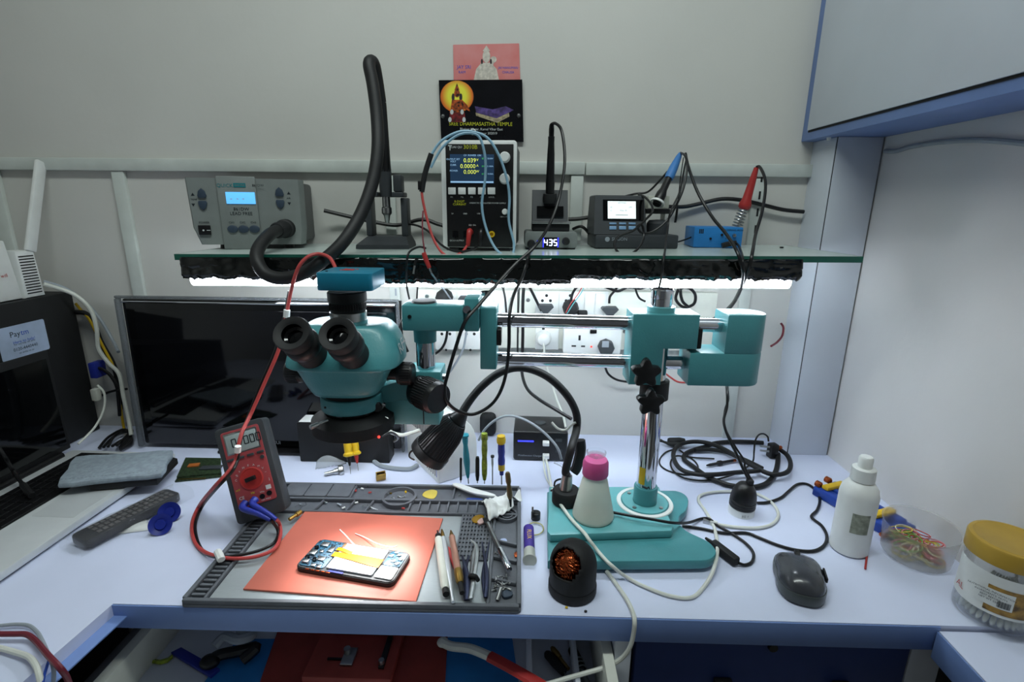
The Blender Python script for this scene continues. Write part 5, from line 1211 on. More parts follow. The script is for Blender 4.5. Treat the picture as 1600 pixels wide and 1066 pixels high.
# ------------------------------------------------------------------ screwdrivers in the rear edge holes
def driver(px, ytop, ybot, label, prof, lean=0):
    b = d(px, ybot, .009); tp = w(px-lean, ytop, b.y); A = along(b, tp); L = (tp-b).length
    t = thing('screwdriver', label, 'screwdriver', b, 'screwdrivers standing in the rear edge of the mat')
    for nm, m_, pr in prof: MB(A).lathe([(r, u*L) for r, u in pr], 16).done(nm, m_, t)
    return t
BK = (('shaft', STEEL, [(.0014, 0), (.0014, .3)]),)
driver(720, 716, 754, 'thin plain black rod, leftmost in the rear edge of the mat', [('handle', BLK, [(.0022, .1), (.0024, .95), (.0018, 1)]), ('shaft', STEEL, [(.001, 0), (.001, .099)])])
TQ = mat('turquoise_plastic', (40, 146, 164), .3)
driver(732, 678, 756, 'turquoise waisted screwdriver standing beside the lamp head', [('shaft', STEEL, [(.0011, 0), (.0011, .12)]), ('handle', TQ, [(.0022, .121), (.004, .2), (.0062, .45), (.0058, .6), (.0042, .78), (.0055, .86), (.0058, .93)]), ('cap', TQ, [(.0042, .932), (.0078, .95), (.0078, .985), (.004, 1)])], 6)
driver(746, 714, 755, 'short black handled screwdriver between the turquoise and lime ones', [('shaft', STEEL, [(.001, 0), (.001, .1)]), ('handle', BLK, [(.0025, .101), (.004, .3), (.0038, .9), (.003, 1)])])
driver(757, 679, 756, 'lime green patterned screwdriver standing in the mat edge', [('shaft', STEEL, [(.0011, 0), (.0011, .08)]), ('handle', LIME, [(.003, .081), (.005, .2), (.0054, .4), (.0045, .55), (.0056, .7), (.005, .88), (.0062, .9), (.006, .99)]), ('cap', LIME, [(.0055, .991), (.0055, 1.02)])], 0)
driver(769.5, 712, 757, 'slim grey metal screwdriver between the lime and yellow blue ones', [('shaft', STEEL, [(.0011, 0), (.0013, .6), (.0022, .7), (.0022, .94)]), ('cap', DGREY, [(.0034, .941), (.0034, 1)])])
driver(784, 680, 757, 'blue and yellow screwdriver with yellow cap', [('shaft', STEEL, [(.0013, 0), (.0013, .2)]), ('collar', NAVY, [(.0038, .201), (.0042, .3)]), ('yellow_band', YEL, [(.0062, .301), (.0064, .42)]), ('handle', NAVY, [(.0064, .421), (.0068, .5), (.0058, .58), (.0068, .66), (.0062, .82)]), ('cap', YEL, [(.0055, .821), (.008, .85), (.0086, .92), (.0075, .95), (.0075, .985), (.005, 1)])], 1)

# ------------------------------------------------------------------ multimeter
A_ = Vector((-.422, -.403, DZ+.0155)); B_ = Vector((-.345, -.382, DZ+.034)); D_ = Vector((-.475, -.358, DZ+.159))
xd = (B_-A_).normalized(); zd = (D_-A_); zd = (zd-xd*zd.dot(xd)).normalized(); yd = zd.cross(xd)
MU = axes(A_, xd, yd, zd)
def mf(px, py, y=0): return lp(MU, px, py, y)
t = thing('multimeter', 'red multimeter with dark grey holster leaning back at the left mat edge', 'multimeter', MU)
w0, w1 = 0, .077; hh = .158
MB(MU).prism([(x, z) for x, z in rrect(w0, w1, 0, hh, .007, 5)], -.036, -.0045, .003, axes((0, 0, 0), (1, 0, 0), (0, 0, 1), (0, -1, 0))).done('holster', DGREY, t)
q = [mf(*p_) for p_ in ((335, 681), (397, 662), (441, 785), (383, 806))]
ix0, ix1, iz0, iz1 = .0085, w1-.0085, .024, hh-.008
MB(MU).prism([(x, z) for x, z in rrect(w0, w1, 0, hh, .007, 5)], -.0044, .0, .002, axes((0, 0, 0), (1, 0, 0), (0, 0, 1), (0, -1, 0))).done('front_rim', DGREY, t)
MB(MU).prism(rrect(ix0, ix1, iz0, iz1, .004), .0001, .0016, .0006, axes((0, 0, 0), (1, 0, 0), (0, 0, 1), (0, -1, 0))).done('face_panel', REDM, t)
yf = -.0017
def frame_pts(*pp): return [mf(a, b, yf) for a, b in pp]
s0, s1 = mf(345, 717, yf), mf(405, 676, yf)
lx0, lx1 = .0145, w1-.0145; lz1 = hh-.0145; lz0 = lz1-.030
lcd = MB(MU).bx(lx0, lx1, yf-.0009, yf-.0001, lz0, lz1, .0003).done('display', mat('grey_lcd', (158, 172, 172), .3), t)
MB(MU).bx(lx0-.002, lx1+.002, yf-.0004, yf, lz0-.002, lz1+.003, .0002).done('display_frame', STEEL, t)
mb = MB(MU); seg7(mb, '0.000', lx0+.012, (lz0+lz1)/2+.001, yf-.001, .0125, .0095, .13); mb.ftext('V', lx1-.007, lz1-.010, yf-.0012, .006); mb.done('digits', INK, lcd)
mb = MB(MU)
for k in range(4): mb.box((.0135+k*.0155+.002, yf-.0015, lz0-.0095), (.011, .003, .0042), .001)
mb.lathe([(.003, 0), (.003, .003)], 12, axes((w1-.014, yf, lz0-.018), (1, 0, 0), (0, 0, 1), (0, -1, 0)))
parts(mb, 'button', DGREY, t)
dc = Vector((.0385, 0, .0665))
MB(MU).lathe([(.0185, 0.0001), (.0185, .0012), (.0165, .002), (.0165, .0012), (.001, .0012)], 36, axes((dc.x, yf, dc.z), (1, 0, 0), (0, 0, 1), (0, -1, 0))).done('dial', RED, t)
MB(MU).box((0, 0, 0), (.016, .008, .007), .0015, axes((dc.x, yf-.0055, dc.z), Vector((.98, 0, .1)).normalized(), (0, 1, 0), Vector((-.1, 0, .98)).normalized())).done('dial_grip', BLK, t)
mb = MB(MU)
for k in range(9):
    a_ = math.radians(10+k*20); mb.ftext('~VmAFHz%CT'[k], dc.x+.0235*math.cos(a_), dc.z+.0215*math.sin(a_), yf-.0003, .005)
mb.ftext('CE', .017, .040, yf-.0003, .007); mb.ftext('COM', .03, .0325, yf-.0003, .004); mb.ftext('VHz', .049, .0405, yf-.0003, .004); mb.ftext('10A MAX', .052, .0275, yf-.0003, .0038); mb.bx(.056, .064, yf-.0004, yf, .042, .049)
mb.ftext('i', .0642, .057, yf-.0003, .008); mb.ftext('MULTIMETER'[:0]+'DIGITAL', lx0+.012, lz1+.0015, yf-.0008, .003)
mb.done('white_lettering', INKW, t)
mb = MB(MU); mb.ftext('mV', .0145, .054, yf-.0003, .005); mb.ftext('Hz', .035, .0435, yf-.0003, .005); mb.ftext('F', .0155, lz0-.019, yf-.0003, .007); mb.done('yellow_lettering', INKY, t)
mb = MB(MU)
for x, z in ((.0475, .0335), (.059, .0355)): mb.lathe([(.0042, 0), (.0042, .0008), (.0032, .0008), (.0032, .0002)], 18, axes((x, yf, z), (1, 0, 0), (0, 0, 1), (0, -1, 0)))
parts(mb, 'jack', BLK, t)
pf = MU @ Vector((.0385, .032, .10)); pg = Vector((pf.x-.008, pf.y+.05, DZ+.0155 if False else DZ+.001))
MB().tube([pf, pf.lerp(pg, .5), pg], .005, 8, sub=2).done('prop_stand', DGREY, t)
ft = MU @ Vector((.004, .02, .002)); mb = MB()
j1, j2 = MU @ Vector((.0205, yf, .0315)), MU @ Vector((.036, yf, .0325))
e1, e2 = w(423, 813, -.425), w(432, 812, -.425)
for j, e_, lab in ((j1, e1, 'blue test plug in the lower left jack of the multimeter'), (j2, e2, 'blue test plug in the second jack of the multimeter')):
    t = thing('test_plug', lab, 'plug', j)
    MB().tube([j+(e_-j)*.0, j+Vector((.002, -.012, -.002)), j.lerp(e_, .6)+Vector((0, -.006, .002)), e_], lambda u: .0062-.0032*u, 12).done('boot', NAVY, t)
    s_ = .002
    if 'lower' in lab:
        pts = [e_, d(433, 826, .02), d(434, 838, .013), d(425, 851, .0165), d(400, 862, .0165), d(365, 869, .0165), d(338, 871, .012), d(318, 862, .004), d(307, 840, .004), d(306, 815, .004), d(317, 790, .01), w(338, 764, -.44), w(362, 738, -.435), w(371, 720, -.42), w(373, 706, -.415), w(378, 680, -.40), w(388, 650, -.37), w(408, 600, -.35), w(430, 548, -.335), w(443, 500, -.325), w(452, 455, -.32)]
        MB().tube(pts, .0024, 8).done('lead', BLK, t)
    else:
        pts = [e_, d(437, 820, .02), d(438, 838, .015), d(428, 858, .0165), d(400, 870, .0165), d(365, 873, .0165), d(336, 869, .012), d(313, 858, .004), d(301, 838, .004), d(301, 814, .004), d(312, 789, .01), w(334, 762, -.44), w(357, 737, -.435), w(368, 720, -.42), w(371, 704, -.416), w(378, 676, -.40), w(393, 645, -.37), w(415, 595, -.352), w(436, 545, -.338), w(446, 500, -.328), w(453, 462, -.322), w(459, 438, -.325), w(468, 415, -.325), w(482, 401, -.318), w(498, 397, -.31), w(514, 402, -.318), w(522, 414, -.33), w(524, 420, -.345)]
        MB().tube(pts, .0028, 8).done('lead', REDW, t)
tag(MB().tube([d(346, 875, .019), d(343, 868, .0195), d(340, 862, .0185)], .0055, 8, flat=.8).done('cable_tie', PAPER), 'white tie binding the meter leads on the mat strip', 'tie')
q = w(371.5, 702, -.418); tag(MB().tube([q+Vector((.001, 0, .005)), q, q-Vector((.001, 0, .005))], .0048, 10, sub=1).done('lead_tie', PAPER), 'white tape around the leads in front of the meter display', 'tie')
q = w(448, 490, -.327); tag(MB().tube([q+Vector((.001, 0, .006)), q, q-Vector((.001, 0, .006))], .005, 10, sub=1).done('lead_tie', PAPER), 'white tape around the leads above the left eyepiece', 'tie')

# ================================================================== GOOSENECK LAMP
LHEAD = mat('dark_grey_anodised', (74, 75, 78), .28, metal=.75)
t = thing('gooseneck_lamp', 'black gooseneck lamp with ribbed head aimed at the phone', 'lamp', d(884, 786, .037))
b = d(884, 784, .0365); bx_, by_ = b.x, b.y
MB().lathe([(.0225, .0366), (.0235, .038), (.0235, .056), (.021, .060)], 28, fr((bx_, by_, DZ))).done('base', BLKM, t)
MB().cyl((bx_-.001, by_, DZ+.0602), (bx_+.001, by_+.002, DZ+.085), .011, .0085).done('stem', STEEL, t)
hb, hf = w(716, 655, -.335), w(668, 712, -.338)
hdir = (hf-hb).normalized()
goose = [Vector((bx_+.001, by_+.002, DZ+.084)), w(884, 735, by_+.005), w(893, 700, by_+.01), w(901, 670, -.285), w(900, 645, -.285), w(886, 618, -.285), w(860, 592, -.285), w(832, 578, -.288), w(805, 575, -.292), w(780, 583, -.297), w(757, 600, -.305), w(737, 622, -.315), w(722, 645, -.328), hb]
MB().tube(goose, .0068, 12, sub=8).done('neck', RUB, t)
A = along(hb-hdir*.005, hf); L = (hf-hb).length+.005
hd = MB(A).lathe([(.008, -.01), (.0125, 0), (.0155, .006), (.0155, .008)], 28).done('head_collar', BLK, t)
MB(A).lathe([(.017, .0082), (.022, .02), (.0265, .035), (.029, L*.72), (.030, L*.82), (.033, L*.83), (.0335, L*.9), (.033, L), (.031, L), (.029, L*.86), (.02, .03), (.001, .025)], 40, cap=False).done('head_shell', LHEAD, t)
mb = MB(A)
for k in range(36):
    a_ = 2*math.pi*k/36; c_, s_ = math.cos(a_), math.sin(a_)
    mb.tube([(.0175*c_, .0175*s_, .010), (.0228*c_, .0228*s_, .021), (.0272*c_, .0272*s_, .036), (.0297*c_, .0297*s_, L*.72), (.0304*c_, .0304*s_, L*.81)], .0011, 5, sub=0)
mb.done('cooling_ribs', LHEAD, t)
MB(A).lathe([(.0305, L*.88), (.0005, L*.88)], 32, cap=False).done('lit_lens', mat('lit_lens', (255, 255, 255), .4, emit=(255, 252, 245), estr=8), t)
mb = MB(); q = A @ Vector((-.034, 0, L*.93)); mb.tube([w(655, 700, -.352), w(642, 706, -.348), w(640, 714, -.35), w(648, 719, -.352)], .0016, 8); mb.done('hook', BLK, t)
ld = bpy.data.lights.new('gooseneck_spot', 'SPOT'); ld.energy = 7; ld.spot_size = math.radians(54); ld.spot_blend = 1; ld.shadow_soft_size = .018; ld.color = (1, .985, .95)
lo = bpy.data.objects.new('gooseneck_spot', ld); COL.objects.link(lo)
src = A @ Vector((0, 0, L*.99)); lo.location = src
lo.rotation_euler = (Vector((-.2, -.56, DZ+.012))-src).to_track_quat('-Z', 'Y').to_euler()
tag(MB().tube([w(906, 688, -.29), w(907, 705, -.29), w(901, 730, -.292), w(896, 738, -.293)], .0095, 8, flat=.7).done('cord_bundle', BLKM), 'black folded cord bundle strapped to the lamp stem', 'cable')
tag(MB().tube([w(862, 660, -.27), w(872, 670, -.275), w(884, 672, -.28), w(893, 664, -.286), w(900, 660, -.287)], .0022, 8).done('white_strap', WWIRE), 'white strap curling from the lamp neck over the charger', 'tie')
cable('thin_black_cable', 'thin black cord loop lying at the lamp base', [d(860, 767, .04), d(875, 763, .046), d(886, 757, .062), d(878, 749, .066), d(868, 752, .06), d(866, 760, .05)], .0017, BLK)

# ================================================================== BOTTLE, TIP CLEANER, CHARGER, WHITE BOX
q = d(926, 812, .0363); bc = (d(893, 803, .0363)+d(958, 803, .0363))/2
t = thing('solvent_bottle', 'milky conical solvent bottle with pink pump cap on the teal base', 'bottle', (bc.x, bc.y-.004, DZ+.0363))
Bm = fr((bc.x, bc.y-.006, DZ+.0363))
MB(Bm).lathe([(.031, 0), (.033, .003), (.033, .006), (.020, .066), (.0185, .069), (.0185, .074)], 36).done('body', mat('milky_bottle', (232, 235, 224), .35, trans=.3, ior=1.2, var=.03), t)
MB(Bm).lathe([(.0195, .0742), (.0205, .076), (.020, .096), (.0175, .101), (.012, .102)], 32).done('pump_cap', PINK, t)
MB(Bm).lathe([(.003, .1022), (.003, .108), (.006, .108), (.0145, .1085), (.0155, .112), (.0155, .1135), (.012, .1125), (.002, .1115)], 28).done('dish', CLEAR, t)
tc = Vector((.107, -.508, DZ+.0004)); R_ = .0315
t = thing('tip_cleaner', 'black domed tip cleaner filled with copper wool at the desk front', 'tip cleaner', tc)
# dome with a round opening towards the left front
nd = Vector((-.50, -.72, .48)).normalized(); oc = tc+Vector((0, 0, .043))+nd*.026
bm = bmesh.new(); bmesh.ops.create_uvsphere(bm, u_segments=48, v_segments=32, radius=1)
V = []
for v in bm.verts:
    p = v.co.copy(); z = p.z
    if z < 0: v.co = Vector((p.x/max(1e-6, math.hypot(p.x, p.y))*R_*min(1, math.hypot(p.x, p.y)*8), p.y/max(1e-6, math.hypot(p.x, p.y))*R_*min(1, math.hypot(p.x, p.y)*8), .042*(1+z)))
    else: v.co = Vector((p.x*R_, p.y*R_, .042+z*.033))
    v.co += tc
kill = [v for v in bm.verts if (v.co-oc).dot(nd) > -.0075 and v.co.z > tc.z+.02 and (v.co-oc-nd*(v.co-oc).dot(nd)).length < .019]
bmesh.ops.delete(bm, geom=kill, context='VERTS')
MB().tmp(bm).done('shell', BLKM, t, shell=.0016)
MB().lathe([(R_+.0012, 0), (R_+.002, .002), (R_+.002, .012), (R_+.0012, .014)], 40, Matrix.Translation(tc), cap=False).done('foot_rim', BLKM, t)
random.seed(5); wc_ = oc-nd*.012; mb = MB(); mb.sph(wc_-nd*.006, .0185, n=20)
for k in range(150):
    a = Vector((random.gauss(0, 1), random.gauss(0, 1), random.gauss(0, 1))).normalized()
    if a.dot(nd) < -.2: a = -a
    tt = a.cross(Vector((random.random(), random.random(), random.random()))).normalized(); p = wc_-nd*.005+a*.0185
    mb.tube([p-tt*.005, p+a*.0035, p+tt*.005+a*.001, p+tt*.003-a*.003], .0005, 4, sub=2)
mb.done('copper_wool', COPPER, t)
Mc = fr((.0725, -.137, DZ+.0005), -1.5)
t = thing('usb_charger', 'black multi port charger with blue lit display at the wall', 'charger', Mc)
x0, x1 = lp(Mc, 802, 700).x, lp(Mc, 887, 700).x; z1 = lp(Mc, 845, 675).z
MB(Mc).bx(x0, x1, 0, .085, 0, z1, .005, seg=3).done('case', BLK, t)
mb = MB(Mc); pb(mb, Mc, 809, 688, 834, 691, -.0001, -.0005); mb.done('led_digits', LEDB, t)
mb = MB(Mc)
for px, py in ((853, 691), (853, 711)): pb(mb, Mc, px-5, py-3, px+5, py+3, -.0001, -.012, .001)
parts(mb, 'usb_plug', WPLAST, t)
mb = MB(Mc)
for px, py in ((873, 688), (873, 705)): pb(mb, Mc, px-5, py-2.5, px+5, py+2.5, -.0001, -.0006, .0002)
parts(mb, 'usb_port', DGREY, t)
mb = MB(Mc); q = lp(Mc, 828, 712, 0); mb.ftext('Multifunction Charger', q.x, q.z, -.0004, .0056); mb.done('lettering', GWIRE, t)
MB(Mc).lathe([(.012, 0), (.0115, .0015), (.009, .002)], 24, fr((0, .045, z1+.0001))).done('top_pad', DGREY, t)
# white box behind the lamp
a0 = d(686, 757, 0); a1 = d(746, 738, 0); a2 = d(640, 712, 0)
xd = (a1-a0).normalized(); Lx = (a1-a0).length
WM_ = axes(Vector((a0.x, a0.y, DZ+.0004)), xd, Vector((0, 0, 1)).cross(xd), (0, 0, 1))
t = thing('white_box', 'white rounded label covered unit standing behind the lamp head', 'white unit', WM_)
hz = lp(WM_, 722, 655, .0).z
prof = [(0, 0)] + [(Lx, 0), (Lx, hz*.5)] + [(Lx*.5+Lx*.5*math.cos(math.radians(a_)), hz*.5+hz*.5*math.sin(math.radians(a_))) for a_ in range(15, 90, 15)] + [(Lx*.42, hz), (0, hz*.99)]
MB(WM_).prism([(x, z) for x, z in prof], -.15, 0, .003, axes((0, 0, 0), (1, 0, 0), (0, 0, 1), (0, -1, 0))).done('body', WPLAST, t)
mb = MB(WM_); mb.bx(-.0012, -.0002, .003, .147, .006, hz*.97); mb.done('label', PAPER, t, label='white printed label')
mb = MB(WM_)
for k in range(22): mb.bx(-.0016, -.0013, .030+k*.0052, .0325+k*.0052, hz*.66, hz*.92)
for k in range(5): mb.bx(-.0016, -.0013, .012+k*.009, .0145+k*.009, .012, hz*.5)
mb.done('bar_print', INK, t)
mb = MB(WM_); mb.text('CAUTION', axes((-.0018, .045, hz*.58), (0, -1, 0), (0, 0, 1), (-1, 0, 0)), .012); mb.bx(-.0016, -.0013, .006, .008, .012, hz*.5); mb.done('blue_print', INKB, t)
mb = MB(); q = d(763, 690, 0); tag(mb.bx(q.x-.022, q.x+.016, q.y+.02, q.y+.05, DZ+.0005, DZ+.055, .012, seg=3).done('black_adapter', BLKM), 'black rounded adapter block behind the white unit', 'adapter')
cable('grey_cable', 'grey cable arching from behind the lime screwdriver to the lamp base', [w(748, 688, -.16), w(757, 672, -.17), w(772, 658, -.18), w(792, 650, -.2), w(815, 654, -.215), w(840, 668, -.23), w(860, 686, -.25), w(872, 702, -.265), w(877, 718, -.27)], .0025, GWIRE)
t = thing('white_lamp_clip', 'clear plastic clip with wire ends at the lamp stem', 'clip', w(880, 730, -.285))
MB().tube([w(866, 722, -.285), w(878, 728, -.287), w(884, 740, -.288)], .004, 8, flat=.6).done('body', CLEAR, t)

# ================================================================== CABLES ON THE DESK
h = .003
cable('white_cable', 'long white cable from the charger over the teal base to its right', [d(853, 718, .02), d(857, 735, .012), d(860, 752, .012), d(866, 772, .041), d(890, 808, .041), d(913, 833, .041), d(920, 843, .040), d(934, 861, .028), d(948, 877, .028), d(958, 886, .026), d(970, 896, .012), d(984, 905, h+.001), d(1005, 916, h), d(1045, 931, h), d(1080, 934, h), d(1100, 917, h), d(1115, 890, .012), d(1121, 858, .012), d(1116, 825, h), d(1103, 800, h), d(1092, 784, h), d(1094, 775, h), d(1110, 770, h), d(1140, 768, h), d(1175, 770, h), (d(1203, 783, h)), d(1216, 803, h), d(1208, 818, h), d(1185, 825, h), d(1150, 824, h), d(1122, 820, h)], .0027, WWIRE)
t = thing('usb_connector', 'silver tip of the white cable lying right of the teal base', 'connector', d(1110, 817, .004))
a, b = d(1121, 819.5, .0035), d(1098, 814, .0035); A = along(a, b)
MB(A).box((0, 0, .006), (.006, .010, .012), .0015).done('boot', WPLAST, t); MB(A).box((0, 0, .0175), (.0045, .0085, .0105), .0005).done('metal_tip', STEEL, t)
cable('white_cable', 'white cable hanging from under the teal base over the desk front into the drawer', [d(948, 893, .0035), d(962, 912, h), d(978, 935, h), d(988, 955, h), w(991.5, 970, -.5655), w(990, 990, -.567), w(984, 1012, -.566), w(970, 1030, -.562), w(945, 1043, -.56), w(915, 1052, -.565), w(880, 1062, -.575), (w(840, 1074, -.585))], .003, WWIRE)
cable('white_cable', 'thin white cable drop beside the charger cable', [d(849, 712, .03), d(850, 730, .012), d(854, 748, h), d(862, 762, h)], .0018, WWIRE)
cable('black_cable', 'black cable from the bottle across the ring plate to the inline switch', [d(958, 801, .041), d(985, 806, .045), d(1015, 811, .045), d(1050, 817, .04), d(1075, 817, .014), d(1095, 811, h), d(1108, 811, h+.006), d(1122, 822, h), d(1145, 835, h), d(1165, 849, h), d(1177, 864, h), d(1175, 878, h), d(1164, 883, h), d(1154, 880, .006)], .0023, BLK)
t = thing('inline_switch', 'black inline switch lying right of the teal base', 'switch', d(1125, 862, 0))
a, b = d(1113, 849, .0085), d(1152, 879, .0085); A = along(a, b); L = (b-a).length
MB(A).box((0, 0, L/2), (.013, .014, L), .003).done('body', BLKM, t); MB(A).tube([(0, 0, -.014), (0, 0, -.0005)], lambda u: .002+.002*u, 8, sub=0).done('boot', BLK, t)
cable('black_cable', 'black cable winding from the teal base to the blue jaw fixture', [d(1066, 822, h), d(1095, 826, h), d(1130, 833, h), d(1165, 833, h), d(1185, 840, h), d(1215, 852, h), d(1245, 860, h), d(1272, 861, h), d(1288, 852, h), d(1292, 838, h), d(1284, 822, h), d(1268, 808, h), d(1277, 797, h), d(1281, 782, h), d(1276, 768, h), d(1262, 757, h), d(1246, 757, h), d(1232, 768, h), d(1220, 778, h), d(1200, 785, h), d(1183, 786, h)], .0025, BLK)
def Z5(x, y): return (1020+x/6.663, 660+y/6.663)
def z5(pts, h0): return [d(*Z5(x, y), h0[i % len(h0)] if isinstance(h0, list) else h0) for i, (x, y) in enumerate(pts)]
t = thing('coiled_hose_cable', 'big coil of thick black cable with plug by the pillar foot', 'cable', d(1130, 720, 0))
MB().tube(z5([(1150, 215), (1000, 205), (830, 203), (650, 218), (560, 250)], .006) + z5([(420, 290), (335, 335), (330, 390), (420, 460), (560, 560), (740, 640), (900, 672), (1080, 672), (1200, 625), (1275, 520), (1300, 420), (1305, 330)], .006), .0048, 10).done('cable_run', RUB, t)
MB().tube(z5([(1330, 290), (1400, 345), (1435, 430), (1410, 510), (1310, 545), (1180, 525), (1000, 430), (850, 340), (690, 255), (540, 210), (390, 205), (270, 240), (215, 320), (235, 420), (310, 500), (450, 540), (640, 545), (850, 525), (1030, 512), (1130, 500)], .015), .0046, 10).done('cable_run', RUB, t)
MB().tube(z5([(1140, 480), (1000, 410), (880, 360), (760, 310), (600, 285), (440, 290)], .009), .0044, 10).done('cable_run', RUB, t)
MB().tube(z5([(300, 235), (180, 225), (80, 190)], .010), lambda u: .0045+.0018*math.sin(u*6), 10).done('cable_end', BLKM, t)
a, b = d(*Z5(165, 200), .012), d(*Z5(330, 195), .012); MB(along(a, b)).lathe([(.0075, 0), (.0085, .003), (.0085, (b-a).length*.7), (.006, (b-a).length)], 16).done('end_plug', BLKM, t)
pq = d(*Z5(1240, 370), 0); MB(fr((pq.x, pq.y, DZ+.0006), 10)).bx(-.009, .009, -.008, .010, 0, .032, .003).done('plug_block', BLK, t)
q = d(*Z5(1315, 270), .02); MB().sph((pq.x+.014, pq.y, DZ+.024), .005, (1, .6, 1)).done('copper_tab', COPPER, t)
mb = MB(); 
for z_ in (.016, .026): mb.cyl((pq.x-.009, pq.y-.002, DZ+z_), (pq.x-.027, pq.y+.002, DZ+z_), .0022)
parts(mb, 'plug_pin', STEEL, t)
cable('thin_black_cable', 'thin black cable looped wide left of the big coil', z5([(250, 275), (140, 310), (75, 380), (75, 440), (130, 490), (240, 530), (400, 545), (470, 480), (440, 410), (360, 350), (280, 290)], .0022), .0018, BLK)
cable('thin_black_cable', 'thin black cable looped in front of the big coil', z5([(640, 380), (450, 370), (330, 355), (230, 355), (185, 420), (210, 500), (300, 570), (450, 605), (620, 600), (760, 570), (900, 520), (1000, 450), (1045, 400)], .0045) + [w(*Z5(1055, 300), -.14), w(*Z5(1065, 200), -.135), w(*Z5(1100, 135), -.13), w(*Z5(1150, 120), -.128), w(*Z5(1195, 150), -.128), w(*Z5(1205, 200), -.13)], .0018, BLK)
t = thing('probe_clip', 'small black probe clip lying inside the big coil', 'probe', d(*Z5(690, 425), .004))
a, b = d(*Z5(560, 450), .006), d(*Z5(860, 395), .006); A = along(a, b); L = (b-a).length
MB(A).lathe([(.0015, 0), (.003, .008), (.003, L*.35), (.0055, L*.4), (.0055, L*.5), (.0035, L*.55), (.003, L*.9)], 12).done('body', BLK, t); MB(A).lathe([(.003, L*.901), (.003, L)], 12).done('copper_end', COPPER, t)
# bulb holder hanging on its wires
bc = (d(1140, 803, 0)+d(1178, 803, 0))/2
t = thing('bulb_holder', 'black ribbed bulb holder with white rim standing on the desk', 'bulb holder', Vector((bc.x, bc.y+.004, DZ)))
Bm = fr((bc.x, bc.y+.004, DZ+.0004), 0, 4)
MB(Bm).lathe([(.0215, 0), (.0215, .014), (.019, .015)], 32).done('white_rim', WPLAST, t)
MB(Bm).lathe([(.0218, .0152), (.0218, .0185), (.0208, .019), (.0218, .0195), (.0218, .023), (.0208, .0235), (.0218, .024), (.0218, .0275), (.0208, .028), (.0215, .029), (.021, .034), (.0195, .042), (.0168, .05), (.012, .057), (.006, .060)], 36).done('shell', BLK, t)
MB(Bm).box((.006, 0, .062), (.010, .012, .012), .002).done('wire_clamp', BLKM, t)
mb = MB(Bm); mb.text('SG 1', axes((-.002, -.0218, .007), (1, 0, 0), (0, 0, 1), (0, -1, 0)), .006); mb.done('lettering', INK, t)
top = Bm @ Vector((.004, 0, .066))
MB().tube([top, w(1162, 735, -.31), w(1152, 712, -.3), w(1141, 690, -.29), w(1133, 670, -.28), w(1131, 655, -.27), w(1136, 635, -.26), w(1136, 612, -.25), w(1134, 596, -.2), w(1130, 570, -.15)], .0024, 8).done('wire', BLK, t)
MB().tube([top+Vector((.004, 0, 0)), w(1164, 730, -.305), w(1163, 720, -.3), w(1150, 700, -.29), w(1138, 680, -.28), w(1131, 662, -.268), w(1133, 640, -.262), w(1138, 625, -.255), w(1137, 605, -.24), w(1138, 575, -.16)], .0018, 8).done('wire', BLK, t)

# ================================================================== MOUSE
mc = d(1254, 925, 0); rz_ = 10
Mm = fr((mc.x, mc.y+.012, DZ+.0004), -19)
t = thing('computer_mouse', 'dark grey computer mouse on the right front of the desk', 'mouse', Mm)
def mring(z, k, lift=0):
    out = []
    for i in range(36):
        a_ = 2*math.pi*i/36; c_, s_ = math.cos(a_), math.sin(a_)
        ex = 3.0; x = .032*k*math.copysign(abs(c_)**(2/ex), c_); y = .046*k*math.copysign(abs(s_)**(2/ex), s_)
        u = y/.046
        x *= 1 + .14*max(0, u)**2 - .10*max(0, .35-abs(u))*1.6 - .10*max(0, -u)**2
        if u > .6: y += .006*k*max(0, 1-abs(x)/.012)
        out.append((x, y, z+lift*y))
    return out
MB(Mm).loft([mring(.0005, .9), mring(.003, .97), mring(.012, 1.0), mring(.018, .98)]).done('lower_shell', mat('grey_mouse_rim', (72, 78, 78), .35), t)
MB(Mm).loft([mring(.0184, .955), mring(.023, .93, -.03), mring(.029, .80, -.06), mring(.0335, .58, -.09), mring(.0355, .3, -.1), mring(.0358, .02, -.1)]).done('top_shell', mat('dark_mouse_shell', (62, 64, 70), .25, coat=.3), t)
MB(Mm).cyl((-.003, .036, .0235), (.003, .036, .0235), .0085, n=16).done('scroll_wheel', RUB, t)
MB(Mm).bx(.0305, .0335, -.005, .02, .017, .024, .001).done('side_button', BLK, t)

# ================================================================== SPRAY BOTTLE
sc_ = (d(1294, 858, 0)+d(1362, 858, 0))/2
Sm = fr((sc_.x-.003, sc_.y+.0, DZ+.0004))
t = thing('spray_bottle', 'white plastic spray bottle with grey label on the right of the desk', 'bottle', Sm)
r0 = .0265
MB(Sm).lathe([(r0-.003, 0), (r0, .003), (r0, .098), (r0-.002, .108), (r0-.008, .117), (.0145, .121)], 40).done('body', WPLAST, t)
MB(Sm).lathe([(.0155, .1212), (.0165, .122), (.016, .141), (.014, .1425)], 32).done('collar', WPLAST, t)
MB(Sm).lathe([(.0095, .1427), (.0098, .157), (.008, .160), (.002, .1605)], 24).done('spray_head', WPLAST, t)
mb = MB(Sm); mb.grid(lambda u, v: ((r0+.0003)*math.cos(math.radians(228+52*u)), (r0+.0003)*math.sin(math.radians(228+52*u)), .043+.033*v), 10, 1); mb.done('label', mat('stained_label', (148, 152, 136), .7, var=.2, scale=160), t, label='grey stained label')
cable('red_stick', 'thin red plastic stick lying right of the spray bottle', [d(1358, 840, .002), d(1355, 865, .002), d(1352, 889, .002)], .0015, RED, 'stick')
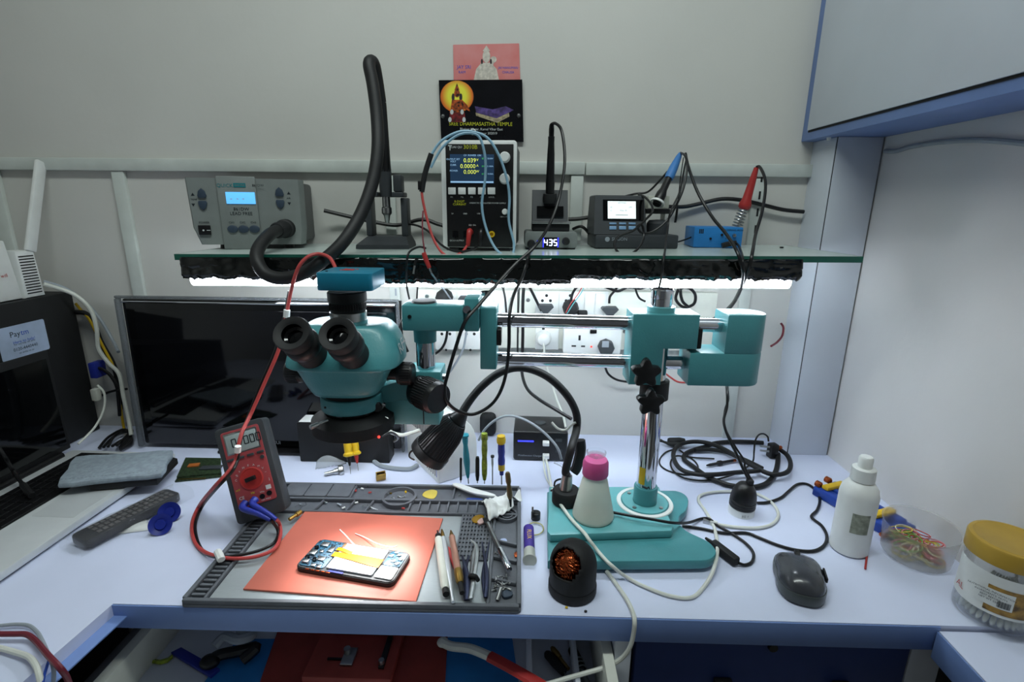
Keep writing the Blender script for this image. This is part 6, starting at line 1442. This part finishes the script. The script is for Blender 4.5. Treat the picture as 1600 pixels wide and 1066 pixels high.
# ================================================================== BLUE JAW FIXTURE
fa, fb = d(1268, 773, 0), d(1392, 846, 0)
xd = (fb-fa).normalized(); yd = Vector((0, 0, 1)).cross(xd); Lf = (fb-fa).length
FM = axes((fa.x, fa.y, DZ+.0005), xd, yd, (0, 0, 1)); fw = .058
t = thing('clamp_fixture', 'blue and yellow phone holding fixture by the right wall', 'fixture', FM)
MB(FM).bx(0, Lf, 0, .019, 0, .018, .003).bx(0, Lf*.9, fw-.016, fw, 0, .018, .003).bx(Lf*.86, Lf, .0, fw, 0, .014, .002).bx(0, .018, 0, fw, 0, .013, .002).done('blue_frame', BLUEC, t)
mb = MB(FM)
for x in (.012, Lf*.46, Lf*.70): mb.bx(x, x+.013, .006, fw-.004, .0185, .026, .002)
parts(mb, 'yellow_jaw', YEL, t)
MB(FM).bx(.02, Lf*.8, .021, .030, .004, .020, .002).done('slide_rail', BLUEC, t)
mb = MB(FM)
for x, y, z in ((.0, .008, .022), (-.003, .035, .024)): mb.lathe([(.006, 0), (.006, .008), (.004, .01)], 14, axes((x, y, z), (0, 1, 0), (0, 0, 1), (1, 0, 0)))
parts(mb, 'knob', COPPER, t)
tag(MB(fr(d(1384, 838, .008))).box((0, 0, .0015), (.018, .010, .006), .002).box((.005, .004, .007), (.006, .005, .004), .001).done('copper_part', COPPER), 'small coppery connector in front of the blue fixture', 'connector')
# ================================================================== TUB OF RUBBER BANDS
tb = fr((.6465, -.414, DZ+.0005), 60)
t = thing('clear_tub', 'shallow clear oval tub of rubber bands by the right wall', 'tub', tb)
prof = [(.038, 0), (.043, .003), (.0475, .047), (.0485, .048), (.0462, .047), (.042, .0045), (.001, .003)]
bm = bmesh.new(); q = MB(); q.lathe(prof, 48)
for v in q.bm.verts: v.co.x *= 1.16; v.co.y *= 1.03; v.co.z *= 1.1
MB(tb).tmp(q.bm).done('tub_wall', mat('hazy_clear_plastic', (226, 226, 226), .35, trans=.75, alpha=.3, ior=1.1, var=.02), t)
RB = [('yellow', mat('yellow_band', (196, 178, 70), .5)), ('green', mat('green_band', (110, 160, 70), .5)), ('pink', mat('pink_band', (206, 130, 140), .5)), ('red', REDW), ('cream', mat('cream_band', (204, 196, 160), .5))]
random.seed(21)
for k in range(44):
    nm, m_ = RB[(k*3) % 5]; c_ = tb @ Vector((random.uniform(-.026, .026), random.uniform(-.022, .022), (.007+.0005*k)))
    if k == 42: nm, m_ = RB[1]; c_ = tb @ Vector((-.006, .004, .029))
    if k == 43: nm, m_ = RB[3]; c_ = tb @ Vector((.024, -.006, .026))
    R2 = random.uniform(.008, .014); A = Matrix.Translation(c_) @ Matrix.Rotation(random.uniform(-.3, .3), 4, 'X') @ Matrix.Rotation(random.uniform(-.3, .3), 4, 'Y')
    tag(MB(A).torus((0, 0, 0), R2, .0009, None, 26, 6, (1+random.uniform(0, .4), 1)).done('rubber_band', m_), f'{nm} rubber band in the clear tub by the right wall', 'rubber band', 'rubber bands in the clear tub')
# ================================================================== JAR
jc = Vector((.6575, -.536, DZ+.0006)); J = Matrix.Translation(jc)
t = thing('snack_jar', 'clear round jar with gold lid and printed label at the right edge', 'jar', J)
jr = .0415
MB(J).lathe([(jr-.006, 0), (jr-.001, .003), (jr, .008), (jr, .085), (jr-.003, .091), (jr-.004, .094), (jr-.0055, .094), (jr-.0045, .09), (jr-.0015, .084), (jr-.0015, .009), (jr-.008, .003), (.001, .0025)], 48, cap=False).done('jar_wall', CLEAR, t)
MB(J).lathe([(jr+.0003, .0918), (jr+.0025, .0925), (jr+.0025, .112), (jr+.001, .1145), (jr-.003, .1155), (jr-.005, .1145), (.001, .1145)], 60).done('lid', GOLDL, t)
def jl(u0, u1, v0, v1, rr, nu=20): return lambda u, v: ((jr+rr)*math.cos(math.radians(u0+(u1-u0)*u)), (jr+rr)*math.sin(math.radians(u0+(u1-u0)*u)), v0+(v1-v0)*v)
MB(J).grid(jl(125, 290, .026, .080, .0004), 36, 1).done('label', PAPER, t, label='white printed label')
MB(J).grid(jl(210, 270, .030, .066, .0007), 20, 1).done('photo_print', mat('food_print', (168, 130, 60), .5, var=.5, scale=90, col2=(86, 66, 40)), t)
MB(J).grid(jl(190, 246, .038, .061, .0010), 20, 1).done('text_panel', PAPER, t)
mb = MB(J)
def jtxt(st, deg, z, s, rr=.0014):
    a_ = math.radians(deg); mb.text(st, axes(((jr+rr)*math.cos(a_), (jr+rr)*math.sin(a_), z), (-math.sin(a_), math.cos(a_), 0), (0, 0, 1), (math.cos(a_), math.sin(a_), 0)), s)
for k, (st, z) in enumerate((('NUTRITIONAL INFORMATION', .0575), ('INGREDIENTS: NUTS', .0535), ('BEST BEFORE', .0495), ('NET WT 250 g', .0455))): jtxt(st, 216, z, .0034)
for k in range(14):
    mb.grid(jl(226+k*1.2, 226.5+k*1.2+(.3 if k % 3 else 0), .040, .049, .0013), 1, 1)
mb.done('small_lettering', INK, t)
mb = MB(J); jtxt('AL', 168, .040, .012); mb.done('red_lettering', REDW, t)
random.seed(9)
cb = None
for k in range(14):
    a_ = math.radians(150+k*13); p0_ = Vector((.032*math.cos(a_), .032*math.sin(a_), .006)); p1_ = Vector((.012*math.cos(a_+.5), .012*math.sin(a_+.5), .068))
    A = J @ along(p0_, p1_); L = (p1_-p0_).length
    if cb is None:
        cb = thing('cotton_swab', 'white cotton swab standing inside the gold lidded jar', 'cotton swab', A, 'cotton swabs in the jar')
        MB(A).lathe([(.0012, 0), (.0028, .003), (.003, .009), (.0012, .014)], 10).done('cotton_tip', PAPER, cb)
        MB(A).lathe([(.0011, .0142), (.0011, L)], 8).done('stick', WPLAST, cb)
    else: copy_thing(cb, A)

# ================================================================== FLUX SYRINGE ETC.
t = thing('flux_syringe', 'purple labelled syringe lying right of the mat', 'syringe', d(828, 862, 0))
a, b = d(826, 826, .0085), d(828, 884, .0085); A = along(a, b); L = (b-a).length
MB(A).lathe([(.0085, L*.0), (.0085, L*.62)], 24).done('purple_label', PURP, t)
MB(A).lathe([(.0087, L*.6201), (.0087, L*.82), (.0105, L*.84), (.0105, L*.88)], 24).done('clear_end', MILKY, t)
mb = MB(); mb.text('FLUX', A @ axes((.0, .0088, L*.3) if (A.to_3x3() @ Vector((0, 1, 0))).z > .5 else (0, -.0088, L*.3), (0, 0, 1), (1, 0, 0) if True else (0, 1, 0), (0, 1, 0)), .010); mb.done('lettering', YEL, t)
tag(MB().tube([d(x, y, .0035) for x, y in ((822, 832), (824, 822), (834, 817), (846, 820), (849, 828), (842, 835), (830, 836))], .0011, 6, closed=True).done('thin_band', mat('pale_yellow_band', (190, 186, 130), .5)), 'thin pale yellow band looped over the purple syringe', 'band')
cp = d(837, 811, 0); tag(MB(fr((cp.x, cp.y, DZ+.0006))).lathe([(.008, 0), (.008, .012), (.006, .013)], 18).lathe([(.0105, 0), (.0105, .003)], 18, fr((-.007, 0, .0105), 0, 0, 90)).done('black_stopper', BLK), 'small black stopper between the mat and the teal base', 'cap')
for px, py, m_, lab in ((885, 951, YEL, 'yellow crumb at the foot of the tip cleaner'), (915, 957, BLK, 'tiny black crumb in front of the tip cleaner')):
    q = d(px, py, 0); tag(MB().sph((q.x, q.y, DZ+.0017), .0018, (1.2, 1, .8), 8).done('crumb', m_), lab, 'crumb')
t = thing('metal_nozzle', 'silver nozzle lying on the desk behind the mat lids', 'nozzle', d(520, 738, 0))
a, b = d(507, 741, .005), d(537, 734, .0065); A = along(a, b); L = (b-a).length
MB(A).lathe([(.0035, 0), (.004, L*.5)], 14).done('tube_end', STEEL, t); MB(A).lathe([(.006, L*.501), (.0062, L*.7), (.011, L*.74), (.0112, L*.95), (.008, L)], 18).done('flange', STEEL, t)
t = thing('plug_shell', 'small brass square shell lying behind the round dish', 'metal piece', d(595, 749, 0))
mb = MB(fr((d(595, 750, 0).x, d(595, 750, 0).y, DZ+.0006), 25, 18)); mb.bx(-.009, .009, -.005, -.003, .002, .018, .0005).bx(-.009, .009, .003, .005, .002, .018, .0005).bx(-.009, -.007, -.003, .003, .002, .018).bx(.007, .009, -.003, .003, .002, .018); mb.done('shell', BRASS, t)
MB(fr((d(595, 750, 0).x, d(595, 750, 0).y, DZ+.0006), 25, 18)).bx(-.004, .004, -.0028, .0028, .006, .014, .0005).done('insert', BLK, t)
def bag(u, v):
    a = Vector((493, 735)).lerp(Vector((541, 726)), u); b_ = Vector((497, 706)).lerp(Vector((535, 699)), u); c_ = a.lerp(b_, v)
    q = d(c_.x, c_.y, 0); h_ = .0015+.018*math.sin(math.pi*u)*math.sin(math.pi*v)+.004*abs(noise.noise((u*9, v*9, 3)))
    return (q.x, q.y, DZ+h_)
t = thing('parts_bag', 'clear plastic bag of blue bits beneath the microscope', 'bag', d(516, 715, 0))
MB().grid(bag, 18, 14).done('film', BAGP, t, shell=.0003)
q = d(515, 716, .003); MB(fr((q.x, q.y, DZ+.0008), 15)).box((0, 0, .003), (.03, .014, .004), .001).done('blue_part', GWIRE, t)
for px, m_, lab in ((543, BLK, 'yellow handled black tipped probe leaning in front of the monitor'), (554, RED, 'yellow handled red tipped probe leaning in front of the monitor')):
    t = thing('test_probe', lab, 'probe', d(px+5, 741, 0))
    a = d(px+(5 if px == 543 else 6), 741 if px == 543 else 736, .0008); b = w(px, 694, a.y-.0015+.02); A = along(a, b); L = (b-a).length
    MB(A).lathe([(.0004, 0), (.0008, L*.28)], 8).done('needle', STEEL, t)
    MB(A).lathe([(.0018, L*.281), (.004, L*.5), (.0045, L*.58)], 14).done('tip_sleeve', m_, t)
    MB(A).lathe([(.0065, L*.581), (.0105, L*.62), (.0105, L*.68), (.0075, L*.73), (.008, L), (.0075, L*1.25)], 16).done('grip', YEL, t)
# black box and papers under the microscope
bq = d(545, 716, 0); kz = .052
t = thing('black_box', 'flat black box with white paper label behind the microscope', 'box', Vector((bq.x+.0, -.17, DZ)))
y_ = -.160; x0, x1 = w(466, 690, y_).x, w(607, 690, y_).x; z1 = w(500, 661, y_).z
MB().bx(x0, x1, y_, y_+.04, DZ+.0005, z1, .002).done('body', BLKM, t)
MB().bx(x0+.004, x0+.075, y_+.002, y_+.038, z1+.0002, z1+.0008).done('paper_label', PAPER, t)
mb = MB()
for k in range(4): mb.text('-----', axes((x0+.04, y_+.007+k*.008, z1+.0011), (1, 0, 0), (0, 1, 0), (0, 0, 1)), .012)
mb.done('lettering', INK, t)
cable('white_cable', 'grey white cable loop on the desk left of the lamp head', [d(652, 727, .004), d(640, 733, .004), d(615, 732, .004), d(593, 727, .004), d(581, 715, .004), d(582, 700, .004), d(595, 690, .004), d(612, 686, .008), d(630, 684, .012)], .0045, GWIRE)
cable('white_cable', 'white cable dipping behind the ring light to the white unit', [w(602, 668, -.2), w(612, 676, -.2), w(628, 680, -.2), w(645, 676, -.2), w(656, 672, -.2)], .0038, WWIRE)
# ================================================================== MONITOR
yM = -.115
P = [w(172, 469, yM-.004), w(613, 462, yM-.004), w(634, 700, yM), w(222, 702, yM)]
mx0, mx1 = (P[0].x+P[3].x)/2+.008, P[1].x+.004
z0, z1 = DZ+.010, (P[0].z+P[1].z)/2
MT = fr(((mx0+mx1)/2, yM, z0), -.3, -1.5)
t = thing('monitor', 'black widescreen monitor with glossy clear edged frame', 'monitor', MT)
hw_ = (mx1-mx0)/2; hz_ = z1-z0-.007
MB(MT).bx(-hw_, hw_, .0, .03, 0, hz_, .006).done('frame', BLKG, t)
MB(MT).bx(-hw_+.026, hw_-.020, -.0012, -.0002, .043, hz_-.022, .0006).done('screen', mat('dark_screen', (9, 10, 13), .07, var=.02), t)
mb = MB(MT); mb.bx(-hw_-.009, hw_+.005, -.006, .004, hz_+.0002, hz_+.006, .002); mb.bx(-hw_-.010, -hw_-.0002, -.006, .004, -.004, hz_, .002); mb.bx(hw_+.0002, hw_+.006, -.006, .004, -.004, hz_, .002); mb.done('clear_edge', mat('smoky_clear_edge', (120, 126, 132), .1, trans=.5, alpha=.7, ior=1.3), t)
mb = MB(MT); mb.bx(-hw_+.002, hw_-.002, -.0035, -.0003, hz_-.0085, hz_-.0045, .001); mb.done('chrome_strip', CHROME, t)
mb = MB(MT); q = lp(MT, 426, 692, -.001); mb.ftext('SANSUI', q.x, q.z, -.0006, .0105); mb.done('lettering', GWIRE, t)
MB(MT).bx(-.03, .03, .031, .06, .05, .2, .004).bx(-.11, .11, -.02, .09, -.0095, -.003, .002).bx(-.02, .02, .031, .05, -.0025, .06, .003).done('stand', BLK, t)
# ================================================================== TOWER, ROUTER AND CABLES BEHIND
XF = -.962
zt = xp(115, 455, XF).z; yb_ = xp(130, 540, XF).y
t = thing('computer_tower', 'black computer tower with white payment sticker at the left wall', 'computer', (XF-.08, yb_-.2, DZ))
MB().bx(XF-.175, XF, yb_-.36, yb_, DZ+.0006, zt, .003).done('case', BLKM, t)
SPt = [xp(a, b, XF+.0007) for a, b in ((4, 563), (77, 549), (71, 502), (0, 509))]
ey = [p.y for p in SPt]; ez = [p.z for p in SPt]
q0, q1, r0_, r1_ = min(ey[0], ey[3]), (ey[1]+ey[2])/2, (ez[0]+ez[1])/2, (ez[2]+ez[3])/2
st = MB().prism(rrect(q0, q1, r0_, r1_, .004), 0, .0006, 0, axes((XF+.0002, 0, 0), (0, 1, 0), (0, 0, 1), (1, 0, 0))).done('sticker', mat('blue_white_sticker', (172, 188, 214), .4), t, label='pale sticker with blue lettering')
AX = lambda y, z: axes((XF+.0011, y, z), (0, 1, 0), (0, 0, 1), (1, 0, 0))
cyk = q0+(q1-q0)*.5
mb = MB(); mb.text('Pay', AX(cyk-.005, r1_-.017), .0155, 'RIGHT'); mb.text('0120-4440440', AX(cyk, r0_+.017), .0088); mb.text('For any help call us at', AX(cyk, r0_+.027), .005); mb.text('or write to us', AX(cyk, r0_+.009), .0055); mb.done('dark_lettering', INKB if False else INK, st)
mb = MB(); mb.text('tm', AX(cyk-.004, r1_-.017), .0155, 'LEFT'); mb.text('Here to help!', AX(cyk, r1_-.033), .0085); mb.done('blue_lettering', INKB, st)
XR = XF-.012
p = xp(34, 455, XR)
t = thing('wifi_router', 'white wireless router with antenna standing on the computer tower', 'router', (XR-.03, p.y, zt+.001))
c1, c2 = xp(62, 456, XR), xp(30, 370, XR)
yA, yB = xp(33, 440, XR).y, xp(66, 440, XR).y; hr = xp(50, 391, XR).z-zt-.0006
zr = zt+.0006
MB().prism([(yA-.16, 0), (yA, 0), (yA-.012, hr+.022), (yA-.15, hr+.03)], -.05, 0, .006, axes((XR-.001, 0, zr), (0, 1, 0), (0, 0, 1), (1, 0, 0))).done('body', WPLAST, t)
MB().prism([(yA+.001, 0), (yB, .0), (yB-.005, hr), (yA-.001, hr+.001)], -.045, 0, .004, axes((XR+.002, 0, zr), (0, 1, 0), (0, 0, 1), (1, 0, 0))).done('vent_side', WPLAST, t)
mb = MB()
for k in range(14): 
    z_ = .008+k*(hr-.014)/14; s0 = -.003*z_/hr; mb.bx(XR+.0015, XR+.0026, yA+.006+s0, yB-.007+s0, zr+z_, zr+z_+.0024)
mb.done('vent_slots', BLKM, t)
a, b = xp(47, 393, XR), xp(64, 252, XR); A = along(a, b, (1, 0, 0)); L = (b-a).length
mb = MB(A); mb.box((0, 0, L/2), (.022, .009, L), .003); mb.done('antenna', WPLAST, t)
mb = MB(); mb.text('JioFi'[:0]+'wifi', axes((XR-.0006, yA-.03, zr+.05), (0, 1, 0), (0, 0, 1), (1, 0, 0)), .010); mb.done('lettering', REDW, t)
Yw = -.03
cable('network_cable', 'white network cable dropping between the tower and the monitor', [w(68, 444, -.08), w(95, 452, -.06), w(120, 463, -.05), w(142, 485, -.045), w(151, 515, -.045), w(154, 545, -.045), w(170, 568, -.045), w(186, 585, -.05), w(193, 620, -.06), w(200, 650, -.07), w(205, 680, -.09)], .0042, WWIRE)
cable('network_cable', 'grey network cable falling from the router beside the white one', [w(68, 440, -.05), w(100, 450, -.03), w(130, 470, -.025), w(155, 497, -.025), w(175, 530, -.03), w(185, 550, -.06)], .0035, GWIRE)
cable('network_cable', 'yellow cable behind the tower and monitor gap', [w(118, 474, -.012), w(126, 484, -.012), w(140, 500, -.02), w(160, 540, -.02), w(180, 580, -.02), w(186, 620, -.02), w(192, 660, -.03), w(198, 690, -.05)], .0028, YEL)
cable('black_cable', 'black power cord looping high behind the tower', [w(118, 488, -.02), w(134, 490, -.015), w(146, 505, -.015), w(158, 535, -.015), (w(175, 565, -.015)), w(183, 590, -.02), w(188, 640, -.02)], .0055, BLK)
cable('black_cable', 'black cord arching from the blue plug behind the tower', [w(145, 575, -.04), w(160, 577, -.04), w(175, 590, -.04), w(184, 610, -.045), w(187, 650, -.05)], .0035, BLK)
cable('black_cable', 'black cord crossing low behind the tower to the monitor', [w(150, 624, -.04), w(165, 615, -.04), w(182, 610, -.045), w(198, 608, -.05)], .0028, BLK)
mb = MB(); wb_(mb, 136, 568, 152, 592, -.05, .03, .002); tag(mb.done('video_plug', NAVY), 'dark blue plug behind the tower edge', 'plug')
mb = MB(); q = w(148, 617, -.07); mb.bx(q.x-.006, q.x+.008, -.075, -.06, q.z-.014, q.z+.014, .003); tag(mb.done('clear_plug', MILKY), 'clear network plug behind the tower edge', 'plug')
cable('network_cable', 'white cord slanting down to the laptop corner behind the tower', [w(152, 602, -.06), w(163, 615, -.06), w(162, 640, -.07), w(150, 665, -.09), w(135, 682, -.11), w(122, 694, -.13)], .0024, WWIRE)
t = thing('cable_tangle', 'dark tangle of cords on the desk left of the monitor foot', 'cable', d(185, 690, 0))
mb = MB(); random.seed(4)
for k in range(5):
    mb.tube([d(155+k*7, 700-k*1, .006+.006*k), d(170+k*5, 686+random.uniform(-6, 6), .012), d(195+k*3, 676+random.uniform(-6, 8), .014), d(206-k*3, 690, .01), d(188, 703-k, .008)], .003, 7)
mb.done('cord_run', BLK, t)
# ================================================================== LAPTOP
LX1 = -.683; LX0 = -.918; ly1 = d(268, 714, .018).y-.02
lf = [d(0, 895, .018), d(262, 717, .018)]
ang = math.degrees(math.atan2(lf[1].y-lf[0].y, lf[1].x-lf[0].x))
LM = fr((lf[1].x, -.165, DZ+.0006), ang-90)            # local -x to the hinge, -y towards the room
t = thing('laptop', 'open silver laptop with black keys on the left desk wing', 'laptop', LM)
lw, ll = .225, .37
MB(LM).prism(rrect(-lw, 0, -ll, 0, .008), .004, .0165, .002).done('base', SILV, t)
MB(LM).prism(rrect(-lw+.006, -.006, -ll+.006, -.006, .006), 0, .0038).done('underside', BLK, t)
MB(LM).bx(-lw*.86, -lw*.43, -ll+.012, -.012, .0166, .0169).done('key_bed', BLKM, t)
mb = MB(LM); kx0, kx1 = -lw*.855, -lw*.44
rows = 6
for r_ in range(rows):
    x = kx0+(kx1-kx0)*(r_+.5)/rows; n = 15; off = [0, .2, .4, .6, .3, .1][r_]
    for k in range(n):
        y0_ = -ll+.015+(ll-.03)*(k)/n; wd_ = (ll-.03)/n
        if r_ == 5 and 4 <= k <= 9:
            if k == 4: mb.bx(x-.0068, x+.0068, y0_+.001, y0_+wd_*6-.001, .0170, .0186, .0006, seg=1)
            continue
        mb.bx(x-.0068, x+.0068, y0_+.001, y0_+wd_-.001, .0170, .0186, .0006, seg=1)
kb = mb.done('keyboard', BLK, t)
MB(LM).prism(rrect(-lw*.38, -.012, -ll*.62, -ll*.33, .004), .0166, .0168).done('touchpad', SILV, t)
MB(LM).cyl((-lw+.006, -ll+.03, .019), (-lw+.006, -.03, .019), .007, n=14).done('hinge', BLK, t)
a_ = math.radians(1)
LD = LM @ axes((-lw+.002, 0, .022), (0, 1, 0), (math.cos(a_)*-1, 0, -math.sin(a_)), (-math.sin(a_), 0, math.cos(a_)))
ld_ = MB(LD).bx(-ll, -.002, .0, .006, 0, .212, .003).done('lid', BLKM, t)
MB(LD).bx(-ll+.008, -.010, -.001, -.0001, .012, .196, .0004).done('screen', BLKG, t)
cable('black_cable', 'black cord falling over the laptop keyboard from the screen', [xp(-8, 690, -.87), xp(8, 715, -.85), d(20, 735, .05), d(36, 758, .035), d(50, 775, .026)], lambda u: .003 if u < .75 else .0055, BLK)
# sleeve and what lies on the laptop
t = thing('grey_pouch', 'grey stitched soft pouch lying across the laptop corner', 'pouch', d(175, 735, .03))
pc = [d(x, y, .042) for x, y in ((90, 757), (252, 741), (270, 704), (118, 714))]
MB().prism([(p.x, p.y) for p in catmull([(p.x, p.y, 0) for p in (pc[0], (pc[0]*2+pc[1])/3, (pc[0]+pc[1]*2)/3, pc[1], (pc[1]+pc[2])/2, pc[2], (pc[2]*2+pc[3])/3, (pc[2]+pc[3]*2)/3, pc[3], (pc[3]+pc[0])/2)], 2, True)], DZ+.033, DZ+.044, .004).done('cover', SKIN_P, t)
mb = MB()
for k in range(26):
    p = pc[0].lerp(pc[1], (k+.5)/26).lerp(pc[3].lerp(pc[2], (k+.5)/26), .12); mb.box((p.x, p.y, DZ+.0442), (.0035, .0008, .0006))
mb.done('stitching', GWIRE, t)
pc2 = [d(x, y, .024) for x, y in ((140, 764), (246, 755), (278, 722), (250, 715), (150, 735))]
tag(MB().prism([(p.x, p.y) for p in pc2], DZ+.0195, DZ+.0325, .002).done('black_folder', BLKM), 'black folded case under the grey pouch', 'case')
# small boards beside the monitor
for k, (pts, h_, m_, lab) in enumerate((([(273, 752), (346, 744), (346, 737), (282, 740)], .0006, PCBG, 'lower bare circuit card by the monitor foot'), ([(276, 745), (345, 739), (345, 716), (290, 715)], .0045, PCBG, 'upper green and black circuit card by the monitor foot'))):
    P = [d(a, b, h_+.003) for a, b in pts]
    t = thing('circuit_card', lab, 'circuit board', P[0].lerp(P[2], .5))
    MB().prism([(p.x, p.y) for p in P], DZ+h_, DZ+h_+.003).done('board', m_, t)
    q = P[0].lerp(P[2], .4)
    if k == 1: MB(fr((q.x-.01, q.y+.012, DZ+h_+.0031), 15)).box((0, 0, .0015), (.02, .012, .003), .0005).done('orange_component', mat('orange_brown_part', (170, 96, 44), .4), t); MB(fr((q.x+.03, q.y+.004, DZ+h_+.0031), 8)).box((0, 0, .0015), (.04, .014, .003), .0005).done('grey_component', DGREY, t)
    else: MB(fr((q.x, q.y-.006, DZ+h_+.0031), 8)).box((0, 0, .0003), (.05, .004, .0005)).done('brass_strip', BRASS, t)
# remote in a bag
a, b = d(122, 848, .012), d(272, 772, .012); xd = (b-a).normalized(); L = (b-a).length
RM = axes(Vector((a.x, a.y, DZ+.0045)), xd, Vector((0, 0, 1)).cross(xd), (0, 0, 1))
t = thing('remote_control', 'long dark remote control in clear plastic wrap beside the laptop', 'remote control', RM)
MB(RM).prism(rrect(0, L, -.021, .021, .009), .0, .015, .003).done('case', mat('charcoal_plastic', (46, 46, 50), .4), t)
mb = MB(RM)
for i in range(14):
    for j in range(3): mb.box((L*.16+i*L*.058, -.012+j*.012, .0158), (.0065, .0075, .0016), .0005, seg=1)
mb.done('keypad', mat('grey_key_print', (92, 88, 88), .5), t)
def wrap(u, v):
    a_ = math.pi*(v*1.16-.08); n_ = noise.noise((u*9, v*5, 1)); r_ = .027+.0035*n_
    return (-.012+(L+.030)*u, r_*math.cos(a_)*1.05, max(-.0036, (.0175+.004*n_)*math.sin(a_)+.0015) if 0 else max(-.0032, .0188*abs(math.sin(a_))**.45*(1 if math.sin(a_) > 0 else -.2)+.0012*n_))
MB(RM).grid(wrap, 44, 18).done('clear_wrap', BAGD, t)
# suction cups
t = thing('suction_cup', 'pair of dark blue suction cups lying in front of the remote', 'suction cup', d(255, 825, 0))
for px, py, rz_ in ((250, 820, .0), (264, 801, .0)):
    q = d(px, py, .016); n_ = (CAM-q).normalized(); n_ = Vector((n_.x*.6, n_.y, n_.z*.9)).normalized(); A = along(q-n_*.010, q+n_)
    MB(A).lathe([(.006, -.012), (.007, 0), (.0165, .007), (.017, .009), (.0145, .0082), (.008, .006), (.0075, .0095), (.001, .0095)], 32).done('cup', mat('dark_blue_rubber', (30, 44, 134), .3), t)
tag(MB().grid(lambda u, v: (lambda p: (p.x, p.y, DZ+.001+.006*math.sin(u*3)*math.sin(v*3.1)))(d(*(Vector((168, 838)).lerp(Vector((236, 829)), u).lerp(Vector((175, 828)).lerp(Vector((226, 806)), u), v)), 0)), 12, 6).done('paper_scrap', PAPER, shell=.0004), 'white torn paper scrap under the blue suction cups', 'paper')
# ================================================================== CABLES AT THE LOWER LEFT
def nc(name, label, pts, r_, m_): return cable(name, label, [Vector(p) for p in pts], r_, m_)
Hh = .012
nc('loose_cable', 'maroon cable hanging over the left desk edge at the lower left', [d(-25, 990, Hh), d(0, 991, Hh), d(22, 991, Hh), d(42, 992, Hh), d(58, 1004, Hh), d(75, 1024, .02), d(92, 1042, .02), d(104, 1058, .0), d(112, 1080, -.03)], .0032, MAROON)
nc('loose_cable', 'thin grey cable hanging over the left desk edge above the maroon one', [d(-25, 979, .006), d(0, 978, .006), d(25, 976, .006), d(45, 978, .006), d(58, 988, .006), d(66, 1002, .007), d(74, 1020, .012), d(80, 1032, .014), d(84, 1048, .006), d(83, 1075, -.03)], .0022, GWIRE)
nc('loose_cable', 'thick white cable bending down over the left desk edge', [d(-25, 1008, .006), d(0, 1013, .006), d(25, 1020, .007), d(45, 1027, .01), d(56, 1040, .014), d(61, 1055, .012), d(66, 1080, 0)], .0032, WWIRE)
nc('loose_cable', 'thin blue cable dropping at the left desk corner', [d(76, 1033, .006), d(72, 1046, .008), d(68, 1060, .008), d(64, 1085, .004)], .0016, BLUEC)
